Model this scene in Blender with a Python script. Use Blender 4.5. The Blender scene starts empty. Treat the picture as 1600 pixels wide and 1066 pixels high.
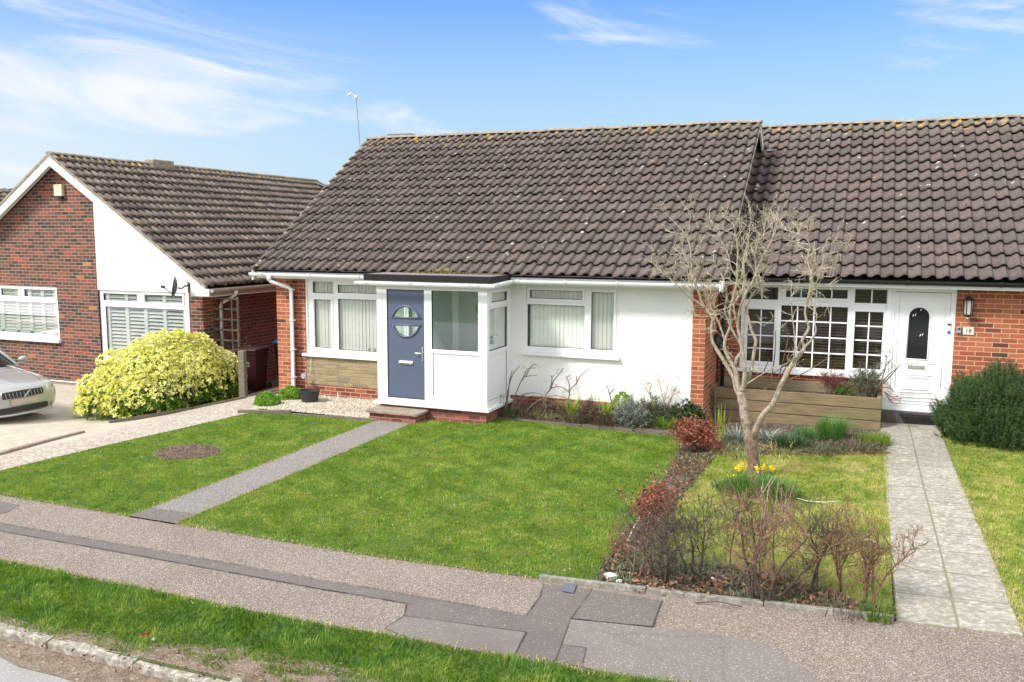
import bpy, bmesh, math, random
import numpy as np
from mathutils import Vector, Matrix
rad = math.radians
sc = bpy.context.scene
# ------------------------------------------------------------------ camera, sky, sun, exposure
F_PX = 1348.45
YAW, PITCH, ROLL = -0.384825629, 0.121844806, -0.00411453426
CAMH = 3.3
def _cam_axes():
    cy, sy, cp, sp = math.cos(YAW), math.sin(YAW), math.cos(PITCH), math.sin(PITCH)
    f = Vector((sy*cp, cy*cp, -sp)); r = Vector((cy, -sy, 0)); d = f.cross(r)
    cr, sr = math.cos(ROLL), math.sin(ROLL)
    return r*cr + d*sr, -r*sr + d*cr, f
CR, CD, CF = _cam_axes()
cam = bpy.data.objects.new('camera', bpy.data.cameras.new('camera'))
sc.collection.objects.link(cam)
cam.matrix_world = Matrix(((CR.x, -CD.x, -CF.x, 0), (CR.y, -CD.y, -CF.y, 0), (CR.z, -CD.z, -CF.z, CAMH), (0, 0, 0, 1)))
cam.data.sensor_width = 36; cam.data.sensor_fit = 'HORIZONTAL'
cam.data.lens = F_PX/1600*36
cam.data.clip_start = 0.1; cam.data.clip_end = 2000
sc.camera = cam
sc.view_settings.view_transform = 'Standard'; sc.view_settings.look = 'None'
sc.view_settings.gamma = 1; sc.view_settings.exposure = 1.47
SUN_DIR = Vector((-0.50, -0.62, 0.80)).normalized()        # towards the sun
SUN_EL = math.asin(SUN_DIR.z); SUN_AZ = math.atan2(SUN_DIR.x, SUN_DIR.y)
sun = bpy.data.objects.new('sun', bpy.data.lights.new('sun', 'SUN'))
sun.data.energy = 1.75; sun.data.angle = rad(11); sun.data.color = (1, .965, .91)
sun.rotation_euler = (-SUN_DIR).to_track_quat('-Z', 'Y').to_euler()
sc.collection.objects.link(sun)

class NT:
    """tiny node-graph helper"""
    def __init__(s, tree): s.t = tree; s.n = tree.nodes; s.l = tree.links
    def new(s, typ, ins=None, **kw):
        nd = s.n.new(typ)
        for k, v in kw.items(): setattr(nd, k, v)
        for k, v in (ins or {}).items():
            sk = nd.inputs[k]
            if isinstance(v, bpy.types.NodeSocket): s.l.new(v, sk)
            else: sk.default_value = v
        return nd
    def m(s, op, a, b=None, c=None, clamp=False):
        nd = s.n.new('ShaderNodeMath'); nd.operation = op; nd.use_clamp = clamp
        for i, v in enumerate((a, b, c)):
            if v is None: continue
            if isinstance(v, bpy.types.NodeSocket): s.l.new(v, nd.inputs[i])
            else: nd.inputs[i].default_value = v
        return nd.outputs[0]
    def mix(s, f, a, b, mode='MIX'):
        nd = s.n.new('ShaderNodeMix'); nd.data_type = 'RGBA'; nd.blend_type = mode
        for k, v in ((0, f), (6, a), (7, b)):
            if isinstance(v, bpy.types.NodeSocket): s.l.new(v, nd.inputs[k])
            else:
                if k and len(v) == 3: v = (*v, 1)
                nd.inputs[k].default_value = v
        return nd.outputs[2]
    def ramp(s, fac, stops, interp='LINEAR'):
        nd = s.n.new('ShaderNodeValToRGB'); nd.color_ramp.interpolation = interp
        cr = nd.color_ramp
        while len(cr.elements) < len(stops): cr.elements.new(0.5)
        for e, (p, c) in zip(cr.elements, stops):
            e.position = p; e.color = (*c, 1) if len(c) == 3 else c
        s.l.new(fac, nd.inputs[0]); return nd.outputs[0]
    def step(s, v, lo, hi):
        nd = s.n.new('ShaderNodeMapRange'); nd.interpolation_type = 'SMOOTHSTEP'
        s.l.new(v, nd.inputs[0]); nd.inputs[1].default_value = lo; nd.inputs[2].default_value = hi
        return nd.outputs[0]
    def noise(s, vec, scale, detail=3, rough=.55, dist=0, dim='3D'):
        return s.new('ShaderNodeTexNoise', {'Vector': vec, 'Scale': scale, 'Detail': detail, 'Roughness': rough, 'Distortion': dist}).outputs['Fac']

W = bpy.data.worlds.new('World'); sc.world = W; W.use_nodes = True
w = NT(W.node_tree); w.n.clear()
sky = w.new('ShaderNodeTexSky', sky_type='NISHITA', sun_disc=False, sun_elevation=SUN_EL, sun_rotation=SUN_AZ, air_density=1.0, dust_density=1.0, ozone_density=2.0)
tc = w.new('ShaderNodeTexCoord')
sep = w.new('ShaderNodeSeparateXYZ', {0: tc.outputs['Generated']})
X_, Y_, Z_ = sep.outputs
az = w.m('ARCTAN2', X_, Y_); el = w.m('ARCSINE', Z_)
# wispy cirrus: streaks running roughly level, thick over the left of the street and thin elsewhere
u_ = w.m('ADD', az, w.m('MULTIPLY', el, 0.35)); v_ = w.m('SUBTRACT', el, w.m('MULTIPLY', az, -0.10))
cv = w.new('ShaderNodeCombineXYZ', {0: w.m('MULTIPLY', u_, 2.6), 1: w.m('MULTIPLY', v_, 12.5), 2: 4.4})
n1 = w.noise(cv.outputs[0], 1.25, 7, .56, .7)
cv2 = w.new('ShaderNodeCombineXYZ', {0: w.m('MULTIPLY', az, 1.6), 1: w.m('MULTIPLY', el, 4.5), 2: 7.3})
n2 = w.noise(cv2.outputs[0], 1.0, 3, .5)
leftw = w.step(az, -0.30, -0.85)
rightw = w.step(az, -0.12, 0.2)
highw = w.step(el, 0.12, 0.24)
behind = w.m('MAXIMUM', w.step(w.m('ABSOLUTE', w.m('ADD', az, .38)), 1.0, 1.7), w.step(el, .50, .85))   # high bright overcast round the sun, over the street
den = w.m('ADD', w.m('MULTIPLY', w.m('MULTIPLY', leftw, w.step(el, .02, .16)), .135), w.m('MULTIPLY', w.m('MULTIPLY', rightw, highw), .14))
cl = w.m('ADD', w.m('ADD', n1, den), w.m('MULTIPLY', w.m('SUBTRACT', n2, .5), .35))
cmask = w.m('MULTIPLY', w.step(cl, 0.57, 0.80), .92)
hz = w.step(el, 0.32, 0.04)
skyt = w.mix(1.0, sky.outputs[0], (.46, .74, 1.16), 'MULTIPLY')
skyh = w.mix(w.m('MULTIPLY', hz, .92), skyt, (2.95, 4.0, 4.85))
skyh = w.mix(w.m('MULTIPLY', w.m('MULTIPLY', w.step(az, -.45, -1.0), w.step(el, .26, .0)), .8), skyh, (4.6, 4.95, 5.1))
skyc = w.mix(cmask, skyh, (4.9, 5.05, 5.15))
skyc = w.mix(w.m('MULTIPLY', behind, .85), skyc, (8.6, 8.7, 8.8))
bg = w.new('ShaderNodeBackground', {'Color': skyc, 'Strength': 0.07})
wo = w.new('ShaderNodeOutputWorld', {'Surface': bg.outputs[0]})

# ------------------------------------------------------------------ terrain height and picture-to-place conversion
def _ip(x, pts):
    if x <= pts[0][0]: return pts[0][1]
    for (a, va), (b, vb) in zip(pts, pts[1:]):
        if x <= b: return va + (vb-va)*(x-a)/(b-a)
    return pts[-1][1]
def sm(t): t = max(0., min(1., t)); return t*t*(3-2*t)
def g(x, y):
    z = _ip(x, [(-4.5, 0), (-2.2, .06), (1.3, .21), (5, .36), (12, .5)])
    z *= 1-.5*sm((y-8)/6)
    z += .006*(max(0, min(y, 17)-7.5))
    z -= .40*sm((-10.9-x)/2.6)*sm((y-8)/6)
    return z
def ray(px, py): return CR*(px-800) + CD*(py-533) + CF*F_PX
CAMP = Vector((0, 0, CAMH))
def G(px, py, off=0.0):
    d = ray(px, py); z = 0.0
    for i in range(30):
        p = CAMP + d*((z-CAMH)/d.z); z = .5*z + .5*(g(p.x, p.y)+off)
    return p
def Yp(px, py, y): d = ray(px, py); return CAMP + d*(y/d.y)
def Xp(px, py, x): d = ray(px, py); return CAMP + d*(x/d.x)

# ------------------------------------------------------------------ object helpers
COL = sc.collection
def tag(o, label=None, cat=None, group=None, kind=None):
    if label: o['label'] = label
    if cat: o['category'] = cat
    if group: o['group'] = group
    if kind: o['kind'] = kind
    return o
def thing(name, label, cat, loc, group=None):
    o = bpy.data.objects.new(name, None); COL.objects.link(o); o.location = loc
    o.empty_display_size = .2
    return tag(o, label, cat, group)
def wloc(o):
    v = Vector((0, 0, 0))
    while o: v += Vector(o.location); o = o.parent
    return v
class MB:
    def __init__(s): s.v = []; s.f = []; s.uv = {}
    def add(s, vs, fs, uvs=None):
        b = len(s.v); s.v += [tuple(p) for p in vs]
        for i, f in enumerate(fs):
            if uvs: s.uv[len(s.f)] = uvs[i]
            s.f.append(tuple(b+j for j in f))
        return s
    def box(s, x0, x1, y0, y1, z0, z1):
        return s.add([(x0,y0,z0),(x1,y0,z0),(x1,y1,z0),(x0,y1,z0),(x0,y0,z1),(x1,y0,z1),(x1,y1,z1),(x0,y1,z1)],
                     [(3,2,1,0),(4,5,6,7),(0,1,5,4),(1,2,6,5),(2,3,7,6),(3,0,4,7)])
    def fbox(s, F, u0, u1, d0, d1, z0, z1):
        vs = [F(u,d,z) for z in (z0,z1) for (u,d) in ((u0,d1),(u1,d1),(u1,d0),(u0,d0))]
        return s.add(vs, [(3,2,1,0),(4,5,6,7),(0,1,5,4),(1,2,6,5),(2,3,7,6),(3,0,4,7)])
    def tube(s, pts, rs, n=6, cap=True):
        pts = [Vector(p) for p in pts]
        if not hasattr(rs, '__len__'): rs = [rs]*len(pts)
        vs = []; a = None
        for i, p in enumerate(pts):
            t = (pts[min(i+1, len(pts)-1)] - pts[max(i-1, 0)])
            t = t.normalized() if t.length > 1e-9 else Vector((0,0,1))
            if a is None: a = t.orthogonal().normalized()
            else:
                a = a - t*a.dot(t); a = a.normalized() if a.length > 1e-6 else t.orthogonal().normalized()
            b = t.cross(a)
            for k in range(n):
                an = 2*math.pi*k/n; vs.append(p + (a*math.cos(an)+b*math.sin(an))*rs[i])
        fs = []
        for i in range(len(pts)-1):
            for k in range(n): fs.append((i*n+k, i*n+(k+1)%n, (i+1)*n+(k+1)%n, (i+1)*n+k))
        if cap:
            fs.append(tuple(range(n-1,-1,-1))); m = (len(pts)-1)*n; fs.append(tuple(m+k for k in range(n)))
        return s.add(vs, fs)
    def lathe(s, c, prof, n=16, ax=(0,0,1), sx=1, sy=1):
        c = Vector(c); ax = Vector(ax).normalized(); a = ax.orthogonal().normalized() if abs(ax.z) < .99 else Vector((1,0,0)); b = ax.cross(a)
        vs = [c + ax*h + (a*math.cos(2*math.pi*k/n)*sx + b*math.sin(2*math.pi*k/n)*sy)*r for r, h in prof for k in range(n)]
        fs = [(i*n+k, i*n+(k+1)%n, (i+1)*n+(k+1)%n, (i+1)*n+k) for i in range(len(prof)-1) for k in range(n)]
        fs += [tuple(range(n-1,-1,-1)), tuple((len(prof)-1)*n+k for k in range(n))]
        return s.add(vs, fs)
    def prism(s, F, poly, d0, d1):           # polygon in (u,z), extruded from depth d0 to d1
        n = len(poly)
        vs = [F(u,d1,z) for u,z in poly] + [F(u,d0,z) for u,z in poly]
        fs = [tuple(range(n)), tuple(range(2*n-1, n-1, -1))] + [(i, n+i, n+(i+1)%n, (i+1)%n) for i in range(n)]
        return s.add(vs, fs)
    def build(s, name, mat, parent=None, smooth=False, bevel=0, uv=True, recalc=True):
        me = bpy.data.meshes.new(name)
        off = wloc(parent) if parent else Vector((0,0,0))
        me.from_pydata([(a-off.x, b-off.y, c-off.z) for a,b,c in s.v], [], s.f)
        if recalc:
            bm = bmesh.new(); bm.from_mesh(me); bmesh.ops.recalc_face_normals(bm, faces=bm.faces); bm.to_mesh(me); bm.free()
        if uv:
            ul = me.uv_layers.new(name='UVMap'); data = np.zeros(len(me.loops)*2)
            for pi, p in enumerate(me.polygons):
                cu = s.uv.get(pi)
                nx, ny, nz = map(abs, p.normal)
                for j, li in enumerate(p.loop_indices):
                    vx = s.v[me.loops[li].vertex_index]
                    if cu and not recalc: q = cu[j]
                    elif nz > .75: q = (vx[0], vx[1])
                    elif ny >= nx: q = (vx[0], vx[2])
                    else: q = (vx[1]+.11, vx[2])
                    data[2*li] = q[0]; data[2*li+1] = q[1]
            ul.data.foreach_set('uv', data)
        if smooth: me.polygons.foreach_set('use_smooth', [True]*len(me.polygons))
        for m in (mat if isinstance(mat, (list, tuple)) else [mat]): me.materials.append(m)
        o = bpy.data.objects.new(name, me); COL.objects.link(o)
        if parent: o.parent = parent
        if bevel:
            bv = o.modifiers.new('bevel', 'BEVEL'); bv.width = bevel; bv.segments = 2; bv.limit_method = 'ANGLE'
        return o
def FY(y): return lambda u, d, z: Vector((u, y-d, z))            # a wall facing the street
def FXr(x): return lambda u, d, z: Vector((x+d, u, z))           # a wall facing right
def FXl(x): return lambda u, d, z: Vector((x-d, u, z))           # a wall facing left
def raw_mesh(name, verts, faces_n, fsize, mat, parent=None, attr=None, smooth=False):
    """verts (N,3) np array, faces as consecutive runs of fsize verts"""
    off = wloc(parent) if parent else Vector((0,0,0))
    me = bpy.data.meshes.new(name)
    verts = verts - np.array(off)
    nf = faces_n
    me.vertices.add(len(verts)); me.vertices.foreach_set('co', verts.astype(np.float32).ravel())
    return me
def np_mesh(name, V, Fc, mat, parent=None, rnd=None, smooth=False):
    off = wloc(parent) if parent else Vector((0,0,0))
    V = (np.asarray(V, float) - np.array(off)).astype(np.float32); Fc = np.asarray(Fc, np.int32)
    me = bpy.data.meshes.new(name); k = Fc.shape[1]
    me.vertices.add(len(V)); me.vertices.foreach_set('co', V.ravel())
    me.loops.add(Fc.size); me.loops.foreach_set('vertex_index', Fc.ravel())
    me.polygons.add(len(Fc)); me.polygons.foreach_set('loop_start', np.arange(0, Fc.size, k, dtype=np.int32))
    me.polygons.foreach_set('loop_total', np.full(len(Fc), k, np.int32))
    if smooth: me.polygons.foreach_set('use_smooth', np.ones(len(Fc), bool))
    me.update(calc_edges=True)
    if rnd is not None:
        a = me.attributes.new('rnd', 'FLOAT', 'FACE'); a.data.foreach_set('value', np.asarray(rnd, np.float32))
    for m in (mat if isinstance(mat, (list, tuple)) else [mat]): me.materials.append(m)
    o = bpy.data.objects.new(name, me); COL.objects.link(o)
    if parent: o.parent = parent
    return o

# ------------------------------------------------------------------ materials
def mat(name):
    m = bpy.data.materials.new(name); m.use_nodes = True; t = NT(m.node_tree); t.n.clear()
    bs = t.new('ShaderNodeBsdfPrincipled'); out = t.new('ShaderNodeOutputMaterial', {'Surface': bs.outputs[0]})
    t.bs = bs; t.out = out
    return m, t
def setc(t, col, rough=.8, bump=None, bstr=.3, bdist=.01, **kw):
    if isinstance(col, bpy.types.NodeSocket): t.l.new(col, t.bs.inputs['Base Color'])
    else: t.bs.inputs['Base Color'].default_value = (*col, 1)
    if isinstance(rough, bpy.types.NodeSocket): t.l.new(rough, t.bs.inputs['Roughness'])
    else: t.bs.inputs['Roughness'].default_value = rough
    if bump is not None:
        b = t.new('ShaderNodeBump', {'Height': bump, 'Strength': bstr, 'Distance': bdist}); t.l.new(b.outputs[0], t.bs.inputs['Normal'])
    for k, v in kw.items(): t.bs.inputs[k].default_value = v
def plain(name, col, rough=.6, var=.12, scale=6., metal=0, bstr=.08, coat=0, rv=.16):
    m, t = mat(name); co = t.new('ShaderNodeTexCoord').outputs['Object']
    n = t.noise(co, scale, 4, .6); n2 = t.noise(co, scale*9, 3, .6)
    f = t.m('ADD', t.m('MULTIPLY', n, .7), t.m('MULTIPLY', n2, .3))
    c = t.mix(f, tuple(min(1, x*(1-var*1.2)) for x in col), tuple(min(1, x*(1+var)) for x in col))
    setc(t, c, t.m('ADD', rough-rv/2, t.m('MULTIPLY', n2, rv)), n2, bstr, .004, Metallic=metal)
    if coat: t.bs.inputs['Coat Weight'].default_value = coat
    return m
def brick_mat(name, ramp, mortar, bw=.238, bh=.0795, mw=.0085, dirt=.25, bump=.5, rnd_scale=1.0):
    m, t = mat(name); uv = t.new('ShaderNodeUVMap').outputs[0]
    s = t.new('ShaderNodeSeparateXYZ', {0: uv}); U, V = s.outputs[0], s.outputs[1]
    co = t.new('ShaderNodeTexCoord').outputs['Object']
    wob = t.m('MULTIPLY', t.m('SUBTRACT', t.noise(co, 9, 2), .5), .006)
    v = t.m('DIVIDE', t.m('ADD', V, wob), bh); row = t.m('FLOOR', v); fv = t.m('FRACT', v)
    sh = t.m('MULTIPLY', t.m('MODULO', t.m('ABSOLUTE', row), 2.), .5)
    u = t.m('ADD', t.m('DIVIDE', t.m('ADD', U, wob), bw), sh); cl_ = t.m('FLOOR', u); fu = t.m('FRACT', u)
    eu = t.m('MULTIPLY', t.m('MINIMUM', fu, t.m('SUBTRACT', 1., fu)), bw); ev = t.m('MULTIPLY', t.m('MINIMUM', fv, t.m('SUBTRACT', 1., fv)), bh)
    e = t.m('MINIMUM', eu, ev)
    face = t.step(e, mw*.45, mw*.95)
    idv = t.new('ShaderNodeCombineXYZ', {0: cl_, 1: row, 2: 3.7})
    wn = t.new('ShaderNodeTexWhiteNoise', {'Vector': idv.outputs[0]}, noise_dimensions='3D').outputs[0]
    c = t.ramp(wn, ramp)
    fine = t.noise(co, 90, 3, .7); big = t.noise(co, 1.3, 3, .6); mid = t.noise(co, 22, 3, .6)
    c = t.mix(t.m('MULTIPLY', fine, .45), c, t.mix(1., c, (.55,.5,.48), 'MULTIPLY'))
    c = t.mix(t.m('MULTIPLY', t.step(mid, .6, .75), .3), c, (.42,.33,.26))
    mcol = t.mix(fine, tuple(x*.75 for x in mortar), tuple(min(1, x*1.15) for x in mortar))
    c = t.mix(face, mcol, c)
    c = t.mix(t.m('MULTIPLY', t.step(big, .45, .8), dirt), c, t.mix(1., c, (.45,.42,.38), 'MULTIPLY'))
    setc(t, c, .88, t.m('ADD', face, t.m('MULTIPLY', fine, .25)), bump, .006)
    return m
M = {}
M['brick_red'] = brick_mat('red_brick', [(0,(.15,.035,.02)),(.25,(.24,.055,.028)),(.6,(.32,.08,.04)),(.9,(.38,.11,.055)),(1,(.12,.035,.025))], (.50,.36,.24))
M['brick_orange'] = brick_mat('orange_red_brick', [(0,(.10,.035,.025)),(.1,(.30,.075,.035)),(.6,(.40,.11,.05)),(1,(.45,.15,.07))], (.55,.38,.24))
M['brick_mixed'] = brick_mat('mixed_multi_brick', [(0,(.045,.03,.026)),(.25,(.085,.045,.034)),(.5,(.145,.058,.038)),(.76,(.185,.07,.046)),(.93,(.26,.07,.042)),(.985,(.34,.07,.04)),(1,(.45,.24,.08))], (.36,.27,.21))
M['brick_plinth'] = brick_mat('plinth_brick', [(0,(.16,.04,.03)),(.5,(.27,.075,.05)),(1,(.36,.11,.08))], (.36,.26,.21), mw=.007)
M['tile_hung'] = brick_mat('hanging_tiles', [(0,(.13,.05,.035)),(.6,(.2,.08,.055)),(1,(.26,.12,.08))], (.05,.03,.025), bw=.17, bh=.15, mw=.006)
def stone_mat():
    m, t = mat('yellow_stone_cladding'); uv = t.new('ShaderNodeUVMap').outputs[0]
    co = t.new('ShaderNodeTexCoord').outputs['Object']
    s = t.new('ShaderNodeSeparateXYZ', {0: uv})
    wob = t.m('MULTIPLY', t.m('SUBTRACT', t.noise(co, 5, 3), .5), .05)
    v = t.m('DIVIDE', t.m('ADD', s.outputs[1], wob), .068); row = t.m('FLOOR', v); fv = t.m('FRACT', v)
    rw = t.new('ShaderNodeTexWhiteNoise', {'W': row}, noise_dimensions='1D').outputs[0]
    u = t.m('ADD', t.m('DIVIDE', t.m('ADD', s.outputs[0], wob), t.m('ADD', .19, t.m('MULTIPLY', rw, .16))), t.m('MULTIPLY', rw, 7.3)); cl_ = t.m('FLOOR', u); fu = t.m('FRACT', u)
    e = t.m('MINIMUM', t.m('MULTIPLY', t.m('MINIMUM', fu, t.m('SUBTRACT', 1., fu)), .25), t.m('MULTIPLY', t.m('MINIMUM', fv, t.m('SUBTRACT', 1., fv)), .068))
    face = t.step(e, .001, .008)
    wn = t.new('ShaderNodeTexWhiteNoise', {'Vector': t.new('ShaderNodeCombineXYZ', {0: cl_, 1: row}).outputs[0]}).outputs[0]
    c = t.ramp(wn, [(0,(.26,.21,.14)),(.4,(.37,.28,.14)),(.8,(.42,.33,.18)),(1,(.30,.25,.19))])
    nn = t.noise(co, 30, 5, .7); c = t.mix(nn, c, t.mix(1., c, (.62,.6,.55), 'MULTIPLY'))
    c = t.mix(face, (.33,.28,.19), c)
    setc(t, c, .9, t.m('ADD', t.m('MULTIPLY', face, .5), nn), .8, .02); return m
M['stone'] = stone_mat()
def tile_mat(name, cols, rows, lich=1.0):
    m, t = mat(name); uv = t.new('ShaderNodeUVMap').outputs[0]; co = t.new('ShaderNodeTexCoord').outputs['Object']
    s = t.new('ShaderNodeSeparateXYZ', {0: uv}); U, V = s.outputs[0], s.outputs[1]
    idv = t.new('ShaderNodeCombineXYZ', {0: t.m('FLOOR', U), 1: t.m('FLOOR', V), 2: 1.3})
    wn = t.new('ShaderNodeTexWhiteNoise', {'Vector': idv.outputs[0]}).outputs[0]
    big = t.noise(co, .9, 4, .6); fine = t.noise(co, 42, 5, .8); mid = t.noise(co, 9, 5, .7)
    c = t.ramp(wn, cols)
    c = t.mix(t.m('MULTIPLY', t.step(big, .35, .75), .4), c, (.115,.098,.085))
    c = t.mix(t.m('MULTIPLY', t.step(mid, .48, .66), .45), c, (.07,.062,.055))
    c = t.mix(t.m('MULTIPLY', fine, .55), c, t.mix(1., c, (.5,.5,.5), 'MULTIPLY'))
    # dark algae speckle, pale lichen spots, yellow lichen on the ridge courses
    c = t.mix(t.m('MULTIPLY', t.step(t.noise(co, 24, 3, .7), .585, .64), .85), c, (.028,.025,.022))
    dv_ = t.new('ShaderNodeVectorMath', {0: co, 1: t.new('ShaderNodeCombineXYZ', {0: t.m('MULTIPLY', t.noise(co, 12, 3), .16), 1: t.m('MULTIPLY', mid, .16), 2: t.m('MULTIPLY', big, .1)}).outputs[0]}, operation='ADD').outputs[0]
    vo = t.new('ShaderNodeTexVoronoi', {'Vector': dv_, 'Scale': 6.5, 'Randomness': 1.0})
    gate = t.step(t.noise(co, 2.1, 2), .46, .56)
    spot = t.m('MULTIPLY', t.step(vo.outputs['Distance'], .25, .14), gate)
    spot = t.m('MULTIPLY', spot, t.step(t.new('ShaderNodeSeparateColor', {0: vo.outputs['Color']}).outputs[0], .80, .84))
    c = t.mix(t.m('MULTIPLY', spot, .85*lich, clamp=True), c, (.55,.53,.47))
    vo2 = t.new('ShaderNodeTexVoronoi', {'Vector': co, 'Scale': 26, 'Randomness': 1.0})
    sp2 = t.m('MULTIPLY', t.step(vo2.outputs['Distance'], .2, .12), t.step(t.new('ShaderNodeSeparateColor', {0: vo2.outputs['Color']}).outputs[0], .72, .78))
    c = t.mix(t.m('MULTIPLY', sp2, .8), c, (.42,.39,.34))
    top = t.step(V, rows-2.6, rows-.2)
    yl = t.m('MULTIPLY', t.step(t.m('ADD', t.noise(co, 5, 4, .65), t.m('MULTIPLY', top, .11)), .67, .71), top)
    c = t.mix(t.m('MULTIPLY', yl, .85), c, (.46,.27,.04))
    gl = t.m('MULTIPLY', t.step(t.noise(co, 14, 5, .7), .42, .6), t.m('MULTIPLY', top, .6))
    c = t.mix(gl, c, (.22,.20,.15))
    setc(t, c, .93, t.m('ADD', fine, t.m('MULTIPLY', mid, .5)), .45, .008); return m
TC = [(0,(.105,.080,.069)),(.5,(.132,.103,.090)),(.85,(.155,.122,.107)),(1,(.16,.112,.096))]
M['tile_main'] = tile_mat('main_concrete_tiles', TC, 16)
M['tile_right'] = tile_mat('right_concrete_tiles', [(0,(.108,.080,.073)),(.5,(.136,.102,.093)),(.85,(.155,.116,.105)),(1,(.165,.108,.096))], 16, 1.2)
M['tile_left'] = tile_mat('left_concrete_tiles', [(0,(.105,.078,.066)),(.3,(.16,.12,.10)),(.7,(.205,.158,.132)),(1,(.25,.20,.165))], 16, .6)
def ridge_mat():
    m, t = mat('ridge_mortar_and_lichen'); co = t.new('ShaderNodeTexCoord').outputs['Object']
    a = t.noise(co, 12, 5, .7); b = t.noise(co, 2.2, 3, .6); f = t.noise(co, 60, 4, .7)
    c = t.ramp(a, [(.3,(.15,.125,.10)),(.5,(.27,.23,.18)),(.7,(.38,.34,.27))])
    c = t.mix(t.m('MULTIPLY', t.step(t.noise(co, 6, 4, .6), .60, .67), .7), c, (.42,.27,.05)); setc(t, c, .95, f, .5, .01); return m
M['ridge'] = ridge_mat()
def render_mat():
    m, t = mat('white_render'); co = t.new('ShaderNodeTexCoord').outputs['Object']
    a = t.noise(co, 1.6, 4, .6); f = t.noise(co, 120, 3, .7)
    c = t.mix(t.step(a, .4, .75), (.82,.82,.80), (.77,.77,.74)); setc(t, c, .85, f, .35, .004); return m
M['render'] = render_mat()
M['upvc'] = plain('white_upvc', (.82,.83,.83), .32, .02, 2, bstr=.01)
M['upvc_panel'] = plain('white_upvc_panel', (.83,.83,.83), .4, .015, 2, bstr=.01)
M['fascia'] = plain('white_fascia_paint', (.78,.78,.76), .45, .05, 3)
M['soffit_cream'] = plain('cream_soffit', (.62,.58,.5), .6, .08, 3)
M['gut_black'] = plain('black_gutter_plastic', (.016,.015,.017), .45, .2, 5)
M['gut_brown'] = plain('dull_beige_gutter', (.42,.36,.31), .5, .1, 5)
M['felt'] = plain('roofing_felt', (.19,.175,.165), .95, .35, 9, bstr=.5)
M['felt_edge'] = plain('black_felt_edge', (.010,.009,.009), .95, .3, 9, bstr=.3)
M['seal'] = plain('dark_gasket', (.03,.03,.03), .6)
M['door_blue'] = plain('slate_blue_door', (.085,.105,.165), .42, .06, 4)
M['chrome'] = plain('brushed_steel', (.62,.60,.56), .28, .08, 20, metal=.9)
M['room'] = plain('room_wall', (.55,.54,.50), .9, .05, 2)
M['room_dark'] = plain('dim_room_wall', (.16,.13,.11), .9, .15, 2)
M['floor_in'] = plain('room_floor', (.25,.2,.16), .8, .1, 3)
M['shutter'] = plain('white_shutter_paint', (.86,.87,.86), .5, .03, 3)
M['blind_white'] = plain('white_vertical_blind', (.86,.86,.80), .8, .05, 8)
M['blind_dark'] = plain('brown_wood_blind', (.14,.10,.08), .5, .3, 12)
M['white_door'] = plain('white_door_skin', (.80,.80,.80), .35, .02, 3, bstr=.01)
M['etched'] = plain('etched_white_glass', (.75,.78,.8), .3, .03, 5)
M['black_metal'] = plain('black_lantern_metal', (.02,.018,.017), .45, .2, 12)
M['lantern_glass'] = plain('frosted_lantern_glass', (.42,.42,.38), .2, .1, 9)
M['grey_plastic'] = plain('grey_plastic', (.30,.30,.31), .4, .1, 9)
M['dark_pot'] = plain('dark_plastic_pot', (.028,.027,.03), .5, .15, 9)
M['cream_box'] = plain('cream_plastic', (.62,.56,.40), .5, .05, 5)
M['bin_red'] = plain('burgundy_bin_plastic', (.035,.007,.009), .45, .12, 5)
M['bin_dark'] = plain('dark_green_bin_plastic', (.010,.013,.013), .45, .12, 5)
M['bin_blue'] = plain('blue_bin_lid', (.02,.12,.42), .4, .08, 5)
M['dish'] = plain('dark_grey_dish', (.06,.075,.085), .4, .08, 5)
M['car'] = plain('silver_car_paint', (.40,.405,.395), .30, .0, 3, metal=.4, bstr=0, coat=1, rv=0)
M['car_black'] = plain('black_car_plastic', (.02,.02,.021), .4, .1, 8)
M['car_glass'] = plain('tinted_car_glass', (.02,.03,.03), .06, .05, 3, bstr=0, coat=1)
M['lamp_lens'] = plain('clear_headlamp', (.60,.62,.64), .08, .05, 20, metal=.5, bstr=.05, coat=1)
M['tyre'] = plain('tyre_rubber', (.018,.018,.018), .85, .2, 20)
M['rim'] = plain('alloy_rim', (.4,.4,.41), .3, .05, 9, metal=.8)
M['plate'] = plain('pale_number_plate', (.45,.37,.28), .5, .25, 9)
M['terracotta'] = plain('terracotta_vent', (.3,.1,.06), .8)
M['blue_flower'] = plain('blue_petal', (.10,.14,.35), .6, .2, 30)
M['clay_white'] = plain('white_ceramic', (.7,.68,.62), .4)
M['litter_white'] = plain('white_flint', (.62,.60,.55), .8, .15, 20)
M['red_leaf'] = plain('orange_red_leaf', (.45,.07,.025), .6, .2, 30)
M['cover'] = plain('blue_grey_cover', (.11,.125,.15), .7, .3, 14, bstr=.3)
def wood_mat(name, a, b, sc_=(1.2,14,14), green=.0):
    m, t = mat(name); co = t.new('ShaderNodeTexCoord').outputs['Object']
    mp = t.new('ShaderNodeMapping', {'Vector': co, 'Scale': sc_}).outputs[0]
    n = t.noise(mp, 2.2, 6, .65, .4); k = t.noise(co, 1.7, 4, .6); f = t.noise(mp, 9, 4, .7)
    c = t.mix(t.step(n, .3, .7), a, b); c = t.mix(t.m('MULTIPLY', f, .4), c, tuple(x*.45 for x in a))
    if green: c = t.mix(t.m('MULTIPLY', t.step(k, .42, .68), green), c, (.13,.15,.055))
    setc(t, c, .88, t.m('ADD', n, f), .5, .008); return m
M['sleeper'] = wood_mat('weathered_sleeper', (.16,.11,.06), (.30,.22,.125), green=.5)
M['sleeper_end'] = wood_mat('sleeper_board', (.22,.17,.10), (.32,.26,.17), green=.3)
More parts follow.
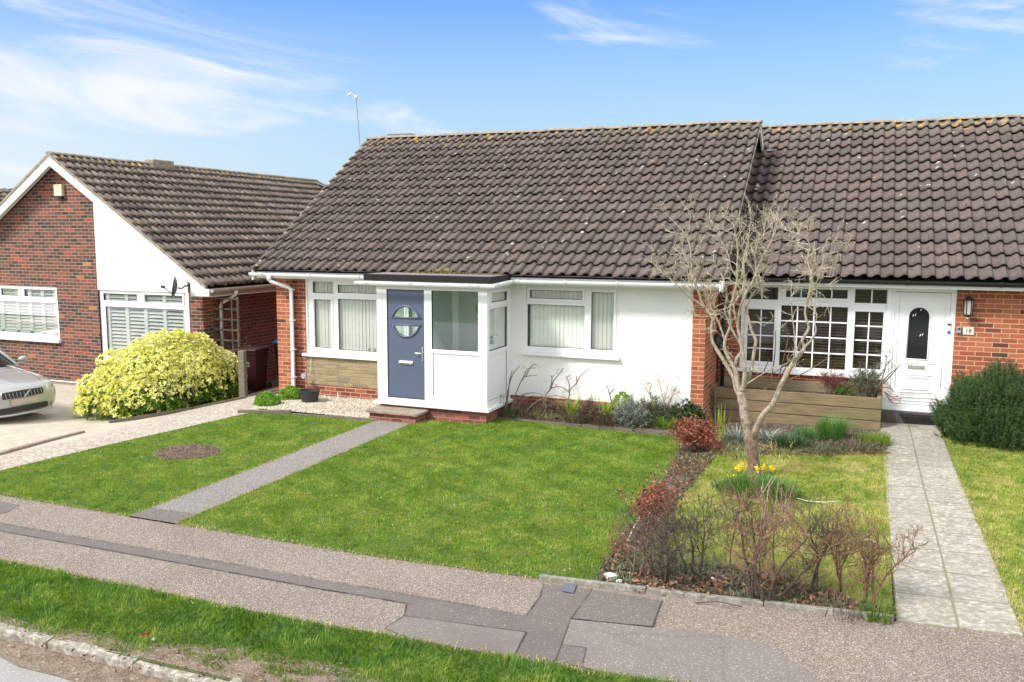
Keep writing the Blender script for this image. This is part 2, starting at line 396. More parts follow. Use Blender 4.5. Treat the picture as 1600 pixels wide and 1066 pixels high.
M['timber'] = wood_mat('grey_timber', (.13,.105,.08), (.25,.21,.155), green=.2)
def bark_mat():
    m, t = mat('mottled_magnolia_bark'); co = t.new('ShaderNodeTexCoord').outputs['Object']
    z = t.new('ShaderNodeSeparateXYZ', {0: co}).outputs[2]; n = t.noise(co, 16, 6, .7); k = t.noise(co, 5, 4, .65); f = t.noise(t.new('ShaderNodeMapping', {'Vector': co, 'Scale': (60,60,14)}).outputs[0], 1., 5, .7)
    h = t.step(t.m('ADD', z, t.m('MULTIPLY', t.m('SUBTRACT', k, .5), .9)), .35, 1.05)
    c = t.mix(h, t.mix(t.step(f, .35, .65), (.11,.065,.04), (.27,.18,.115)), t.mix(t.step(f, .3, .7), (.24,.19,.135), (.52,.45,.35)))
    c = t.mix(t.m('MULTIPLY', t.step(n, .52, .62), .6), c, (.13,.10,.07)); c = t.mix(t.m('MULTIPLY', t.step(k, .55, .7), .35), c, (.26,.27,.17))
    setc(t, c, .92, t.m('ADD', f, n), .9, .02); return m
M['bark'] = bark_mat(); M['bark_low'] = M['bark']
M['twig_pale'] = wood_mat('pale_twig', (.40,.34,.24), (.60,.53,.41), (9,9,9), green=.1)
M['twig_dark'] = wood_mat('dark_hedge_twig', (.055,.038,.03), (.13,.095,.075), (9,9,9))
M['twig_brown'] = wood_mat('brown_hedge_twig', (.15,.08,.05), (.30,.18,.11), (9,9,9))
M['twig_grey'] = wood_mat('grey_twig', (.12,.085,.062), (.30,.24,.185), (9,9,9))
def leaf_mat(name, cols, rough=.55, trans=.25, posn=1.2, patch=0):
    m, t = mat(name); a = t.new('ShaderNodeAttribute', attribute_name='rnd').outputs['Fac']
    co = t.new('ShaderNodeTexCoord').outputs['Object']; n = t.m('ADD', t.m('MULTIPLY', t.noise(co, posn, 3, .6), .5), t.m('MULTIPLY', t.noise(co, posn*6.5, 3, .6), .5))
    f = t.m('ADD', t.m('MULTIPLY', a, .55), t.m('MULTIPLY', t.m('SUBTRACT', n, .32), 1.15), clamp=True)
    if patch:
        big = t.step(t.noise(co, .75, 4, .65), .36, .64); med = t.step(t.noise(co, 3.2, 4, .7, .6), .38, .62); sml = t.step(t.noise(co, 13, 3, .6), .36, .64)
        f = t.m('ADD', t.m('MULTIPLY', a, .34), t.m('MULTIPLY', t.m('ADD', t.m('ADD', t.m('MULTIPLY', big, .26), t.m('MULTIPLY', med, .40)), t.m('MULTIPLY', sml, .34)), patch), clamp=True)
    c = t.ramp(f, cols); setc(t, c, rough)
    tr = t.new('ShaderNodeBsdfTranslucent', {'Color': c}); mx = t.new('ShaderNodeMixShader', {0: trans, 1: t.bs.outputs[0], 2: tr.outputs[0]})
    t.l.new(mx.outputs[0], t.out.inputs[0]); return m
M['grass'] = leaf_mat('lawn_grass', [(0,(.065,.155,.012)),(.3,(.125,.255,.018)),(.55,(.205,.34,.026)),(.8,(.33,.41,.045)),(1,(.50,.46,.14))], .6, .4, 1.4, .78)
M['grass_yel'] = leaf_mat('yellowed_lawn_grass', [(0,(.07,.16,.014)),(.25,(.16,.28,.022)),(.5,(.32,.41,.05)),(.75,(.54,.53,.14)),(1,(.66,.57,.27))], .6, .45, 1.6, .85)
M['grass_deep'] = leaf_mat('verge_grass', [(0,(.03,.095,.010)),(.4,(.09,.21,.016)),(.75,(.19,.32,.026)),(1,(.42,.42,.11))], .6, .45, 1.1, .8)
M['straw'] = leaf_mat('dry_grass_edge', [(0,(.30,.26,.10)),(.5,(.52,.44,.19)),(1,(.66,.56,.30))], .7, .3)
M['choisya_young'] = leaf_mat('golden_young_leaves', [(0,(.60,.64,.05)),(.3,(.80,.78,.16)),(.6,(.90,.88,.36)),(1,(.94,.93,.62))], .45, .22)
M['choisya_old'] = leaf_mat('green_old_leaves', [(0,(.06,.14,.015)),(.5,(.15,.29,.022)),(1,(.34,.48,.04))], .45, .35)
M['green_bright'] = leaf_mat('bright_green_leaves', [(0,(.11,.28,.02)),(.5,(.22,.44,.035)),(1,(.38,.58,.08))], .5, .35)
M['rosemary'] = leaf_mat('dark_rosemary_needles', [(0, (.018,.040,.013)), (.35, (.040,.088,.026)), (.7, (.085,.16,.038)), (1, (.17,.25,.075))], .55, .2, 2.5)
M['strap_green'] = leaf_mat('green_strap_leaves', [(0, (0.048, 0.128, 0.024)), (0.5, (0.112, 0.256, 0.048)), (1, (0.24, 0.416, 0.096))], .45, .25)
M['daff_leaf'] = leaf_mat('daffodil_leaf_green', [(0,(.03,.10,.015)),(.5,(.075,.20,.025)),(1,(.16,.32,.05))], .45, .25)
M['strap_yel'] = leaf_mat('yellow_green_leaves', [(0, (0.15, 0.255, 0.03)), (0.5, (0.345, 0.465, 0.068)), (1, (0.57, 0.63, 0.15))], .5, .3)
M['dark_leaf'] = leaf_mat('dark_glossy_leaves', [(0, (0.01, 0.033, 0.01)), (0.5, (0.026, 0.078, 0.019)), (1, (0.065, 0.143, 0.039))], .35, .15)
M['silver_leaf'] = leaf_mat('silver_grey_leaves', [(0, (0.15, 0.18, 0.15)), (0.5, (0.285, 0.33, 0.285)), (1, (0.48, 0.525, 0.465))], .7, .2)
M['olive_leaf'] = leaf_mat('grey_olive_leaves', [(0, (0.068, 0.088, 0.047)), (0.5, (0.149, 0.176, 0.095)), (1, (0.27, 0.284, 0.176))], .7, .2)
M['brown_leaf'] = leaf_mat('dry_brown_stems', [(0,(.06,.04,.025)),(.5,(.16,.11,.07)),(1,(.32,.24,.16))], .85, .1)
M['copper_leaf'] = leaf_mat('copper_beech_leaves', [(0,(.12,.035,.02)),(.45,(.27,.075,.042)),(.8,(.42,.15,.08)),(1,(.58,.34,.22))], .45, .15)
M['litter'] = leaf_mat('fallen_leaves', [(0,(.05,.025,.015)),(.35,(.16,.07,.04)),(.7,(.32,.17,.09)),(1,(.55,.42,.3))], .75, .1, 3)
M['pink_leaf'] = leaf_mat('red_bud_leaves', [(0,(.13,.03,.035)),(1,(.32,.09,.08))], .6, .15)
M['seed_head'] = leaf_mat('pale_seed_heads', [(0,(.30,.25,.19)),(1,(.62,.56,.46))], .8, .2)
M['daff'] = leaf_mat('daffodil_petals', [(0,(.80,.60,.02)),(1,(.92,.78,.06))], .5, .3)
M['daff_cup'] = plain('daffodil_cup', (.85,.48,.01), .5)
M['moss'] = leaf_mat('moss_tufts', [(0,(.05,.05,.02)),(.5,(.15,.13,.05)),(1,(.35,.25,.08))], .95, .05, 3)
def soil_mat(name, a, b, chip=.5):
    m, t = mat(name); co = t.new('ShaderNodeTexCoord').outputs['Object']
    n = t.noise(co, 7, 6, .7); v = t.new('ShaderNodeTexVoronoi', {'Vector': co, 'Scale': 42.}); f = t.noise(co, 70, 4, .7)
    c = t.mix(t.step(n, .3, .7), a, b)
    sel = t.step(t.new('ShaderNodeSeparateColor', {0: v.outputs['Color']}).outputs[0], 1-chip*.5, 1-chip*.4)
    c = t.mix(t.m('MULTIPLY', sel, .8), c, t.mix(t.new('ShaderNodeSeparateColor', {0: v.outputs['Color']}).outputs[1], (.16,.09,.06), (.42,.34,.26)))
    setc(t, c, .95, t.m('ADD', f, v.outputs['Distance']), .8, .02); return m
M['soil'] = soil_mat('bed_soil', (.04,.03,.02), (.10,.075,.05), .45)
M['soil_bark'] = soil_mat('bark_chip_soil', (.045,.026,.018), (.10,.06,.04), .6)
M['turf'] = soil_mat('turf_base', (.07,.11,.02), (.12,.16,.035), .02)
M['turf_yel'] = soil_mat('yellow_turf_base', (.16,.18,.045), (.26,.25,.09), .03)
M['mud'] = soil_mat('gutter_mud', (.14,.10,.07), (.27,.205,.15), .35)
def aggregate_mat():
    m, t = mat('exposed_aggregate_tarmac'); co = t.new('ShaderNodeTexCoord').outputs['Object']
    v = t.new('ShaderNodeTexVoronoi', {'Vector': co, 'Scale': 98.}); v2 = t.new('ShaderNodeTexVoronoi', {'Vector': co, 'Scale': 120.})
    h = t.new('ShaderNodeSeparateColor', {0: v.outputs['Color']}).outputs
    c = t.ramp(h[0], [(0,(.145,.117,.095)),(.3,(.215,.175,.142)),(.6,(.275,.227,.185)),(.85,(.35,.30,.25)),(1,(.50,.45,.385))])
    c = t.mix(t.step(v.outputs['Distance'], .45, .8), c, (.15,.115,.095))
    big = t.noise(co, .8, 5, .65); st = t.noise(co, 5, 4, .7)
    c = t.mix(t.m('MULTIPLY', t.step(big, .38, .7), .38), c, t.mix(1., c, (.62,.58,.55), 'MULTIPLY'))
    c = t.mix(t.m('MULTIPLY', t.step(st, .56, .7), .3), c, (.15,.125,.11))
    setc(t, c, .9, t.m('ADD', t.m('MULTIPLY', v.outputs['Distance'], -1.), t.m('MULTIPLY', v2.outputs['Distance'], -.4)), .7, .008); return m
M['aggregate'] = aggregate_mat()
def tarmac_mat(name, base, speck=.3, sc_=90., stain=.4, speckcol=(.5,.47,.44)):
    m, t = mat(name); co = t.new('ShaderNodeTexCoord').outputs['Object']
    v = t.new('ShaderNodeTexVoronoi', {'Vector': co, 'Scale': sc_}); h = t.new('ShaderNodeSeparateColor', {0: v.outputs['Color']}).outputs
    n = t.noise(co, 3, 6, .7); n2 = t.noise(co, .6, 4, .6); f = t.noise(co, 150, 3, .7)
    c = t.mix(n, tuple(x*.75 for x in base), tuple(x*1.25 for x in base))
    c = t.mix(t.m('MULTIPLY', f, .5), c, tuple(x*.6 for x in base))
    c = t.mix(t.m('MULTIPLY', t.step(h[0], 1-speck, 1-speck*.7), .75), c, speckcol)
    c = t.mix(t.m('MULTIPLY', t.step(n2, .5, .72), stain), c, tuple(x*.5 for x in base))
    ck = t.new('ShaderNodeTexVoronoi', {'Vector': t.new('ShaderNodeVectorMath', {0: co, 1: t.new('ShaderNodeCombineXYZ', {0: t.m('MULTIPLY', n, .5), 1: t.m('MULTIPLY', n, .4)}).outputs[0]}, operation='ADD').outputs[0], 'Scale': .55}, feature='DISTANCE_TO_EDGE')
    c = t.mix(t.m('MULTIPLY', t.step(ck.outputs['Distance'], .007, .002), .22), c, tuple(x*.35 for x in base))
    setc(t, c, .9, t.m('ADD', f, t.m('MULTIPLY', v.outputs['Distance'], -.5)), .6, .006); return m
M['trench'] = tarmac_mat('trench_tarmac', (.16,.135,.12), .0)
M['patch_smooth'] = tarmac_mat('smooth_tarmac_patch', (.20,.17,.152), .03, 170.)
M['patch_dark'] = tarmac_mat('dark_tarmac_patch', (.15,.128,.115), .04, 170.)
M['patch_speck'] = tarmac_mat('speckled_tarmac_patch', (.20,.172,.155), .05, 150.)
M['patch_pit'] = tarmac_mat('mottled_tarmac_strip', (.15,.128,.115), .02, 140.)
M['path_grey'] = tarmac_mat('grey_path_tarmac', (.20,.18,.165), .12, 120., .25)
M['road'] = tarmac_mat('road_tarmac', (.31,.295,.28), .06, 130., .12)
def slab_mat(name, sx, sy, base=(.36,.33,.28), off=0., worn=.5, joints=True):
    m, t = mat(name); co = t.new('ShaderNodeTexCoord').outputs['Object']; uv = t.new('ShaderNodeUVMap').outputs[0]
    s = t.new('ShaderNodeSeparateXYZ', {0: uv})
    n = t.noise(co, 4, 6, .72); mp = t.new('ShaderNodeMapping', {'Vector': co, 'Scale': (8,11,6)}).outputs[0]
    st = t.noise(mp, 2., 5, .72, .6); f = t.noise(co, 80, 4, .7); big = t.noise(co, .9, 3)
    c = t.mix(t.step(n, .3, .7), tuple(x*.72 for x in base), base)
    c = t.mix(t.m('MULTIPLY', t.step(st, .47, .62), worn), c, (.60,.57,.51))
    c = t.mix(t.m('MULTIPLY', t.step(st, .46, .32), worn), c, tuple(x*.55 for x in base))
    c = t.mix(t.m('MULTIPLY', t.step(big, .5, .75), .35), c, tuple(x*.6 for x in base))
    c = t.mix(t.m('MULTIPLY', f, .35), c, tuple(x*.6 for x in base))
    h = f
    if joints:
        u = t.m('DIVIDE', t.m('ADD', s.outputs[0], off), sx); fu = t.m('FRACT', u); cu = t.m('FLOOR', u)
        v = t.m('ADD', t.m('DIVIDE', s.outputs[1], sy), t.m('MULTIPLY', cu, .0)); fv = t.m('FRACT', v)
        wob = t.m('MULTIPLY', t.m('SUBTRACT', n, .5), .02)
        e = t.m('ADD', t.m('MINIMUM', t.m('MULTIPLY', t.m('MINIMUM', fu, t.m('SUBTRACT', 1., fu)), sx), t.m('MULTIPLY', t.m('MINIMUM', fv, t.m('SUBTRACT', 1., fv)), sy)), wob)
        j = t.step(e, .004, .014)
        wn = t.new('ShaderNodeTexWhiteNoise', {'Vector': t.new('ShaderNodeCombineXYZ', {0: cu, 1: t.m('FLOOR', v)}).outputs[0]}).outputs[0]
        c = t.mix(t.m('MULTIPLY', wn, .3), c, tuple(x*.75 for x in base))
        c = t.mix(j, (.20,.18,.10), c); h = t.m('ADD', j, t.m('MULTIPLY', f, .4))
    setc(t, c, .9, h, .6, .01); return m
M['slabs'] = slab_mat('worn_paving_slabs', .455, .62, (.34,.31,.25), worn=.8, off=-.40)
M['drive'] = slab_mat('pale_concrete_drive', 3, 3, (.52,.46,.36), worn=.35, joints=False)
M['strip'] = slab_mat('worn_white_concrete_path', 3, 3, (.40,.33,.26), worn=.9, joints=False)
M['kerb'] = slab_mat('kerb_stone', 1, 1, (.30,.265,.21), worn=.7, joints=False)
M['edging'] = slab_mat('concrete_edging', 1, 1, (.25,.23,.19), worn=.4, joints=False)
M['gravel_base'] = soil_mat('gravel_base', (.20,.16,.11), (.32,.27,.2), .8)
M['pebble'] = leaf_mat('cream_pebbles', [(0,(.20,.165,.12)),(.35,(.40,.35,.27)),(.7,(.57,.52,.42)),(1,(.74,.70,.61))], .8, 0)
M['step_top'] = soil_mat('step_slab_top', (.26,.19,.15), (.38,.31,.25), .5)
def glass_mat(name, tint, refl=.18, green=(1,1,1)):
    m = bpy.data.materials.new(name); m.use_nodes = True; t = NT(m.node_tree); t.n.clear()
    lw = t.new('ShaderNodeLayerWeight', {'Blend': .35})
    tr = t.new('ShaderNodeBsdfTransparent', {'Color': (*tint, 1)}); gl = t.new('ShaderNodeBsdfGlossy', {'Color': (*green, 1), 'Roughness': .015})
    f = t.m('ADD', refl, t.m('MULTIPLY', lw.outputs['Fresnel'], .55), clamp=True)
    mx = t.new('ShaderNodeMixShader', {0: f, 1: tr.outputs[0], 2: gl.outputs[0]}); t.new('ShaderNodeOutputMaterial', {0: mx.outputs[0]}); return m
M['glass'] = glass_mat('window_glass', (.93,.96,.94), .10)
M['glass_dark'] = glass_mat('dark_window_glass', (.85,.87,.85), .05)
M['glass_green'] = glass_mat('mirrored_green_porch_glass', (.80,.92,.86), .12)  # green tint stands in for greenery reflected from across the street
M['glass_obscure'] = plain('pale_obscure_glass', (.42,.52,.48), .12, .25, 14, bstr=.1)

# ------------------------------------------------------------------ ground sheets
def sheet(name, poly, off, m, kind='structure', thick=0.0, step=.6, label=None, cat=None, parent=None):
    """flat polygon laid on the terrain, cut finely enough to follow it"""
    bm = bmesh.new(); vs = [bm.verts.new((p[0], p[1], 0)) for p in poly]; bm.faces.new(vs)
    xs = [p[0] for p in poly]; ys = [p[1] for p in poly]
    def cut(ax, lo, hi):
        k = math.ceil(lo/step)*step
        while k < hi:
            bmesh.ops.bisect_plane(bm, geom=bm.verts[:]+bm.edges[:]+bm.faces[:], plane_co=(k if ax == 0 else 0, k if ax else 0, 0), plane_no=(1,0,0) if ax == 0 else (0,1,0))
            k += step
    cut(0, min(xs), max(xs)); cut(1, min(ys), max(ys))
    bmesh.ops.recalc_face_normals(bm, faces=bm.faces)
    if bm.faces[:] and bm.faces[:][0].normal.z < 0: bmesh.ops.reverse_faces(bm, faces=bm.faces)
    for v in bm.verts: v.co.z = g(v.co.x, v.co.y)+off
    if thick:
        r = bmesh.ops.extrude_face_region(bm, geom=bm.faces[:])
        for v in r['geom']:
            if isinstance(v, bmesh.types.BMVert): v.co.z += thick
    ul = bm.loops.layers.uv.new('UVMap')
    for f in bm.faces:
        for l in f.loops: l[ul].uv = (l.vert.co.x, l.vert.co.y)
    me = bpy.data.meshes.new(name); bm.to_mesh(me); bm.free(); me.materials.append(m)
    o = bpy.data.objects.new(name, me); COL.objects.link(o)
    if kind: o['kind'] = kind
    if label: tag(o, label, cat)
    if parent: o.parent = parent
    return o
def gp(*pts): return [G(px, py)[:2] for px, py in pts]

# base ground to the horizon
xs = [-400,-150,-60,-30]+list(np.arange(-22,8.1,.75))+[12,30,80,200,400]; ys = [-300,-100,-30,-8]+list(np.arange(-2,20.1,.75))+[24,30,60,150,500]
mb = MB(); nx = len(xs)
for y in ys:
    for x in xs: mb.v.append((x, y, g(x, y)-.05 if y > 4.9 else -.16))
for j in range(len(ys)-1):
    for i in range(nx-1): mb.f.append((j*nx+i, j*nx+i+1, (j+1)*nx+i+1, (j+1)*nx+i))
o = mb.build('ground', soil_mat('rough_ground', (.045,.065,.02), (.085,.10,.035), .02), recalc=False); tag(o, kind='structure')
# road
KY = 4.86
sheet('road', [(-40,-3.2),(40,-3.2),(40,KY-.1),(-40,KY-.1)], -.085, M['road'], step=1)
rng = np.random.default_rng(5)
def wig(x0, x1, y, amp, n, seed):
    r = random.Random(seed); return [(x0+(x1-x0)*i/n, y+r.uniform(-amp, amp)) for i in range(n+1)]
sheet('road_mud', wig(-14, 14, 4.79, .0, 30, 1)+wig(14, -14, 4.50, .10, 70, 2), -.078, M['mud'], step=1)
# pavement
PB, PF = 7.45, 5.86        # back edge (lawns) and front edge (verge)
sheet('pavement', [(-30,PF-.08),(14,PF-.08),(14,PB+.15),(-30,PB+.15)], -.012, M['aggregate'], step=.75)
trench = [(0,817),(280,866),(560,915.6),(822,960.6),(843,932),(849,911),(880,914),(926,920),(892,966),(867,1034),(800,1031),(822,987),(631,962),(635,942),(560,929),(280,879),(0,829)]
tp = [Vector((*p, 0)) for p in gp(*trench)]
tl = [Vector((-14, tp[0].y+.02, 0)), *tp, Vector((-14, tp[-1].y, 0))]
sheet('pavement_trench_patch', [(p.x, p.y) for p in tl], -.008, M['patch_pit'])
for nm, pts, mt, of in (('pavement_smooth_patch', [(601,981),(631,962),(822,987),(800,1030),(742,1024),(684,1014)], 'patch_smooth', -.004),
                    ('pavement_dark_patch', [(926,921),(980,929),(1034,938),(1019,979),(954,972),(892,966)], 'patch_dark', -.004),
                    ('pavement_speckled_patch', [(892,967),(954,973),(1019,980),(1120,991),(1195,1004),(1250,1040),(1310,1090),(1100,1085),(909,1041),(916,1012),(879,1007)], 'patch_speck', -.004),
                    ('pavement_square_patch', [(879,1007),(916,1012),(909,1041),(866,1035)], 'patch_dark', -.004),
                    ('pavement_corner_patch', [(-60,772),(30,788),(10,800),(-70,812)], 'patch_dark', -.008)):
    sheet(nm, gp(*pts), of, M[mt])
# joint lines between patches
mb = MB()
def seam(pts):
    P = gp(*pts)
    for a, b in zip(P, P[1:]):
        a = Vector((*a, 0)); b = Vector((*b, 0)); n = max(1, int((b-a).length/.12)); d = (b-a).normalized(); q = Vector((-d.y, d.x, 0))
        for i in range(n):
            p0 = a+(b-a)*i/n; p1 = a+(b-a)*(i+1)/n; w_ = random.uniform(.0015, .006)
            mb.add([(c.x, c.y, g(c.x, c.y)+.001) for c in (p0-q*w_, p1-q*w_, p1+q*w_, p0+q*w_)], [(0,1,2,3)])
random.seed(3)
for s_ in ([(0,829),(280,879),(560,929),(635,942),(631,962),(822,987),(800,1030)], [(0,817),(280,866),(560,915),(822,961),(843,932),(849,911)], [(926,920),(892,966),(867,1034)], [(892,966),(954,972),(1019,979),(1034,938)], [(879,1007),(916,1012),(909,1041)], [(601,981),(631,962)]): seam(s_)
tag(mb.build('pavement_joints', plain('joint_dirt', (.07,.06,.05), .9), recalc=False), kind='structure')

LX = -7.86; PX = -7.17
lawn_left = [(-14,PB),(LX,PB),(LX,13.0)]+gp((560,658),(500,652),(455,648),(400,646),(388,646),(300,666),(150,700),(0,736))+[(-11.45,7.8),(-14,7.62)]
lawn_main = [(PX,PB)]+[(-2.22,PB)]+gp((935,893),(958,852),(1003,797),(1050,725),(1062,700),(1063,684))+[(-6.0,13.98),(-6.05,13.42),(-7.0,13.42),(PX,13.0)]
NPL, NPR = .40, 1.31     # neighbour's path
lawn_neigh = gp((1395,968),(1393,952),(1300,925),(1200,893),(1090,880),(1000,870),(1010,845),(1058,790),(1100,735),(1135,697),(1190,700),(1270,700),(1386,706))
lawn_right = [(NPR,PB+.02),(9,PB+.02),(9,15.9),(NPR,15.9)]
sheet('front_lawn', lawn_main, -.006, M['turf']); sheet('side_lawn', lawn_left, -.006, M['turf'])
sheet('neighbour_lawn', lawn_neigh, -.006, M['turf_yel']); sheet('far_right_lawn', lawn_right, -.006, M['turf_yel'])
sheet('verge', [(-30,KY-.02),(14,KY-.02),(14,PF+.03),(-30,PF+.03)], -.004, M['turf'], step=.75)
sheet('path', [(LX,PB-.02),(PX,PB-.02),(PX,13.05),(LX,13.05)], -.03, M['path_grey'], thick=.032)
sheet('path_end_patch', [(LX-.02,PB-.02),(PX,PB-.02),(PX+.02,PB+.34),(LX,PB+.30)], -.03, M['patch_dark'], thick=.036)
sheet('neighbour_path', [(NPL,PB),(NPR,PB),(NPR,15.85),(NPL,15.85)], -.03, M['slabs'], thick=.034)
sheet('border_soil', [(-3.1,7.47),(.42,7.47),(.40,9.2),(-1.6,14.9),(-3.0,14.9)], -.012, M['soil'])
sheet('planter_bed_soil', [(-3.0,12.6),(.42,12.6),(.42,15.4),(-3.0,15.4)], -.009, M['soil'])
sheet('house_bed_soil', [(-6.0,14.0),(-2.4,14.0),(-2.4,14.62),(-6.0,14.62)], .04, M['soil'])
# bare soil circle in the side lawn
c0 = G(293, 706); cc = []
for k in range(28):
    a = 2*math.pi*k/28; r = .43*(1+.12*math.sin(3*a+1)+.08*math.sin(7*a)+.05*math.sin(11*a)); cc.append((c0.x+r*math.cos(a)*1.12, c0.y+r*math.sin(a)))
sheet('soil_circle', cc, .001, M['soil_bark'], step=.2)
CIRC = (c0.x, c0.y, .50)
# gravel patch, strip path, drive
grav = gp((420,628),(465,633),(592,632),(592,652),(560,656),(500,650),(455,646),(392,640))
grav = [(-10.6,13.05),(-8.0,13.12),(-8.0,14.62),(-10.75,14.62),(-11.0,13.9)]
sheet('gravel_patch', grav, .0, M['gravel_base'])
strip = gp((0,736),(150,700),(300,666),(388,646))+gp((420,628),(438,612))+[(-11.15,15.2),(-11.3,19),(-13.4,19),(-13.2,15.2)]+gp((375,616),(230,664),(120,690),(0,722))
sheet('side_path', gp((0,736),(150,700),(300,666),(388,646),(430,630),(450,612))+[(-11.1,15.2),(-11.1,24),(-13.6,24),(-13.6,15.6)]+gp((340,628),(240,655),(130,685),(0,712)), .003, M['strip'])
sheet('side_passage', [(-11.1,14.3),(-11.1,24),(-13.6,24),(-13.6,15.5),(-12.6,14.6)], .008, M['soil_bark'])
sheet('driveway', [(-26,PB+.1)]+[(-12.2,PB+.1)]+gp((0,718),(130,688),(240,660),(385,614))+[(-13.62,15.4),(-26,15.4)], -.004, M['drive'])
sheet('driveway_crossing', [(-26,PB+.12),(-26,PF),(-12.4,PF),(-12.0,PB+.12)], .001, M['patch_dark'])
# brick kerb between drive and side path, dark gap
def strip_box(name, pts, wd, h, mt, off=0., label=None, cat=None, seg=.5):
    mb = MB(); P = [Vector((*p, 0)) for p in pts]
    for a, b in zip(P, P[1:]):
        n = max(1, int((b-a).length/seg)); d = (b-a).normalized(); q = Vector((-d.y, d.x, 0))*wd/2
        for i in range(n):
            p0 = a+(b-a)*i/n+d*.003; p1 = a+(b-a)*(i+1)/n-d*.003; j = random.uniform(-.003, .003); qq = q*random.uniform(.94, 1.05)
            vs = [(c.x, c.y, g(c.x, c.y)+off+zz+j) for zz in (-.06, h) for c in (p0-qq, p1-qq, p1+qq, p0+qq)]
            mb.add(vs, [(3,2,1,0),(4,5,6,7),(0,1,5,4),(1,2,6,5),(2,3,7,6),(3,0,4,7)])
    o = mb.build(name, mt, bevel=.006)
    if label: tag(o, label, cat)
    return o
strip_box('drive_kerb', gp((-40,722),(130,676)), .10, .035, M['step_top'], label='low pinkish kerb between pale driveway and worn side path', cat='kerb')
strip_box('edging_strip', [(-2.72,7.44),(.38,7.47)], .055, .035, M['edging'], seg=.95, label='thin pale concrete edging strip between pavement and hedge bed', cat='edging')
strip_box('timber_edging', [(-6.02,14.03),(-2.72,14.0)], .03, .03, M['timber'], seg=1.6, label='low timber board edging the planted bed under the white wall', cat='edging')
strip_box('timber_edging', gp((372,645),(455,645)), .09, .05, M['timber'], seg=2, label='grey timber board beside the two bright green mound plants', cat='edging')
strip_box('timber_edging', gp((456,648),(590,657)), .03, .03, M['timber'], seg=2, label='thin timber strip holding back the cream gravel', cat='edging')
strip_box('timber_edging', gp((170,662),(300,640),(385,622)), .05, .05, M['timber'], seg=1.2, label='low board edging at the foot of the golden bush', cat='edging')
# kerb stones: each a thing
random.seed(8)
x = -10.4; k = 0; vis = ['short stained kerb stone at the left picture edge', 'long pale kerb stone second from the left picture edge', 'crumbling kerb stone half buried in grass', 'long bright kerb stone in front of the muddy verge', 'brown stained kerb stone beside the puddled mud', 'muddy kerb stone sunk into soil, rightmost in view']
names = []
while x < 9:
    L = random.uniform(.84, .93)
    mb = MB(); n = 6; top = []
    sink = random.uniform(-.012, .004) + (-.022 if len(names) in (2, 4, 5) else 0)
    for i in range(n+1):
        xx = x+L*i/n; jz = random.uniform(-.008, .003); jy = random.uniform(-.007, .007)
        top.append([(xx, KY-.075+jy, -.16), (xx, KY-.075+jy, .0+sink+jz), (xx, KY+.02+jy*2, .012+sink+jz), (xx, KY+.03, -.16)])
    vs = [p for r in top for p in r]; fs = []
    for i in range(n):
        for j in range(3): fs.append((i*4+j, (i+1)*4+j, (i+1)*4+j+1, i*4+j+1))
    fs += [(0,1,2,3), (n*4+3,n*4+2,n*4+1,n*4)]
    mb.add(vs, fs)
    if -7.2 < x < -2.9:
        o = mb.build('kerb_stone', M['kerb'], bevel=.01); names.append(o)
        tag(o, vis[min(len(names)-1, 5)], 'kerb stone', 'kerb stones along the road')
    x += L+.012; k += 1

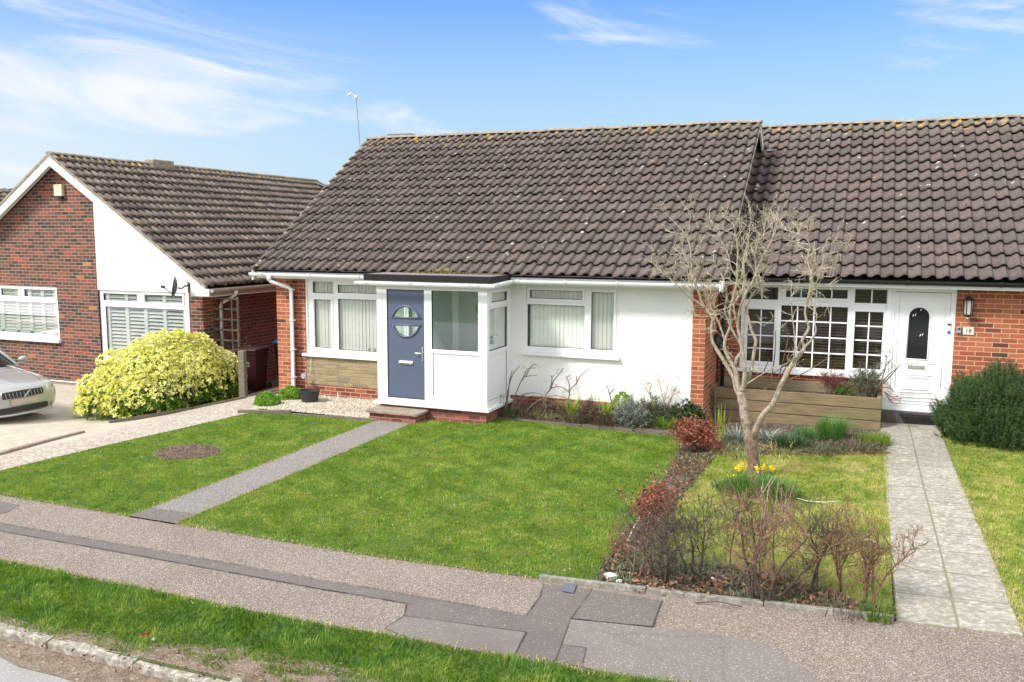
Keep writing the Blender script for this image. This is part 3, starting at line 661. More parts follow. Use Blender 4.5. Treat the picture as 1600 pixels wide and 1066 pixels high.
# ------------------------------------------------------------------ grass
from itertools import chain
def inpoly(P, poly):
    x, y = P[:,0], P[:,1]; ins = np.zeros(len(P), bool); n = len(poly)
    for i in range(n):
        x0, y0 = poly[i]; x1, y1 = poly[(i+1) % n]
        c = ((y0 > y) != (y1 > y)) & (x < (x1-x0)*(y-y0)/((y1-y0) if y1 != y0 else 1e-9)+x0); ins ^= c
    return ins
gv = np.vectorize(g)
def inview(x, y, marg=60):
    z = gv(x, y); d = np.stack([x, y, z-CAMH], 1)
    r = d@np.array(CR); dn = d@np.array(CD); f = d@np.array(CF)
    px = 800+F_PX*r/np.maximum(f, .1); py = 533+F_PX*dn/np.maximum(f, .1)
    return (f > .5) & (px > -marg-250) & (px < 1600+marg+250) & (py < 1066+marg+150)
def blades(name, poly, dens, h, wd, m, seed, grow=.0, holes=(), lean=.6, clump=.0, label=None, cat='grass', thin=None, parent=None):
    r = np.random.default_rng(seed); poly = [tuple(p[:2]) for p in poly]
    xs = [p[0] for p in poly]; ys = [p[1] for p in poly]; A = (max(xs)-min(xs))*(max(ys)-min(ys)); n = int(A*dens)
    P = np.stack([r.uniform(min(xs), max(xs), n), r.uniform(min(ys), max(ys), n)], 1)
    P = P[inpoly(P, poly)]; P = P + r.normal(0, grow, P.shape) if grow else P
    P = P[inview(P[:,0], P[:,1])]
    for (hx, hy, hr) in holes: P = P[np.hypot((P[:,0]-hx)/1.12, P[:,1]-hy) > hr*(.92+.12*r.random(len(P)))]
    if thin is not None: P = P[r.random(len(P)) < thin(P)]
    n = len(P)
    cl = .5+.5*np.sin(P[:,0]*5.1+1.3*np.sin(P[:,1]*3.7))*np.cos(P[:,1]*4.3+np.sin(P[:,0]*7.9)) if clump else np.zeros(n)
    cl2 = .5+.5*np.sin(P[:,0]*17+2*np.sin(P[:,1]*13))*np.cos(P[:,1]*19)
    H = h*(.55+.75*r.random(n))*(1+clump*(cl*.7+cl2*.5)); Wd = wd*(.7+.6*r.random(n))
    a = r.uniform(0, 2*np.pi, n); la = r.uniform(0, 2*np.pi, n); ln = lean*H*r.random(n)
    if clump: ang = 3*np.sin(P[:,0]*3.1+2*P[:,1])+2*np.cos(P[:,1]*5); la = np.where(r.random(n) < .6, ang, la)
    z0 = gv(P[:,0], P[:,1])-.008
    B = np.stack([P[:,0], P[:,1], z0], 1); wv = np.stack([np.cos(a), np.sin(a), 0*a], 1)*Wd[:,None]/2; lv = np.stack([np.cos(la), np.sin(la), 0*la], 1)*ln[:,None]
    up = np.zeros((n,3)); up[:,2] = H
    V = np.stack([B-wv, B+wv, B+wv*.75+up*.55+lv*.35, B-wv*.75+up*.55+lv*.35, B+up*.92+lv], 1).reshape(-1, 3)
    b = np.arange(n)*5
    T = np.concatenate([np.stack([b,b+1,b+2],1), np.stack([b,b+2,b+3],1), np.stack([b+3,b+2,b+4],1)])
    q = np.clip(r.random(n)*.75+.25*cl2, 0, 1); q[r.random(n) < .03] = 1.
    o = np_mesh(name, V, T, m, rnd=np.tile(q, 3), parent=parent); tag(o, label, None, kind='stuff'); o['category'] = cat
    return o
blades('grass', lawn_main, 4800, .024, .0085, M['grass'], 1, .035, clump=.45, label='short mown green grass of the large front lawn')
blades('grass', lawn_left, 4400, .024, .0085, M['grass'], 2, .035, clump=.45, holes=[CIRC], label='short mown green grass of the lawn left of the grey path')
blades('grass', lawn_neigh, 4000, .028, .009, M['grass_yel'], 3, .025, clump=.5, label='patchy yellow green grass of the lawn under the bare tree')
blades('grass', [(NPR,PB+.05),(5.2,PB+.05),(5.2,15.4),(NPR,15.4)], 3800, .03, .009, M['grass_yel'], 4, .02, clump=.4, label='yellow green grass right of the slab path')
vp = [(-12,KY+.005),(6,KY+.005),(6,PF),(-12,PF)]
def vthin(P):   # muddy worn stretch beside the kerb
    x, y = P[:,0], P[:,1]
    bare = np.exp(-((x+4.0)/1.2)**2)*np.clip(1.35-(y-KY)/.42, 0, 1)*(.7+.5*np.sin(x*9+3*np.sin(y*14))) + .75*np.clip(1-(y-KY-.03)/.20, 0, 1)*(.6+.5*np.sin(x*7.3))
    return np.clip(1-bare*1.15, .04, 1)
blades('grass', vp, 6000, .030, .0085, M['grass_deep'], 5, .02, clump=1.0, lean=1.0, thin=vthin, label='rough green grass of the roadside verge')
blades('grass', [(-11,PF-.03),(3,PF-.03),(3,PF+.05),(-11,PF+.05)], 2500, .03, .009, M['straw'], 6, .025, lean=1.6, label='dry straw coloured grass along the verge edge')
def band(pts, w_=.05):
    P = [Vector((*p[:2], 0)) for p in pts]; L = []; R_ = []
    for i, p in enumerate(P):
        d = (P[min(i+1, len(P)-1)]-P[max(i-1, 0)]).normalized(); q = Vector((-d.y, d.x, 0))*w_; L.append((p+q)[:2]); R_.append((p-q)[:2])
    return L+R_[::-1]
blades('grass', band([(LX,PB),(LX,12.9)], .03), 2200, .028, .009, M['straw'], 7, .012, lean=1.6, label='dry pale grass fringe along the grey path')
blades('grass', band([(PX,PB),(PX,12.9)], .03), 2200, .028, .009, M['straw'], 17, .012, lean=1.6, label='dry pale grass fringe on the right side of the grey path')
blades('grass', [(NPL+.44,PB),(NPL+.47,PB),(NPL+.47,15.5),(NPL+.44,15.5)], 3200, .018, .007, M['straw'], 19, .006, lean=1.6, thin=lambda P: .5+.5*np.sin(P[:,1]*4+np.sin(P[:,1]*9)), label='mossy weeds in the centre joint of the slab path')
for yy_ in (PB+.33, 10.05): blades('grass', [(LX,yy_-.02),(PX,yy_-.02),(PX,yy_+.03),(LX,yy_+.03)], 2600, .02, .008, M['grass_yel'], 18, .01, lean=1.4, label='thin line of grass growing in a joint of the grey path')
blades('grass', band([(NPR+.02,PB),(NPR+.02,12.5)], .05), 1800, .035, .009, M['straw'], 8, .02, lean=1.4, label='dry grass fringe right of the slab path')
blades('grass', [(-11.3,PB-.03),(-2.3,PB-.03),(-2.3,PB+.02),(-11.3,PB+.02)], 1900, .025, .009, M['straw'], 9, .012, lean=1.6, thin=lambda P: np.where((P[:,0] > LX) & (P[:,0] < PX), .25, 1.), label='dry grass fringe between front lawn and pavement')
sheet('verge_mud', [(-14,KY+.0),(2,KY+.0),(2,KY+.06),(-2.4,KY+.12),(-2.9,KY+.3),(-3.6,KY+.45),(-4.6,KY+.42),(-5.3,KY+.2),(-6.3,KY+.11),(-14,KY+.07)], .0, M['mud'], step=.4)
# ------------------------------------------------------------------ building helpers
def holed(mb, F, outer, holes, d, depth):
    """front skin at depth d with rectangular holes and reveals going back by depth"""
    u0,u1,z0,z1 = outer
    us = sorted({u0,u1,*[min(max(h[i],u0),u1) for h in holes for i in (0,1)]}); zs = sorted({z0,z1,*[min(max(h[i],z0),z1) for h in holes for i in (2,3)]})
    for a, b in zip(us, us[1:]):
        for c, e in zip(zs, zs[1:]):
            if b-a < 1e-6 or e-c < 1e-6: continue
            m_ = ((a+b)/2, (c+e)/2)
            if any(h[0] < m_[0] < h[1] and h[2] < m_[1] < h[3] for h in holes): continue
            mb.add([F(a,d,c),F(b,d,c),F(b,d,e),F(a,d,e)], [(0,1,2,3)])
    for h in holes:
        a,b,c,e = h
        for p,q in (((a,c),(b,c)),((b,c),(b,e)),((b,e),(a,e)),((a,e),(a,c))):
            mb.add([F(p[0],d,p[1]),F(q[0],d,q[1]),F(q[0],d-depth,q[1]),F(p[0],d-depth,p[1])], [(0,1,2,3)])
    return mb
def wall(parent, name, F, outer, holes, m, d=0., reveal=.09):
    return holed(MB(), F, outer, holes, d, reveal).build(name, m, parent)
def ring(mb, F, r, w_, d0, d1):
    u0,u1,z0,z1 = r
    mb.fbox(F,u0,u1,d0,d1,z0,z0+w_); mb.fbox(F,u0,u1,d0,d1,z1-w_,z1); mb.fbox(F,u0,u0+w_,d0,d1,z0+w_,z1-w_); mb.fbox(F,u1-w_,u1,d0,d1,z0+w_,z1-w_)
def window(parent, F, outer, panes, cas=(), sill=None, glass='glass', dd=-.035, bars=None, m='upvc'):
    """frame mesh > panes mesh, sill, glazing bars"""
    mb = MB(); holed(mb, F, outer, panes, dd, .05)
    u0,u1,z0,z1 = outer; mb.fbox(F,u0-.001,u0+.012,dd-.06,dd-.001,z0,z1); mb.fbox(F,u1-.012,u1+.001,dd-.06,dd-.001,z0,z1); mb.fbox(F,u0,u1,dd-.06,dd-.001,z1-.012,z1)
    for i in cas:
        a,b,c,e = panes[i]; ring(mb, F, (a-.052,b+.052,c-.052,e+.052), .046, dd, dd+.018)
    o = mb.build('window', M[m], parent, bevel=.003)
    gk = MB()
    for a,b,c,e in panes: ring(gk, F, (a-.004,b+.004,c-.004,e+.004), .011, dd-.034, dd-.012)
    gk.build('gasket', M['seal'], o)
    gm = MB()
    for a,b,c,e in panes: gm.add([F(a,dd-.03,c),F(b,dd-.03,c),F(b,dd-.03,e),F(a,dd-.03,e)], [(0,1,2,3)])
    gm.build('pane', M[glass], o)
    if bars:
        bm_ = MB()
        for a,b,c,e,nx_,nz_ in bars:
            for i in range(1, nx_): uu = a+(b-a)*i/nx_; bm_.fbox(F, uu-.011, uu+.011, dd-.026, dd-.012, c, e)
            for i in range(1, nz_): zz = c+(e-c)*i/nz_; bm_.fbox(F, a, b, dd-.0245, dd-.0135, zz-.011, zz+.011)
        bm_.build('glazing_bars', M[m], o)
    if sill:
        s_ = MB(); s_.fbox(F, sill[0], sill[1], -.02, sill[4] if len(sill) > 4 else .07, sill[2], sill[3]); s_.build('sill', M[m], o, bevel=.006)
    return o
def vblind(parent, F, r, d, m, pitch=.080, gap=0.0, seed=1, tilt=.35):
    rr = random.Random(seed); mb = MB(); u = r[0]
    while u < r[1]:
        t_ = tilt+rr.uniform(-.08, .08); w_ = .089*math.cos(t_)/2; dz = .089*math.sin(t_)/2
        mb.add([F(u+.045-w_,d-dz,r[2]),F(u+.045,d+.006,r[2]),F(u+.045+w_,d+dz,r[2]),F(u+.045+w_,d+dz,r[3]),F(u+.045,d+.006,r[3]),F(u+.045-w_,d-dz,r[3])], [(0,1,4,5),(1,2,3,4)]); u += pitch
    return mb.build('blind', m, parent, smooth=False)
def hslats(parent, F, r, d, m, pitch, wd, tilt, name='blind', stiles=(), sw=.05, seed=1):
    rr = random.Random(seed); mb = MB(); z = r[2]+pitch/2
    while z < r[3]:
        t_ = tilt+rr.uniform(-.05, .05); a = wd*math.cos(t_)/2; b = wd*math.sin(t_)/2
        mb.add([F(r[0],d+a,z-b),F(r[1],d+a,z-b),F(r[1],d+a*.9,z-b+.008),F(r[0],d+a*.9,z-b+.008),F(r[0],d-a,z+b),F(r[1],d-a,z+b),F(r[1],d-a,z+b+.008),F(r[0],d-a,z+b+.008)], [(0,1,2,3),(3,2,6,7),(4,7,6,5),(0,4,5,1)]); z += pitch
    for u in stiles: mb.fbox(F, u-sw/2, u+sw/2, d-.02, d+.035, r[2], r[3])
    if stiles: mb.fbox(F, r[0], r[1], d-.02, d+.035, r[3]-.05, r[3]); mb.fbox(F, r[0], r[1], d-.02, d+.035, r[2], r[2]+.07)
    return mb.build(name, m, parent)
def room(parent, x0, x1, y0, y1, z0, z1, m, name='room'):
    mb = MB()
    P = [(x0,y0,z0),(x1,y0,z0),(x1,y1,z0),(x0,y1,z0),(x0,y0,z1),(x1,y0,z1),(x1,y1,z1),(x0,y1,z1)]
    mb.add(P, [(0,1,2,3),(4,5,6,7),(1,2,6,5),(2,3,7,6),(3,0,4,7)])
    return mb.build(name, m, parent, recalc=False)
def R4(F_, p0, p1, y):      # pixel corners -> (x0,x1,z0,z1) on a street-facing wall
    a = Yp(p0[0], p0[1], y); b = Yp(p1[0], p1[1], y); return (a.x, b.x, b.z, a.z)
def tiles(parent, O, U, S, L, rows, e, tw, m, name='roof', clips=(), hp=.052, seed=1, flip=False, u_off=0.0):
    """interlocking bold-roll tiles: O eave corner, U along the eave, S up the slope"""
    O = Vector(O); U = Vector(U).normalized(); S = Vector(S).normalized(); N = U.cross(S).normalized()
    if N.z < 0: N = -N
    rr = np.random.default_rng(seed); nt = int(math.ceil(L/tw)); K = 12
    us = np.linspace(0, 1, K)
    c = us if not flip else 1-us
    def pf_(q): 
        a = np.clip((q-.30)/.42, 0, 1); up_ = a*a*(3-2*a); b_ = np.clip((q-.86)/.14, 0, 1); return up_*(1-b_*b_*(3-2*b_)) - .10*np.sin(np.clip(q/.35, 0, 1)*np.pi)
    prof = pf_(c)*hp
    V = []; Fc = []; UVs = []; n0 = 0
    On, Un, Sn, Nn = map(np.array, (O, U, S, N))
    for j in range(rows):
        for i in range(nt):
            ja = rr.normal(0, .0035); jb = rr.normal(0, .003); js = rr.normal(0, .009); tl = rr.normal(0, .002)
            u0 = i*tw; w_ = min(tw, L-u0)
            base = On + Un*(u0+u_off)
            uu = us*w_
            def line(s, lift): return base + np.outer(uu, Un) + Sn*(j*e+s) + np.outer(prof+lift+np.linspace(-tl, tl, K), Nn)
            lo2 = line(js+.07, -.012+ja); lo = line(js+.008, .034+ja); lo1 = line(js, .054+ja); md = line(e*.5, .030+(ja+jb)/2); hi = line(e+.03, .004+jb)
            V += [lo2, lo, lo1, md, hi]
            for r_ in range(4):
                for k in range(K-1):
                    a = n0+r_*K+k; Fc.append((a, a+1, a+1+K, a+K))
                    vv = (.02, .02, .05, .5, .98); f0, f1 = vv[r_], vv[r_+1]
                    UVs += [i+us[k]*.98+.01, j+f0, i+us[k+1]*.98+.01, j+f0, i+us[k+1]*.98+.01, j+f1, i+us[k]*.98+.01, j+f1]
            n0 += 5*K
    V = np.concatenate(V)
    o = np_mesh(name, V, np.array(Fc), m, parent=parent)
    ul = o.data.uv_layers.new(name='UVMap'); ul.data.foreach_set('uv', np.array(UVs, np.float32))
    if clips:
        off = wloc(parent); bm = bmesh.new(); bm.from_mesh(o.data)
        for co, no in clips: bmesh.ops.bisect_plane(bm, geom=bm.verts[:]+bm.edges[:]+bm.faces[:], plane_co=Vector(co)-off, plane_no=no, clear_outer=True)
        bm.to_mesh(o.data); bm.free()
    return o
def ridge(parent, a, b, m, r=.095, seg=.45, name='ridge_tiles', seed=1):
    rr = random.Random(seed); a = Vector(a); b = Vector(b); d = (b-a).normalized(); q = d.cross(Vector((0,0,1))).normalized(); up = q.cross(d)
    n = int((b-a).length/seg); mb = MB()
    for i in range(n):
        p0 = a+(b-a)*i/n; p1 = a+(b-a)*(i+1)/n+d*.01; j = rr.uniform(-.008, .008); vs = []
        for p, rr_ in ((p0, r*1.04), (p1, r*.98)):
            for k in range(7):
                an = math.pi*k/6; vs.append(p + q*math.cos(an)*rr_ + up*(math.sin(an)*rr_*.62+j-.03))
        mb.add(vs, [(k,k+1,k+8,k+7) for k in range(6)]+[tuple(range(7)), tuple(range(13,6,-1))])
    return mb.build(name, m, parent)
def gutter(parent, pts, m, r=.056, brackets=(), name='gutter', flat=False):
    """half-round gutter along a polyline at its rim height"""
    mb = MB(); P = [Vector(p) for p in pts]; n = 9; rings = []
    for i, p in enumerate(P):
        d0 = (P[i]-P[i-1]).normalized() if i else (P[1]-P[0]).normalized(); d1 = (P[i+1]-P[i]).normalized() if i < len(P)-1 else d0
        d = (d0+d1).normalized(); q = d.cross(Vector((0,0,1))).normalized(); sc_ = 1/max(.4, d.dot(d0))
        rings.append([p + q*math.cos(math.pi+math.pi*k/(n-1))*r*sc_ + Vector((0,0,1))*math.sin(math.pi+math.pi*k/(n-1))*r*1.25 for k in range(n)] +
                     [p + q*math.cos(2*math.pi-math.pi*k/(n-1))*r*.88*sc_ + Vector((0,0,1))*math.sin(2*math.pi-math.pi*k/(n-1))*r*1.1 for k in range(n)])
    vs = [v for r_ in rings for v in r_]; m2 = 2*n
    fs = [(i*m2+k, i*m2+(k+1)%m2, (i+1)*m2+(k+1)%m2, (i+1)*m2+k) for i in range(len(P)-1) for k in range(m2)]
    fs += [tuple(range(n)), tuple((len(P)-1)*m2+k for k in range(n))]
    mb.add(vs, fs)
    for t_, i in brackets:       # clips: fraction along segment i
        c = P[i]+(P[i+1]-P[i])*t_; d = (P[i+1]-P[i]).normalized(); q = d.cross(Vector((0,0,1))).normalized()
        for s_ in (-1, 1):
            pass
        ring_ = [c + q*math.cos(math.pi+math.pi*k/8)*(r+.008) + Vector((0,0,1))*math.sin(math.pi+math.pi*k/8)*(r*1.25+.008) for k in range(9)]
        mb.add([v-d*.018 for v in ring_]+[v+d*.018 for v in ring_], [(k,k+1,k+10,k+9) for k in range(8)])
        mb.box(*(c.x-.018, c.x+.018) if abs(d.x) > .5 else (c.x+r-.006, c.x+r+.014), *((c.y-r-.014, c.y-r+.006) if abs(d.x) > .5 else (c.y-.018, c.y+.018)), c.z-.02, c.z+.012)
    return mb.build(name, m, parent, smooth=False)

# ------------------------------------------------------------------ the main bungalow
PITCH_T = (5.60-2.58)/(18.7-14.18)
SL = math.hypot(18.7-14.18, 5.60-2.58)
A = thing('bungalow', 'white rendered bungalow with slate blue front door in the middle of the picture', 'house', (-6.7, 14.6, .1))
F1 = FY(14.6)
xl, xr = -11.05, -2.40
w1o = (-10.40, -8.06, .90, 2.405)
w1p = [R4(F1,(487,439),(519,462),14.6), R4(F1,(490,472.5),(516,544),14.6), R4(F1,(528,443.5),(589,460.5),14.6), R4(F1,(526.5,470.5),(591,549),14.6)]
w1p[0] = (Yp(487,450,14.6).x, Yp(519,450,14.6).x, 2.13, 2.36); w1p[1] = (Yp(490,500,14.6).x, Yp(516,500,14.6).x, 1.02, 2.0)
x2 = Yp(527,500,14.6).x
w1p[2] = (x2,-8.17,2.15,2.31); w1p[3] = (x2,-8.15,1.0,2.03)
w2o = (-5.645,-3.90,1.19,2.405)
w2p = [(Yp(827,460,14.6).x, Yp(909,460,14.6).x, 2.17, 2.32), (Yp(823,500,14.6).x, Yp(912,500,14.6).x, 1.29, 2.06), (Yp(923,500,14.6).x, Yp(957.5,500,14.6).x, 1.29, 2.31)]
wall(A, 'brick_wall', F1, (-11.02, -10.42, -.4, 2.43), [], M['brick_red'])
wall(A, 'brick_plinth', F1, (-10.42, -8.06, -.4, .27), [], M['brick_red'], d=.012)
wall(A, 'stone_panel', F1, (-10.42, -8.06, .27, .88), [], M['stone'], d=.02)
mb = MB(); holed(mb, F1, (-10.42,-8.06,.88,2.43), [w1o], 0, .1); mb.build('window_wall', M['render'], A)
wall(A, 'render_wall', F1, (-6.02, -2.62, .37, 2.44), [w2o], M['render'], d=.0)
mb = MB(); mb.box(-6.0, -2.6, 14.57, 14.62, -.3, .37); mb.build('brick_plinth', M['brick_plinth'], A)
mb = MB(); mb.box(-11.05, -10.73, 14.48, 14.62, -.4, 2.43); mb.build('brick_pier', M['brick_orange'], A)
mb = MB(); mb.box(-2.62, -2.40, 14.58, 14.72, -.3, 2.44); mb.build('brick_pier', M['brick_orange'], A)
# porch back wall (inside the porch)
mb = MB(); holed(mb, F1, (-8.06,-6.02,.0,2.5), [(-7.85,-7.0,.25,2.3)], 0, .1); mb.build('inner_wall', M['room'], A)
mb = MB(); mb.fbox(F1, -7.85,-7.0,-.10,-.05,.25,2.3); dI = mb.build('inner_door', M['glass_obscure'], A)
mb = MB(); q_ = Yp(713,500,14.6).x; mb.fbox(F1, q_-.06, q_+.06, .0, .05, .25, 2.42); mb.fbox(F1, -7.9, -7.80, .0, .03, .25, 2.4); mb.build('inner_frame', M['upvc'], A)
# gables
yr = 18.7; zr = 5.60
for s_, x0, x1, nm, mt in ((1, -2.52, -2.40, 'right_wall', 'brick_orange'), (-1, -11.05, -10.93, 'left_wall', 'brick_red')):
    Fx = FXr(x1) if s_ > 0 else FXl(x0)
    lo = 14.72 if s_ > 0 else 14.62
    MB().prism(Fx, [(lo,-.4),(22.8,-.4),(22.8,2.45),(yr, zr-.12-.12),(lo,2.45 if s_ < 0 else 2.52)] if s_ < 0 else [(lo,-.4),(22.8,-.4),(22.8,2.5),(lo,2.5)], -.12, 0).build(nm, M[mt], A)
MB().prism(FXr(-2.40), [(14.7,2.5),(22.7,2.5),(yr, zr-.18)], -.10, .035).build('hanging_tile_gable', M['tile_hung'], A)
mb = MB(); mb.box(-11.0,-2.45,22.7,22.8,-.4,2.5); mb.build('rear_wall', M['brick_red'], A)
# roof
ex0, ex1 = -11.42, -2.08
ye, ze = 14.18, 2.58
S1 = Vector((0, 4.52, 3.02)).normalized()
rows = 16; e_ = SL/rows
r1 = tiles(A, (ex0, ye, ze), (1,0,0), S1, ex1-ex0, rows, e_, .2085, M['tile_main'], seed=3)
tiles(A, (ex0, 2*yr-ye, ze), (1,0,0), Vector((0,-4.52,3.02)), ex1-ex0, rows, e_, .2085, M['tile_main'], name='rear_roof', seed=4)
ridge(r1, (ex0-.01, yr, zr+.055), (ex1+.01, yr, zr+.055), M['ridge'])
mb = MB(); mb.add([(ex0+.05,ye+.03,ze-.02),(ex1-.05,ye+.03,ze-.02),(ex1-.05,yr,zr-.02),(ex0+.05,yr,zr-.02),(ex0+.05,2*yr-ye-.03,ze-.02),(ex1-.05,2*yr-ye-.03,ze-.02)], [(0,1,2,3),(3,2,5,4)]); mb.build('roof_underlay', M['gut_black'], A)
# verge mortar and bargeboards
for xx, sgn in ((ex1, 1), (ex0, -1)):
    b1 = MB(); b2 = MB()
    for (ya, za, yb, zb) in ((ye+.02, ze, yr, zr), (2*yr-ye-.02, ze, yr, zr)):
        x0, x1 = (xx-.03, xx+.004) if sgn > 0 else (xx-.004, xx+.03)
        hb_ = .19 if ya > yr or sgn < 0 else .05
        b1.add([(x0,ya,za-hb_),(x1,ya,za-hb_),(x1,ya,za-.02),(x0,ya,za-.02),(x0,yb,zb-hb_),(x1,yb,zb-hb_),(x1,yb,zb-.02),(x0,yb,zb-.02)], [(0,1,2,3),(4,5,6,7),(0,1,5,4),(1,2,6,5),(2,3,7,6),(3,0,4,7)])
        x0, x1 = (xx-.05, xx+.012) if sgn > 0 else (xx-.012, xx+.05)
        b2.add([(x0,ya,za-.025),(x1,ya,za-.025),(x1,ya,za+.02),(x0,ya,za+.02),(x0,yb,zb-.025),(x1,yb,zb-.025),(x1,yb,zb+.02),(x0,yb,zb+.02)], [(0,1,2,3),(4,5,6,7),(0,1,5,4),(1,2,6,5),(2,3,7,6),(3,0,4,7)])
    b1.build('bargeboard', M['fascia'], A); b2.build('verge_mortar', M['ridge'], A)
for bx_ in ((ex0+.06, -8.2, 14.26, 14.30, 2.43, 2.60), (-5.86, ex1+.01, 14.26, 14.30, 2.43, 2.60)): mb = MB(); mb.box(*bx_); mb.build('fascia', M['fascia'], A, bevel=.004)
mb = MB(); mb.box(ex1-.05,ex1+.012,14.14,14.259,2.41,2.58); mb.build('eave_end_cap', M['fascia'], A, bevel=.004)
mb = MB(); mb.box(ex0+.06, ex1-.06, 14.30, 14.60, 2.425, 2.44); mb.build('soffit', M['fascia'], A)
gutter(A, [(ex0-.04,14.20,2.535),(-8.25,14.20,2.525)], M['upvc'], brackets=[(.1,0),(.45,0),(.8,0)])
gutter(A, [(-8.42,13.30,2.475),(-5.74,13.30,2.475),(-5.74,14.20,2.515),(ex1+.02,14.20,2.53)], M['upvc'], brackets=[(.09,0),(.42,0),(.84,0),(.9,0),(.25,1),(.75,1),(.03,2),(.27,2),(.52,2),(.78,2)])
# left downpipe with swan neck
mb = MB(); px_ = -10.68
mb.tube([(-11.0,14.20,2.49),(-11.0,14.20,2.40),(-10.98,14.21,2.37),(-10.72,14.44,2.24),(px_,14.47,2.20),(px_,14.47,.16),(px_+.0,14.44,.10)], .038, 10)
mb.lathe((-11.0,14.20,2.39), [(.046,0),(.046,.09)], 12)
for zz in (2.17, 1.55, .95, .38): mb.lathe((px_,14.47,zz), [(.045,0),(.045,.05)], 12); mb.box(px_-.07, px_+.07, 14.49, 14.51, zz+.015, zz+.035)
mb.build('downpipe', M['upvc'], A, smooth=True)
# windows
def shut(o): return o
win1 = window(A, F1, w1o, w1p, cas=(1,), sill=(-10.50,-8.12,.845,.90,.075))
vblind(win1, F1, (-10.38,-8.1,.93,2.38), -.115, M['blind_white'], seed=2, tilt=.12)
win2 = window(A, F1, w2o, w2p, cas=(2,0), sill=(-5.70,-3.87,1.135,1.19,.075))
vblind(win2, F1, (-5.60,-3.93,1.2,2.38), -.115, M['blind_white'], seed=4, tilt=.12)
room(A, -10.9,-8.1,14.75,18,.2,2.42, M['room']); room(A, -5.75,-3.7,14.75,17.4,.2,2.42, M['room'])
# orchid pots on the sill of window 1
for xx in (-9.02, -8.90):
    mb = MB(); mb.lathe((xx,14.72,.98), [(.022,0),(.035,.03),(.033,.08)], 8); mb.tube([(xx,14.72,1.04),(xx+.015,14.72,1.12)], .008, 4)
    o = mb.build('sill_ornament', M['grey_plastic']); tag(o, ('small grey ornament on the left window sill, %s of two' % ('left' if xx < -9 else 'right')), 'ornament')

# ------------------------------------------------------------------ porch of the main bungalow (part tree under its own thing: it is part of the house)
FP = FY(13.5); FS = FXr(-5.93)
pz0, pz1 = .30, 2.42
PX0, PX1 = -8.11, -5.93
mb = MB(); mb.box(PX0+.03, PX1-.03, 13.53, 14.58, -.25, .245); mb.build('porch_plinth', M['brick_plinth'], A)
mb = MB(); mb.box(PX0-.06, PX1+.055, 13.44, 13.60, .245, .30); mb.box(PX1-.12, PX1+.055, 13.60, 14.60, .245, .30); mb.box(PX0-.03, PX0+.1, 13.60, 14.58, .245, .30); mb.build('porch_sill', M['upvc'], A, bevel=.006)
gT, gB = 2.335, 1.295
win_px = (Yp(674,500,13.5).x, Yp(747,500,13.5).x)
mb = MB(); doorhole = (-7.905, -7.145, .365, 2.335); glh = (-7.0, win_px[1], gB, gT); pnh = (-6.985, win_px[1]+.005, .45, 1.225)
holed(mb, FP, (PX0, PX1, pz0, pz1), [doorhole, glh, pnh], 0, .05)
for u in (-8.0, -7.075): mb.fbox(FP, u-.003, u+.003, .0, .004, pz0, pz1)
# thin side frame
sT = Yp(0,0,1)
tl_ = (13.66, 14.40, 2.14, 2.30); sl = (13.60, 14.41, 1.30, 2.03); sp = (13.60, 14.41, .42, 1.225)
holed(mb, FS, (13.5, 14.60, pz0, pz1), [tl_, sl, sp], 0, .05)
ring(mb, FS, (tl_[0]-.06, tl_[1]+.06, tl_[2]-.06, tl_[3]+.06), .05, 0, .018)
FL = FXl(PX0); holed(mb, FL, (13.5, 14.60, pz0, pz1), [(13.60,14.5,1.3,2.3)], 0, .05)
mb.box(PX0+.005, PX1-.005, 13.56, 14.56, pz1-.02, pz1)
pf = mb.build('porch_frame', M['upvc'], A, bevel=.003)
gk = MB()
for F_, hs in ((FP, [glh]), (FS, [tl_, sl])):
    for a,b,c,e in hs: ring(gk, F_, (a-.004,b+.004,c-.004,e+.004), .012, -.034, -.010)
for F_, hs in ((FP, [pnh]), (FS, [sp])):
    for a,b,c,e in hs: ring(gk, F_, (a-.002,b+.002,c-.002,e+.002), .006, -.03, -.012)
gk.build('gasket', M['seal'], pf)
for F_, hs in ((FP, [glh]), (FS, [tl_, sl]), (FL, [(13.60,14.5,1.3,2.3)])):
    for a,b,c,e in hs: gm = MB(); gm.add([F_(a,-.03,c),F_(b,-.03,c),F_(b,-.03,e),F_(a,-.03,e)], [(0,1,2,3)]); gm.build('pane', M['glass_green'], pf)
for F_, hs in ((FP, [pnh]), (FS, [sp])):
    for a,b,c,e in hs: pm = MB(); pm.fbox(F_, a, b, -.05, -.020, c, e); pm.build('panel', M['upvc_panel'], pf)
# blue door with its split round window
D = MB(); u0,u1,z0,z1 = doorhole; cx = (u0+u1)/2; cz = 1.765; rad_ = .265; gap = .072
def arc(sign, r, n=18): return [(cx+r*math.cos(a), cz+r*math.sin(a)) for a in np.linspace(math.asin(gap/r)*1.0, math.pi-math.asin(gap/r), n)] if sign > 0 else [(cx+r*math.cos(a), cz+r*math.sin(a)) for a in np.linspace(-math.asin(gap/r), -math.pi+math.asin(gap/r), n)]
N_ = 18
dfr = -.022
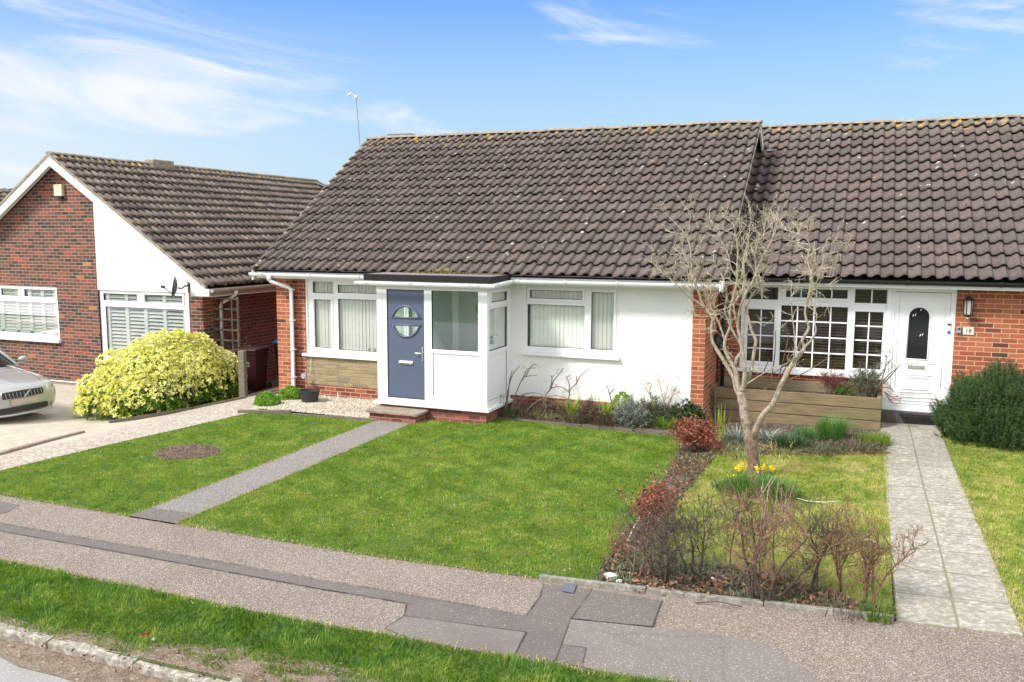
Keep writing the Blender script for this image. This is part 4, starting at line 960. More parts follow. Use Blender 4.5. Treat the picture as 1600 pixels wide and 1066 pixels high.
# door skin: fill between rectangle and half discs by columns
us = sorted(set([u0,u1]+[p[0] for s_ in (1,-1) for p in arc(s_, rad_)]))
for a, b in zip(us, us[1:]):
    def hz_(u):
        q = rad_**2-(u-cx)**2
        return math.sqrt(max(q, 0))
    ha, hb = hz_(a), hz_(b); xlim = math.sqrt(rad_**2-gap**2)+1e-4
    if abs((a+b)/2-cx) < xlim:
        ha = max(ha, gap); hb = max(hb, gap)
        quads = [((a,cz+ha),(b,cz+hb),(b,z1),(a,z1)), ((a,cz-gap),(b,cz-gap),(b,cz+gap),(a,cz+gap)), ((a,z0),(b,z0),(b,cz-hb),(a,cz-ha))]
    else: quads = [((a,z0),(b,z0),(b,z1),(a,z1))]
    for q in quads: D.add([FP(p[0], dfr, p[1]) for p in q], [(0,1,2,3)])
for s_ in (1, -1):
    ar = arc(s_, rad_)
    loop = ar+[ar[0]]
    for p, q in zip(loop, loop[1:]): D.add([FP(p[0],dfr,p[1]),FP(q[0],dfr,q[1]),FP(q[0],dfr-.04,q[1]),FP(p[0],dfr-.04,p[1])], [(0,1,2,3)])
ring(D, FP, doorhole, .0, dfr, dfr)if False else None
D.fbox(FP, u0+.004, u1-.004, dfr-.002, dfr+.008, z0+.03, z0+.055)
door = D.build('front_door', M['door_blue'], A)
mb = MB()
for s_ in (1, -1):
    ar = arc(s_, rad_+.012); mb.tube([FP(p[0], dfr+.004, p[1]) for p in ar], .019, 8)
    zc = cz+s_*gap; mb.tube([FP(cx-rad_-.045, dfr+.004, zc-s_*.006), FP(cx+rad_+.045, dfr+.004, zc-s_*.006)], .017, 8)
mb.build('round_window_trim', M['door_blue'], door, smooth=True)
for s_ in (1, -1):
    ar = arc(s_, rad_); mb = MB(); mb.add([FP(p[0], dfr-.03, p[1]) for p in ar], [tuple(range(len(ar)))]); mb.build('pane', M['glass_green'], door)
mb = MB(); ring(mb, FP, (u0-.004,u1+.004,z0-.004,z1+.004), .012, -.045, -.012); mb.build('gasket', M['seal'], door)
mb = MB(); mb.fbox(FP, cx-.145, cx+.145, dfr, dfr+.014, .985, 1.055); mb.tube([FP(cx-.135,dfr+.018,1.02), FP(cx+.135,dfr+.018,1.02)], .020, 8); mb.build('letter_plate', M['chrome'], door, bevel=.004)
mb = MB(); hx = u1-.045; mb.fbox(FP, hx-.016, hx+.016, dfr, dfr+.012, 1.06, 1.32); mb.tube([FP(hx,dfr+.01,1.21),FP(hx,dfr+.055,1.21),FP(hx-.02,dfr+.06,1.21),FP(hx-.125,dfr+.058,1.21)], .0105, 8); mb.build('door_handle', M['chrome'], door, bevel=.003)
# flat porch roof
mb = MB(); mb.box(-8.30, -5.80, 13.37, 14.26, 2.49, 2.60); mb.build('porch_roof_edge', M['felt_edge'], A, bevel=.008)
mb = MB(); mb.add([(-8.27,13.40,2.604),(-5.83,13.40,2.604),(-5.83,14.30,2.606),(-8.27,14.30,2.606)], [(0,1,2,3)]); mb.build('porch_roof_felt', M['felt'], A)
mb = MB(); mb.box(-8.14, -5.90, 13.42, 14.58, 2.42, 2.50); mb.build('porch_fascia', M['fascia'], A)
# moss along the porch roof
r = np.random.default_rng(11)
def leaf_mesh(name, P, N, L, Wd, m, seed=1, parent=None, fold=.25, rnd=None, jit=.6, tip=.5, label=None, cat=None, kind=None, group=None, shape='leaf'):
    """many small leaf blades: P base points, N pointing directions"""
    r = np.random.default_rng(seed); n = len(P); P = np.asarray(P, float); N = np.asarray(N, float) + r.normal(0, jit, (n,3))
    N /= np.linalg.norm(N, axis=1)[:,None]+1e-9
    ref = r.normal(0, 1, (n,3)); T = np.cross(N, ref); T /= np.linalg.norm(T, axis=1)[:,None]+1e-9; B = np.cross(N, T)
    L = L*(.65+.7*r.random(n))[:,None]; Wd = (Wd*(.7+.6*r.random(n)))[:,None]
    mid = P+N*L*.5+B*L*fold*.3; tp = P+N*L+B*L*fold*-.2
    V = np.stack([P, mid+T*Wd/2+B*Wd*.12, tp, mid-T*Wd/2+B*Wd*.12], 1).reshape(-1,3)
    b = np.arange(n)*4; Fc = np.concatenate([np.stack([b,b+1,b+2],1), np.stack([b,b+2,b+3],1)])
    q = r.random(n) if rnd is None else rnd
    o = np_mesh(name, V, Fc, m, rnd=np.tile(q, 2), parent=parent); tag(o, label, cat, group, kind); return o
n = 2600; u = r.random(n); P = np.stack([-7.9+2.0*np.where(r.random(n) < .6, .45+.25*r.normal(0,.6,n), u), 14.10+.10*r.random(n)-.10*r.random(n)**3, np.full(n, 2.608)], 1); P[:,0] = np.clip(P[:,0], -8.2, -5.9)
leaf_mesh('moss', P, np.tile([0,0,.4],(n,1)), .03, .03, M['moss'], 3, A, jit=1.2)
P = np.stack([-7.12+.1*r.normal(0,.8,150), 14.13+.04*r.random(150), 2.60+.05*r.random(150)], 1)
leaf_mesh('dry_leaves', P, np.tile([0,-.3,.4],(150,1)), .07, .05, M['straw'], 4, A, jit=1.)
# low chimney on the rear slope and aerial
def chimney(parent, x0, x1, y0, y1, z0, z1, m='brick_mixed'):
    mb = MB(); mb.box(x0,x1,y0,y1,z0,z1-.07); c = mb.build('chimney', M[m], parent); mb = MB(); mb.box(x0-.03,x1+.03,y0-.03,y1+.03,z1-.07,z1); mb.build('chimney_cap', M['felt'], c); return c
cx0 = Yp(608, 215, 19.2).x; cx1 = Yp(641, 214, 19.2).x
chimney(A, cx0, cx1, 19.2, 19.75, 5.0, Yp(620, 209.5, 19.2).z)
ap = Yp(565, 240, 19.0); at_ = Yp(556, 150, 19.0)
AE = thing('tv_aerial', 'thin television aerial on a tall pole at the left end of the main roof', 'aerial', (ap.x, 19.0, 4.9))
mb = MB(); mb.tube([(ap.x+.02, 19.0, 4.7), (at_.x, 19.0, at_.z)], .013, 6); mb.build('pole', M['grey_plastic'], AE)
mb = MB(); c = Vector((at_.x, 19.0, at_.z))
bd = Vector((-.9, -.35, .22)).normalized(); mb.tube([c+Vector((.06,0,0)), c+bd*.22], .008, 5)
for i in range(4): p = c+bd*(.02+.06*i); mb.tube([p-Vector((0,.10,.0)), p+Vector((0,.10,.0))], .004, 4)
for k in range(4): mb.tube([c+bd*.15, c+bd*.15+Vector((random.uniform(-.15,.15), 0, random.uniform(-.07,.1)))], .004, 4)
mb.lathe(c+bd*.16-Vector((0,.03,0)), [(.03,0),(.045,.03),(.03,.05)], 8, ax=(0,1,0)); mb.box(c.x-.03, c.x+.04, 18.97, 19.03, c.z-.05, c.z+.02)
mb.build('antenna', M['clay_white'], AE)
# doorstep
ST = thing('doorstep', 'worn brick doorstep with paving slab top below the blue door', 'step', (-7.6, 13.3, .1))
mb = MB(); mb.box(-8.05,-7.12,13.10,13.52,-.2,.155); mb.build('brick_base', M['brick_plinth'], ST)
mb = MB(); mb.box(-8.10,-7.06,13.04,13.52,.155,.20); mb.build('slab', M['step_top'], ST, bevel=.008)
# things inside the porch
mb = MB(); mb.box(-6.35,-5.99,13.62,14.5,1.22,1.25); sh = mb.build('porch_shelf', M['upvc'], A)
V_ = thing('flower_vase', 'vase of blue flowers behind the side glass of the porch', 'vase', (-6.10, 13.78, 1.25))
mb = MB(); mb.lathe((-6.10,13.78,1.25), [(.03,0),(.05,.03),(.055,.10),(.035,.16)], 12); mb.build('vase', M['clay_white'], V_, smooth=True)
r = np.random.default_rng(2); P = np.array([-6.10,13.78,1.50])+r.normal(0,1,(160,3))*np.array([.05,.07,.055]); leaf_mesh('blossom', P, r.normal(0,1,(160,3)), .04, .035, M['blue_flower'], 5, V_)
P = np.array([-6.10,13.78,1.40])+r.normal(0,.035,(60,3)); leaf_mesh('leaves', P, np.tile([0,0,1.],(60,1)), .08, .02, M['strap_green'], 6, V_)
PI = MB(); PI.box(-6.62,-6.45,14.565,14.585,1.86,2.0); o = PI.build('picture_frame', M['dark_leaf']); tag(o, 'small dark green picture on the wall inside the porch', 'picture')
mb = MB(); mb.box(-6.46,-6.10,14.45,14.59,1.82,2.30); o = mb.build('wall_cupboard', M['cream_box']); tag(o, 'pale meter cupboard high on the wall inside the porch', 'cupboard')

# ------------------------------------------------------------------ right neighbour
B = thing('bungalow', 'red brick neighbouring bungalow at right with white panelled door numbered 18', 'house', (1, 15.95, .3))
YB = 15.95; F2 = FY(YB)
BX = 7.6
wbo = (-2.0, .415, .93, 2.44)
dbo = (.415, 1.46, .35, 2.46)
wall(B, 'brick_wall', F2, (-2.38, -2.0, -.2, 2.5), [], M['brick_red'])
wall(B, 'brick_wall', F2, (-2.0, .415, -.2, .93), [], M['brick_red'])
wall(B, 'brick_wall', F2, (1.46, BX, -.2, 2.5), [(3.4,5.2,.95,2.3)], M['brick_orange'], d=.0)
mb = MB(); mb.box(.415, 1.46, YB-.01, YB+.1, -.2, .35); mb.build('threshold_base', M['patch_dark'], B)
mb = MB(); mb.box(.70, 1.40, YB-.12, YB-.01, .27, .325); mb.build('doorstep', M['gut_black'], B)
def bx(p): return Yp(p, 520, YB).x
wp = [(-1.93,bx(1213),2.18,2.40), (bx(1225.5),bx(1321),2.235,2.385), (bx(1333),bx(1386),2.17,2.405),
      (bx(1167.5)+.0,bx(1208.5),1.06,2.0), (bx(1219),bx(1323),.99,2.085), (bx(1335),bx(1379),1.03,2.02)]
wB = window(B, F2, wbo, wp, cas=(1,3,5), sill=(-2.05,.42,.87,.93,.07), glass='glass_dark',
            bars=[(*wp[0],2,1),(*wp[1],4,1),(*wp[2],2,1),(*wp[3],2,4),(*wp[4],4,4),(*wp[5],2,4)])
hslats(wB, F2, (-1.96,.39,.96,2.16), -.16, M['blind_dark'], .05, .05, .5, seed=3)
hslats(wB, F2, (-1.2,.39,2.16,2.40), -.16, M['blind_dark'], .05, .05, .25, name='blind', seed=4)
mb = MB(); mb.fbox(F2, -1.93,-1.55,-.3,-.28,2.2,2.4); o = mb.build('curtain', plain('navy_curtain',(.03,.03,.10),.8), wB)
mb = MB(); mb.fbox(F2, -1.20,-.62,-.13,-.12,2.27,2.39); o = mb.build('blind_box', plain('turquoise_cloth',(.03,.16,.24),.8), wB)
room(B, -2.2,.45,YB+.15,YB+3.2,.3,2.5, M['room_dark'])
wC = window(B, F2, (3.4,5.2,.95,2.3), [(3.47,5.13,1.02,2.23)], cas=(0,), sill=(3.35,5.25,.90,.95), glass='glass_dark'); hslats(wC, F2, (3.45,5.15,1,2.25), -.16, M['blind_dark'], .05, .05, .5)
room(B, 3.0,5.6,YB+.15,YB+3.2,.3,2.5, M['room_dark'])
# white panelled door
mb = MB(); ring(mb, F2, (dbo[0],dbo[1],dbo[2],dbo[3]), .075, -.05, .0)
dl = (dbo[0]+.075, dbo[1]-.075, dbo[2]+.075, dbo[3]-.075)
mb.fbox(F2, dl[0], dl[0]+.04, -.05, -.012, dl[2], dl[3]); fr = mb.build('door_frame', M['upvc'], B, bevel=.004)
du0, du1, dz0, dz1 = dl[0]+.04, dl[1]-.002, dl[2]+.005, dl[3]-.01
gcx = Yp(1435, 520, YB).x; gw = .165; gz0 = Yp(1435, 562, YB).z; gz1 = Yp(1435, 480, YB).z; gcz = gz1-gw
mb = MB(); dd = -.03
outl = [(gcx-gw, gz0),(gcx+gw, gz0)]+[(gcx+gw*math.cos(a), gcz+gw*math.sin(a)) for a in np.linspace(0, math.pi, 17)]
us = sorted(set([du0,du1,gcx-gw,gcx+gw]+[round(p[0],6) for p in outl]))
for a, b in zip(us, us[1:]):
    if b-a < 1e-5: continue
    if abs((a+b)/2-gcx) < gw:
        ha = math.sqrt(max(gw**2-(a-gcx)**2, 0)); hb = math.sqrt(max(gw**2-(b-gcx)**2, 0))
        qs = [((a,gcz+ha),(b,gcz+hb),(b,dz1),(a,dz1)), ((a,dz0),(b,dz0),(b,gz0),(a,gz0))]
    else: qs = [((a,dz0),(b,dz0),(b,dz1),(a,dz1))]
    for q in qs: mb.add([F2(p[0],dd,p[1]) for p in q], [(0,1,2,3)])
DB = mb.build('front_door', M['white_door'], B)
mb = MB()
def mold(pts, r_=.007, closed=True):
    P = [F2(p[0], dd+.002, p[1]) for p in pts]
    if closed: P.append(P[0])
    mb.tube(P, r_, 6)
mold(outl, .012)
g2 = gw+.045; mold([(gcx+g2*math.cos(a), gcz+g2*math.sin(a)) for a in np.linspace(0, math.pi, 17)], .004, False)
mold([(du0+.075,dz0+.35),(du0+.075,dz1-.07),(du1-.075,dz1-.07),(du1-.075,dz0+.35)], .005, False)
for zz, hw in ((gz0-.065,.28),(gz0-.27,.24),(gz0-.32,.19),(gz0-.52,.21),(gz0-.57,.27),(dz0+.16,.34),(dz0+.05,.36),(dz0+.10,.36)): mold([(gcx-hw,zz),(gcx+hw,zz)], .008, False)
mb.build('moulding', M['white_door'], DB, smooth=True)
mb = MB(); mb.add([F2(p[0], dd-.012, p[1]) for p in outl], [tuple(range(len(outl)))]); gl_ = mb.build('pane', plain('black_leaded_glass',(.012,.013,.015),.08,.2,9,bstr=.02), DB)
mb = MB()
for (cx_, cz_) in ((gcx-.075, gcz+.02), (gcx+.05, gcz-.31)):
    for k in (-1, 1):
        c0_ = (cx_+k*.016, cz_+k*.006); mb.add([F2(c0_[0]+a, dd-.009, c0_[1]+b) for a, b in ((-.012,-.02),(.006,.0),(.012,.03),(-.006,.012))], [(0,1,2,3)])
mb.lathe(F2(gcx+.02, dd-.006, gz1-.05), [(.012,0),(.012,.002)], 8, ax=(0,1,0))
o = mb.build('etched_diamonds', M['etched'], DB); o['kind'] = 'stuff'
mb = MB(); lz = Yp(1432,574,YB).z; mb.fbox(F2, gcx-.13, gcx+.13, dd, dd+.012, lz-.032, lz+.032); lp = mb.build('letter_plate', M['chrome'], DB, bevel=.003)
mb = MB(); mb.fbox(F2, gcx-.105, gcx+.105, dd+.012, dd+.02, lz-.014, lz+.014); mb.build('flap', M['grey_plastic'], lp)
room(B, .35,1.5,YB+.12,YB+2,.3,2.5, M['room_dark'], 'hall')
yeB, zeB = 15.55, 2.60; yrB = 20.15; zrB = 5.66
SLB = math.hypot(yrB-yeB, zrB-zeB); SB = Vector((0, yrB-yeB, zrB-zeB))
r2 = tiles(B, (-2.40, yeB, zeB), (1,0,0), SB, BX+.3+2.4, 16, SLB/16, .2065, M['tile_right'], seed=7)
tiles(B, (-2.40, 2*yrB-yeB, zeB), (1,0,0), Vector((0,-(yrB-yeB),zrB-zeB)), BX+.3+2.4, 16, SLB/16, .2065, M['tile_right'], name='rear_roof', seed=8)
ridge(r2, (-2.4, yrB, zrB+.05), (BX+.3, yrB, zrB+.05), M['ridge'], seed=5)
mb = MB(); mb.add([(-2.38,yeB+.03,zeB-.02),(BX+.25,yeB+.03,zeB-.02),(BX+.25,yrB,zrB-.02),(-2.38,yrB,zrB-.02),(-2.38,2*yrB-yeB,zeB-.02),(BX+.25,2*yrB-yeB,zeB-.02)], [(0,1,2,3),(3,2,5,4)]); mb.build('roof_underlay', M['gut_black'], B)
mb = MB(); mb.box(-2.39, BX+.3, 15.63, 15.67, 2.455, 2.60); mb.build('fascia', M['fascia'], B, bevel=.004)
mb = MB(); mb.box(-2.39, BX+.3, 15.67, 15.95, 2.46, 2.475); mb.build('soffit', M['fascia'], B)
gutter(B, [(-2.39,15.575,2.585),(BX+.3,15.575,2.585)], M['gut_black'], brackets=[(.14,0),(.3,0),(.43,0),(.6,0),(.8,0)])
mb = MB(); mb.box(BX, BX+.1, YB, 24, -.2, 2.5); mb.box(-2.38, BX, 23.9, 24, -.2, 2.5); mb.build('side_wall', M['brick_orange'], B)
MB().prism(FXr(BX+.1), [(YB,2.5),(24.2,2.5),(yrB,zrB-.15)], -.1, .02).build('gable', M['tile_hung'], B)
chx0 = Yp(1191,200,20.6).x; chx1 = Yp(1222,200,20.6).x; chimney(B, chx0, chx1, 20.6, 21.1, 5, Yp(1205,196,20.6).z)
# pipes in the corner beside the window
mb = MB(); mb.tube([(-2.28,15.85,2.50),(-2.28,15.85,.3)], .034, 8); mb.build('downpipe', M['gut_black'], B, smooth=True)
mb = MB(); mb.lathe((-2.36,15.55,1.42), [(.12,-.05),(.15,0),(.15,.06),(.05,.10)], 14, ax=(1,0,0)); o = mb.build('wall_vent', M['gut_black'], smooth=True); tag(o, 'round dark flue cover on the orange brick side wall behind the bare tree', 'vent')
# small lead flashing
mb = MB(); mb.prism(lambda u,d,z: Vector((u, 19.2+(z-5.0)*1.5-d, z+.08)), [(-2.05,5.0),(-1.85,5.02),(-1.84,5.08),(-2.02,5.08)], 0, .01); mb.build('flashing', M['grey_plastic'], B)
# wall lantern
lp_ = Yp(1512,480,YB); LA = thing('wall_lantern', 'black wall lantern with frosted panes on red brick beside the white door', 'wall light', (lp_.x, YB, lp_.z))
x, z = lp_.x, lp_.z; yl = YB-.12
mb = MB(); mb.box(x-.05,x+.05,YB-.02,YB,z-.10,z+.12); mb.tube([(x,YB-.02,z+.08),(x,YB-.07,z+.17),(x,yl,z+.16)], .012, 6); mb.build('bracket', M['black_metal'], LA)
mb = MB(); mb.lathe((x,yl,z), [(.012,.20),(.02,.18),(.045,.165),(.075,.13),(.082,.115)], 6); mb.lathe((x,yl,z), [(.005,-.18),(.018,-.165),(.03,-.15),(.065,-.125),(.07,-.11)], 6)
for k in range(6):
    a = math.pi*2*k/6; mb.tube([(x+.072*math.cos(a),yl+.072*math.sin(a),z+.12),(x+.062*math.cos(a),yl+.062*math.sin(a),z-.12)], .008, 5)
mb.build('frame', M['black_metal'], LA)
mb = MB(); mb.lathe((x,yl,z), [(.056,-.11),(.064,.115)], 6); mb.build('glass', M['lantern_glass'], LA)
mb = MB(); mb.lathe((x,yl,z), [(.022,-.178),(.022,-.15)], 8); mb.build('finial', M['clay_white'], LA)
# number plaque
pq = Yp(1513,517,YB); NP = thing('number_plaque', 'white scalloped house number plaque 18 on red brick', 'house number', (pq.x, YB, pq.z))
def txt(s, size, loc, m, parent, name='lettering', rot=(math.pi/2,0,0), ext=.002):
    c = bpy.data.curves.new(name, 'FONT'); c.body = s; c.size = size; c.extrude = ext; c.align_x = 'CENTER'; c.align_y = 'CENTER'
    o = bpy.data.objects.new(name, c); COL.objects.link(o)
    me = bpy.data.meshes.new_from_object(o.evaluated_get(bpy.context.evaluated_depsgraph_get())); bpy.data.objects.remove(o)
    o = bpy.data.objects.new(name, me); me.materials.append(m); COL.objects.link(o); o.rotation_euler = rot; o.location = Vector(loc)-(wloc(parent) if parent else Vector()); o.parent = parent; return o
nS = 48; pts = []
for k in range(nS):
    a = 2*math.pi*k/nS; ca, sa = math.cos(a), math.sin(a); s_ = 1/max(abs(ca)/.085, abs(sa)/.066); s_ *= 1-.09*abs(math.sin(4*a))+.02*math.cos(12*a); pts.append((pq.x+ca*s_, pq.z+sa*s_))
MB().prism(F2, pts, 0, .012).build('plate', M['clay_white'], NP)
txt('18', .095, (pq.x, YB-.0145, pq.z), M['black_metal'], NP)
kb = Yp(1498,515.5,YB); mb = MB(); mb.fbox(F2, kb.x-.036, kb.x+.036, 0, .05, kb.z-.055, kb.z+.055); KB = mb.build('key_safe', M['grey_plastic'], bevel=.012); tag(KB, 'grey key safe box between the white door frame and the number plaque', 'key safe')
mb = MB(); mb.fbox(F2, kb.x-.018, kb.x+.018, .051, .056, kb.z+.005, kb.z+.035); mb.build('dial', M['gut_black'], KB)
db_ = Yp(1483,512,YB-.0); mb = MB(); mb.fbox(F2, db_.x-.022, db_.x+.022, .001, .02, db_.z-.055, db_.z+.035); DBL = mb.build('doorbell', M['clay_white'], bevel=.004); tag(DBL, 'white doorbell with black top and blue sticker on the door frame', 'doorbell')
mb = MB(); mb.fbox(F2, db_.x-.026, db_.x+.026, .001, .022, db_.z+.036, db_.z+.066); mb.build('camera_top', M['gut_black'], DBL)
mb = MB(); mb.lathe(F2(db_.x, .004, db_.z-.085), [(.026,0),(.026,.003)], 14, ax=(0,-1,0)); mb.build('sticker', M['bin_blue'], DBL)

# ------------------------------------------------------------------ left neighbour
YL = 15.2; F3 = FY(YL)
Lh = thing('bungalow', 'mixed red and brown brick bungalow at left with white shutters and gable facing the street', 'house', (-17.7, YL, -.3))
rx = -17.72; rz = 5.12; lex = -13.25; lez = 2.14; pt = (rz-lez)/(lex-rx)
FRY = 14.93          # roof front edge
def rz_(x): return rz-abs(x-rx)*pt
wl1 = (-20.35, -18.03, .74, 2.02); wl2 = (-16.70, -14.06, .30, 1.99)
wl1p = [(-20.25,-19.43,1.76,1.94),(-19.33,-18.95,1.76,1.94),(-18.78,-18.12,1.76,1.94),(-20.25,-18.10,.84,1.66)]
a1 = [Yp(q,455,YL).x for q in (0,27,38,86)]
wl1p = [(-20.25, Yp(-8,455,YL).x,1.75,1.93),(Yp(0,455,YL).x,Yp(27,455,YL).x,1.75,1.93),(Yp(36,455,YL).x,Yp(85,455,YL).x,1.75,1.93),(-20.25,-18.11,.84,1.62)]
b1_ = [Yp(q,475,YL).x for q in (160,214,224,284)]
wl2p = [(b1_[0]+.0,b1_[1]-.02,1.74,1.91),(b1_[2]+.02,b1_[3],1.74,1.91),(-16.54,-14.16,.42,1.60)]
zt = 2.0
# gable wall: brick left and middle, pier right, render triangle above window 2
mb = MB(); holed(mb, F3, (-22.0,-16.70,-.6,2.02), [(max(wl1[0],-22),wl1[1],wl1[2],2.019)], 0, .1)
mb.add([F3(-22,0,2.02),F3(-16.70,0,2.02),F3(-16.70,0,rz_(-16.7)-.14),F3(rx,0,rz-.14),F3(-22,0,rz_(-22)-.14)], [(0,1,2,3,4)])
mb.build('brick_wall', M['brick_mixed'], Lh)
wall(Lh, 'brick_wall', F3, (-16.70, -14.05, -.6, .31), [], M['brick_mixed'])
mb = MB(); mb.box(-14.05,-13.60,YL,YL+.3,-.6,2.06); mb.build('brick_pier', M['brick_mixed'], Lh)
MB().prism(F3, [(-16.70,1.99),(-14.0,1.99),(-14.0,rz_(-14)-.10),(-16.70,rz_(-16.7)-.14)], -.05, .01).build('render_panel', M['render'], Lh)
mb = MB(); mb.box(-14.05,-13.98,YL-.012,YL,.3,1.99); mb.build('corner_trim', M['upvc'], Lh)
wall(Lh, 'side_wall', FXr(-13.60), (YL+.3, 30, -.6, 2.16), [], brick_mat('shaded_side_brick', [(0,(.10,.03,.022)),(.5,(.15,.045,.032)),(1,(.20,.06,.04))], (.30,.19,.14)))  # brick tones darkened to carry the shade of the narrow passage
mb = MB(); mb.box(-22.1,-22,YL,30,-.6,2.1); mb.box(-22,-13.6,29.9,30,-.6,2.1); mb.build('rear_wall', M['brick_mixed'], Lh)
wA = window(Lh, F3, wl1, wl1p, cas=(1,2), sill=(-20.4,-17.98,.66,.74,.09)); wD = window(Lh, F3, wl2, wl2p, cas=(1,), sill=(-16.70,-14.05,.24,.30,.07))
hslats(wA, F3, (-20.3,-18.08,.82,2.0), -.105, M['shutter'], .075, .072, .90, 'shutter', stiles=[-20.05,-19.5,-19.05,-18.62,-18.2], sw=.12)
hslats(wD, F3, (-16.58,-14.12,.34,2.0), -.115, M['shutter'], .085, .075, .82, 'shutter', stiles=[-16.5,-15.92,-15.35,-14.78,-14.2], sw=.10, seed=3)
room(Lh, -20.6,-17.9,YL+.22,YL+3,.0,2.1, M['room_dark']); room(Lh, -16.8,-14,YL+.22,YL+3,.0,2.1, M['room_dark'])
# roof: right slope with rear hip, left slope
SLL = math.hypot(lex-rx, rz-lez); rearY = 25.6
clip = [((rx, rearY, rz), Vector((-1, 1, 0)).normalized())]
tL = tiles(Lh, (lex, FRY, lez), (0,1,0), Vector((rx-lex, 0, rz-lez)), 30-FRY, 16, SLL/16, .212, M['tile_left'], clips=[((rx, rearY, rz), (1/2**.5, 1/2**.5, 0))], seed=9, flip=True)
tR = tiles(Lh, (2*rx-lex, FRY, lez), (0,1,0), Vector((lex-rx, 0, rz-lez)), 30-FRY, 16, SLL/16, .212, M['tile_left'], clips=[((rx, rearY, rz), (-1/2**.5, 1/2**.5, 0))], name='left_roof', seed=10)
ridge(tL, (rx, FRY, rz+.05), (rx, rearY, rz+.05), M['ridge'], seed=6)
ridge(tL, (rx, rearY, rz+.04), (lex, rearY+(lex-rx), lez+.04), M['ridge'], seed=7, name='hip_tiles')
mb = MB(); mb.add([(rx,rearY,rz-.03),(lex,30.07,lez-.03),(2*rx-lex,30.07,lez-.03)], [(0,1,2)]); mb.build('rear_hip', M['tile_left'], Lh)
mb = MB()
mb.add([(rx,FRY+.05,rz-.03),(lex,FRY+.05,lez-.03),(lex,30,lez-.03),(rx,rearY,rz-.03)], [(0,1,2,3)]); mb.add([(rx,FRY+.05,rz-.03),(2*rx-lex,FRY+.05,lez-.03),(2*rx-lex,30,lez-.03),(rx,rearY,rz-.03)], [(0,1,2,3)]); mb.build('roof_underlay', M['gut_black'], Lh)
mb = MB(); v2 = MB()
for sg in (1, -1):
    ex = rx+sg*(lex-rx); pts = [(rx,rz-.03),(ex,lez-.03),(ex,lez-.20),(rx,rz-.25)]
    MB.prism(mb, FY(FRY+.03), pts, 0, .035)
    v2.prism(FY(FRY+.05), [(rx,rz+.04),(ex,lez+.04),(ex,lez-.028),(rx,rz-.028)], 0, .07)
ex = lex; mb.prism(FY(FRY+.03), [(ex-.42,lez-.035+.28),(ex+.0,lez-.03),(ex+.08,lez-.03),(ex+.08,lez-.19),(ex-.42,lez-.19)], 0, .045)
mb.build('bargeboard', M['fascia'], Lh, bevel=.004); v2.build('verge_mortar', M['ridge'], Lh)
mb = MB(); mb.add([(rx,FRY+.06,rz-.10),(lex,FRY+.06,lez-.10),(lex,YL,lez-.10),(rx,YL,rz-.10)], [(0,1,2,3)]); mb.add([(rx,FRY+.06,rz-.10),(2*rx-lex,FRY+.06,lez-.10),(2*rx-lex,YL,lez-.10),(rx,YL,rz-.10)], [(0,1,2,3)]); mb.box(-13.6,lex+.06,FRY+.06,30,1.93,1.95); mb.build('soffit', M['fascia'], Lh)
mb = MB(); mb.box(lex+.02,lex+.06,FRY+.05,29.9,1.95,2.11); mb.build('side_fascia', M['gut_brown'], Lh)
gutter(Lh, [(lex+.12,FRY+.03,2.10),(lex+.12,29.9,2.13)], M['gut_brown'], r=.06, brackets=[(.03,0),(.10,0),(.18,0)])
mb = MB(); mb.tube([(lex+.12,15.75,2.04),(lex+.12,15.75,1.95),(lex+.05,15.75,1.90),(-13.50,15.70,1.74),(-13.53,15.7,1.66),(-13.53,15.7,-.2)], .036, 8); mb.lathe((lex+.12,15.75,1.95),[(.045,0),(.045,.08)],10)
mb.build('downpipe', M['fascia'], Lh, smooth=True)
cvx = Xp(213,250,rx); mb = MB(); chimney(Lh, rx+.15, rx+.75, 18.7, 19.6, 4.6, 5.16, 'brick_mixed') if False else None
vp1 = Yp(226,246,19.0)
mb = MB(); mb.box(rx-.16, rx+.16, 18.0, 18.75, rz-.1, rz+.15); c_ = mb.build('chimney', M['ridge'], Lh, bevel=.03)
# alarm box, dish
al = Yp(95,298,YL); mb = MB(); mb.box(al.x-.13,al.x+.13,YL-.09,YL,al.z-.13,al.z+.14); o = mb.build('alarm_box', M['cream_box'], bevel=.012); tag(o, 'cream alarm box high on the left brick gable', 'alarm box')
mb = MB(); mb.box(al.x-.09,al.x+.09,YL-.085,YL-.01,al.z-.18,al.z-.131); mb.build('base', M['gut_black'], o)
dc = Yp(277,450,YL-.55); DS = thing('satellite_dish', 'dark grey satellite dish on the corner of the left bungalow', 'satellite dish', dc)
nd = Vector((-.80,-.58,.16)).normalized()
mb = MB(); mb.lathe(dc, [(.005,0),(.09,.010),(.18,.04),(.245,.075)], 22, ax=nd); ds = mb.build('reflector', M['dish'], DS, smooth=True); sd = ds.modifiers.new('solid','SOLIDIFY'); sd.thickness = .01
mb = MB(); mb.tube([dc-nd*.01, dc-nd*.09, Vector((-13.9,YL-.2,dc.z+.02)), Vector((-13.86,YL,dc.z+.02))], .018, 6); mb.tube([dc+Vector((0,0,-.22)), dc+nd*.30+Vector((0,0,-.02))], .010, 5); mb.build('arm', M['dish'], DS)
mb = MB(); mb.lathe(dc+nd*.28+Vector((0,0,-.02)), [(.025,-.03),(.03,.04),(.02,.06)], 8, ax=nd); mb.build('receiver', M['gut_black'], DS)
mb = MB(); mb.tube([dc+nd*.28+Vector((0,0,-.05)), dc+nd*.2+Vector((0,0,-.16)), dc+nd*.05+Vector((0,0,-.12))], .006, 4); mb.build('cable', M['clay_white'], DS)
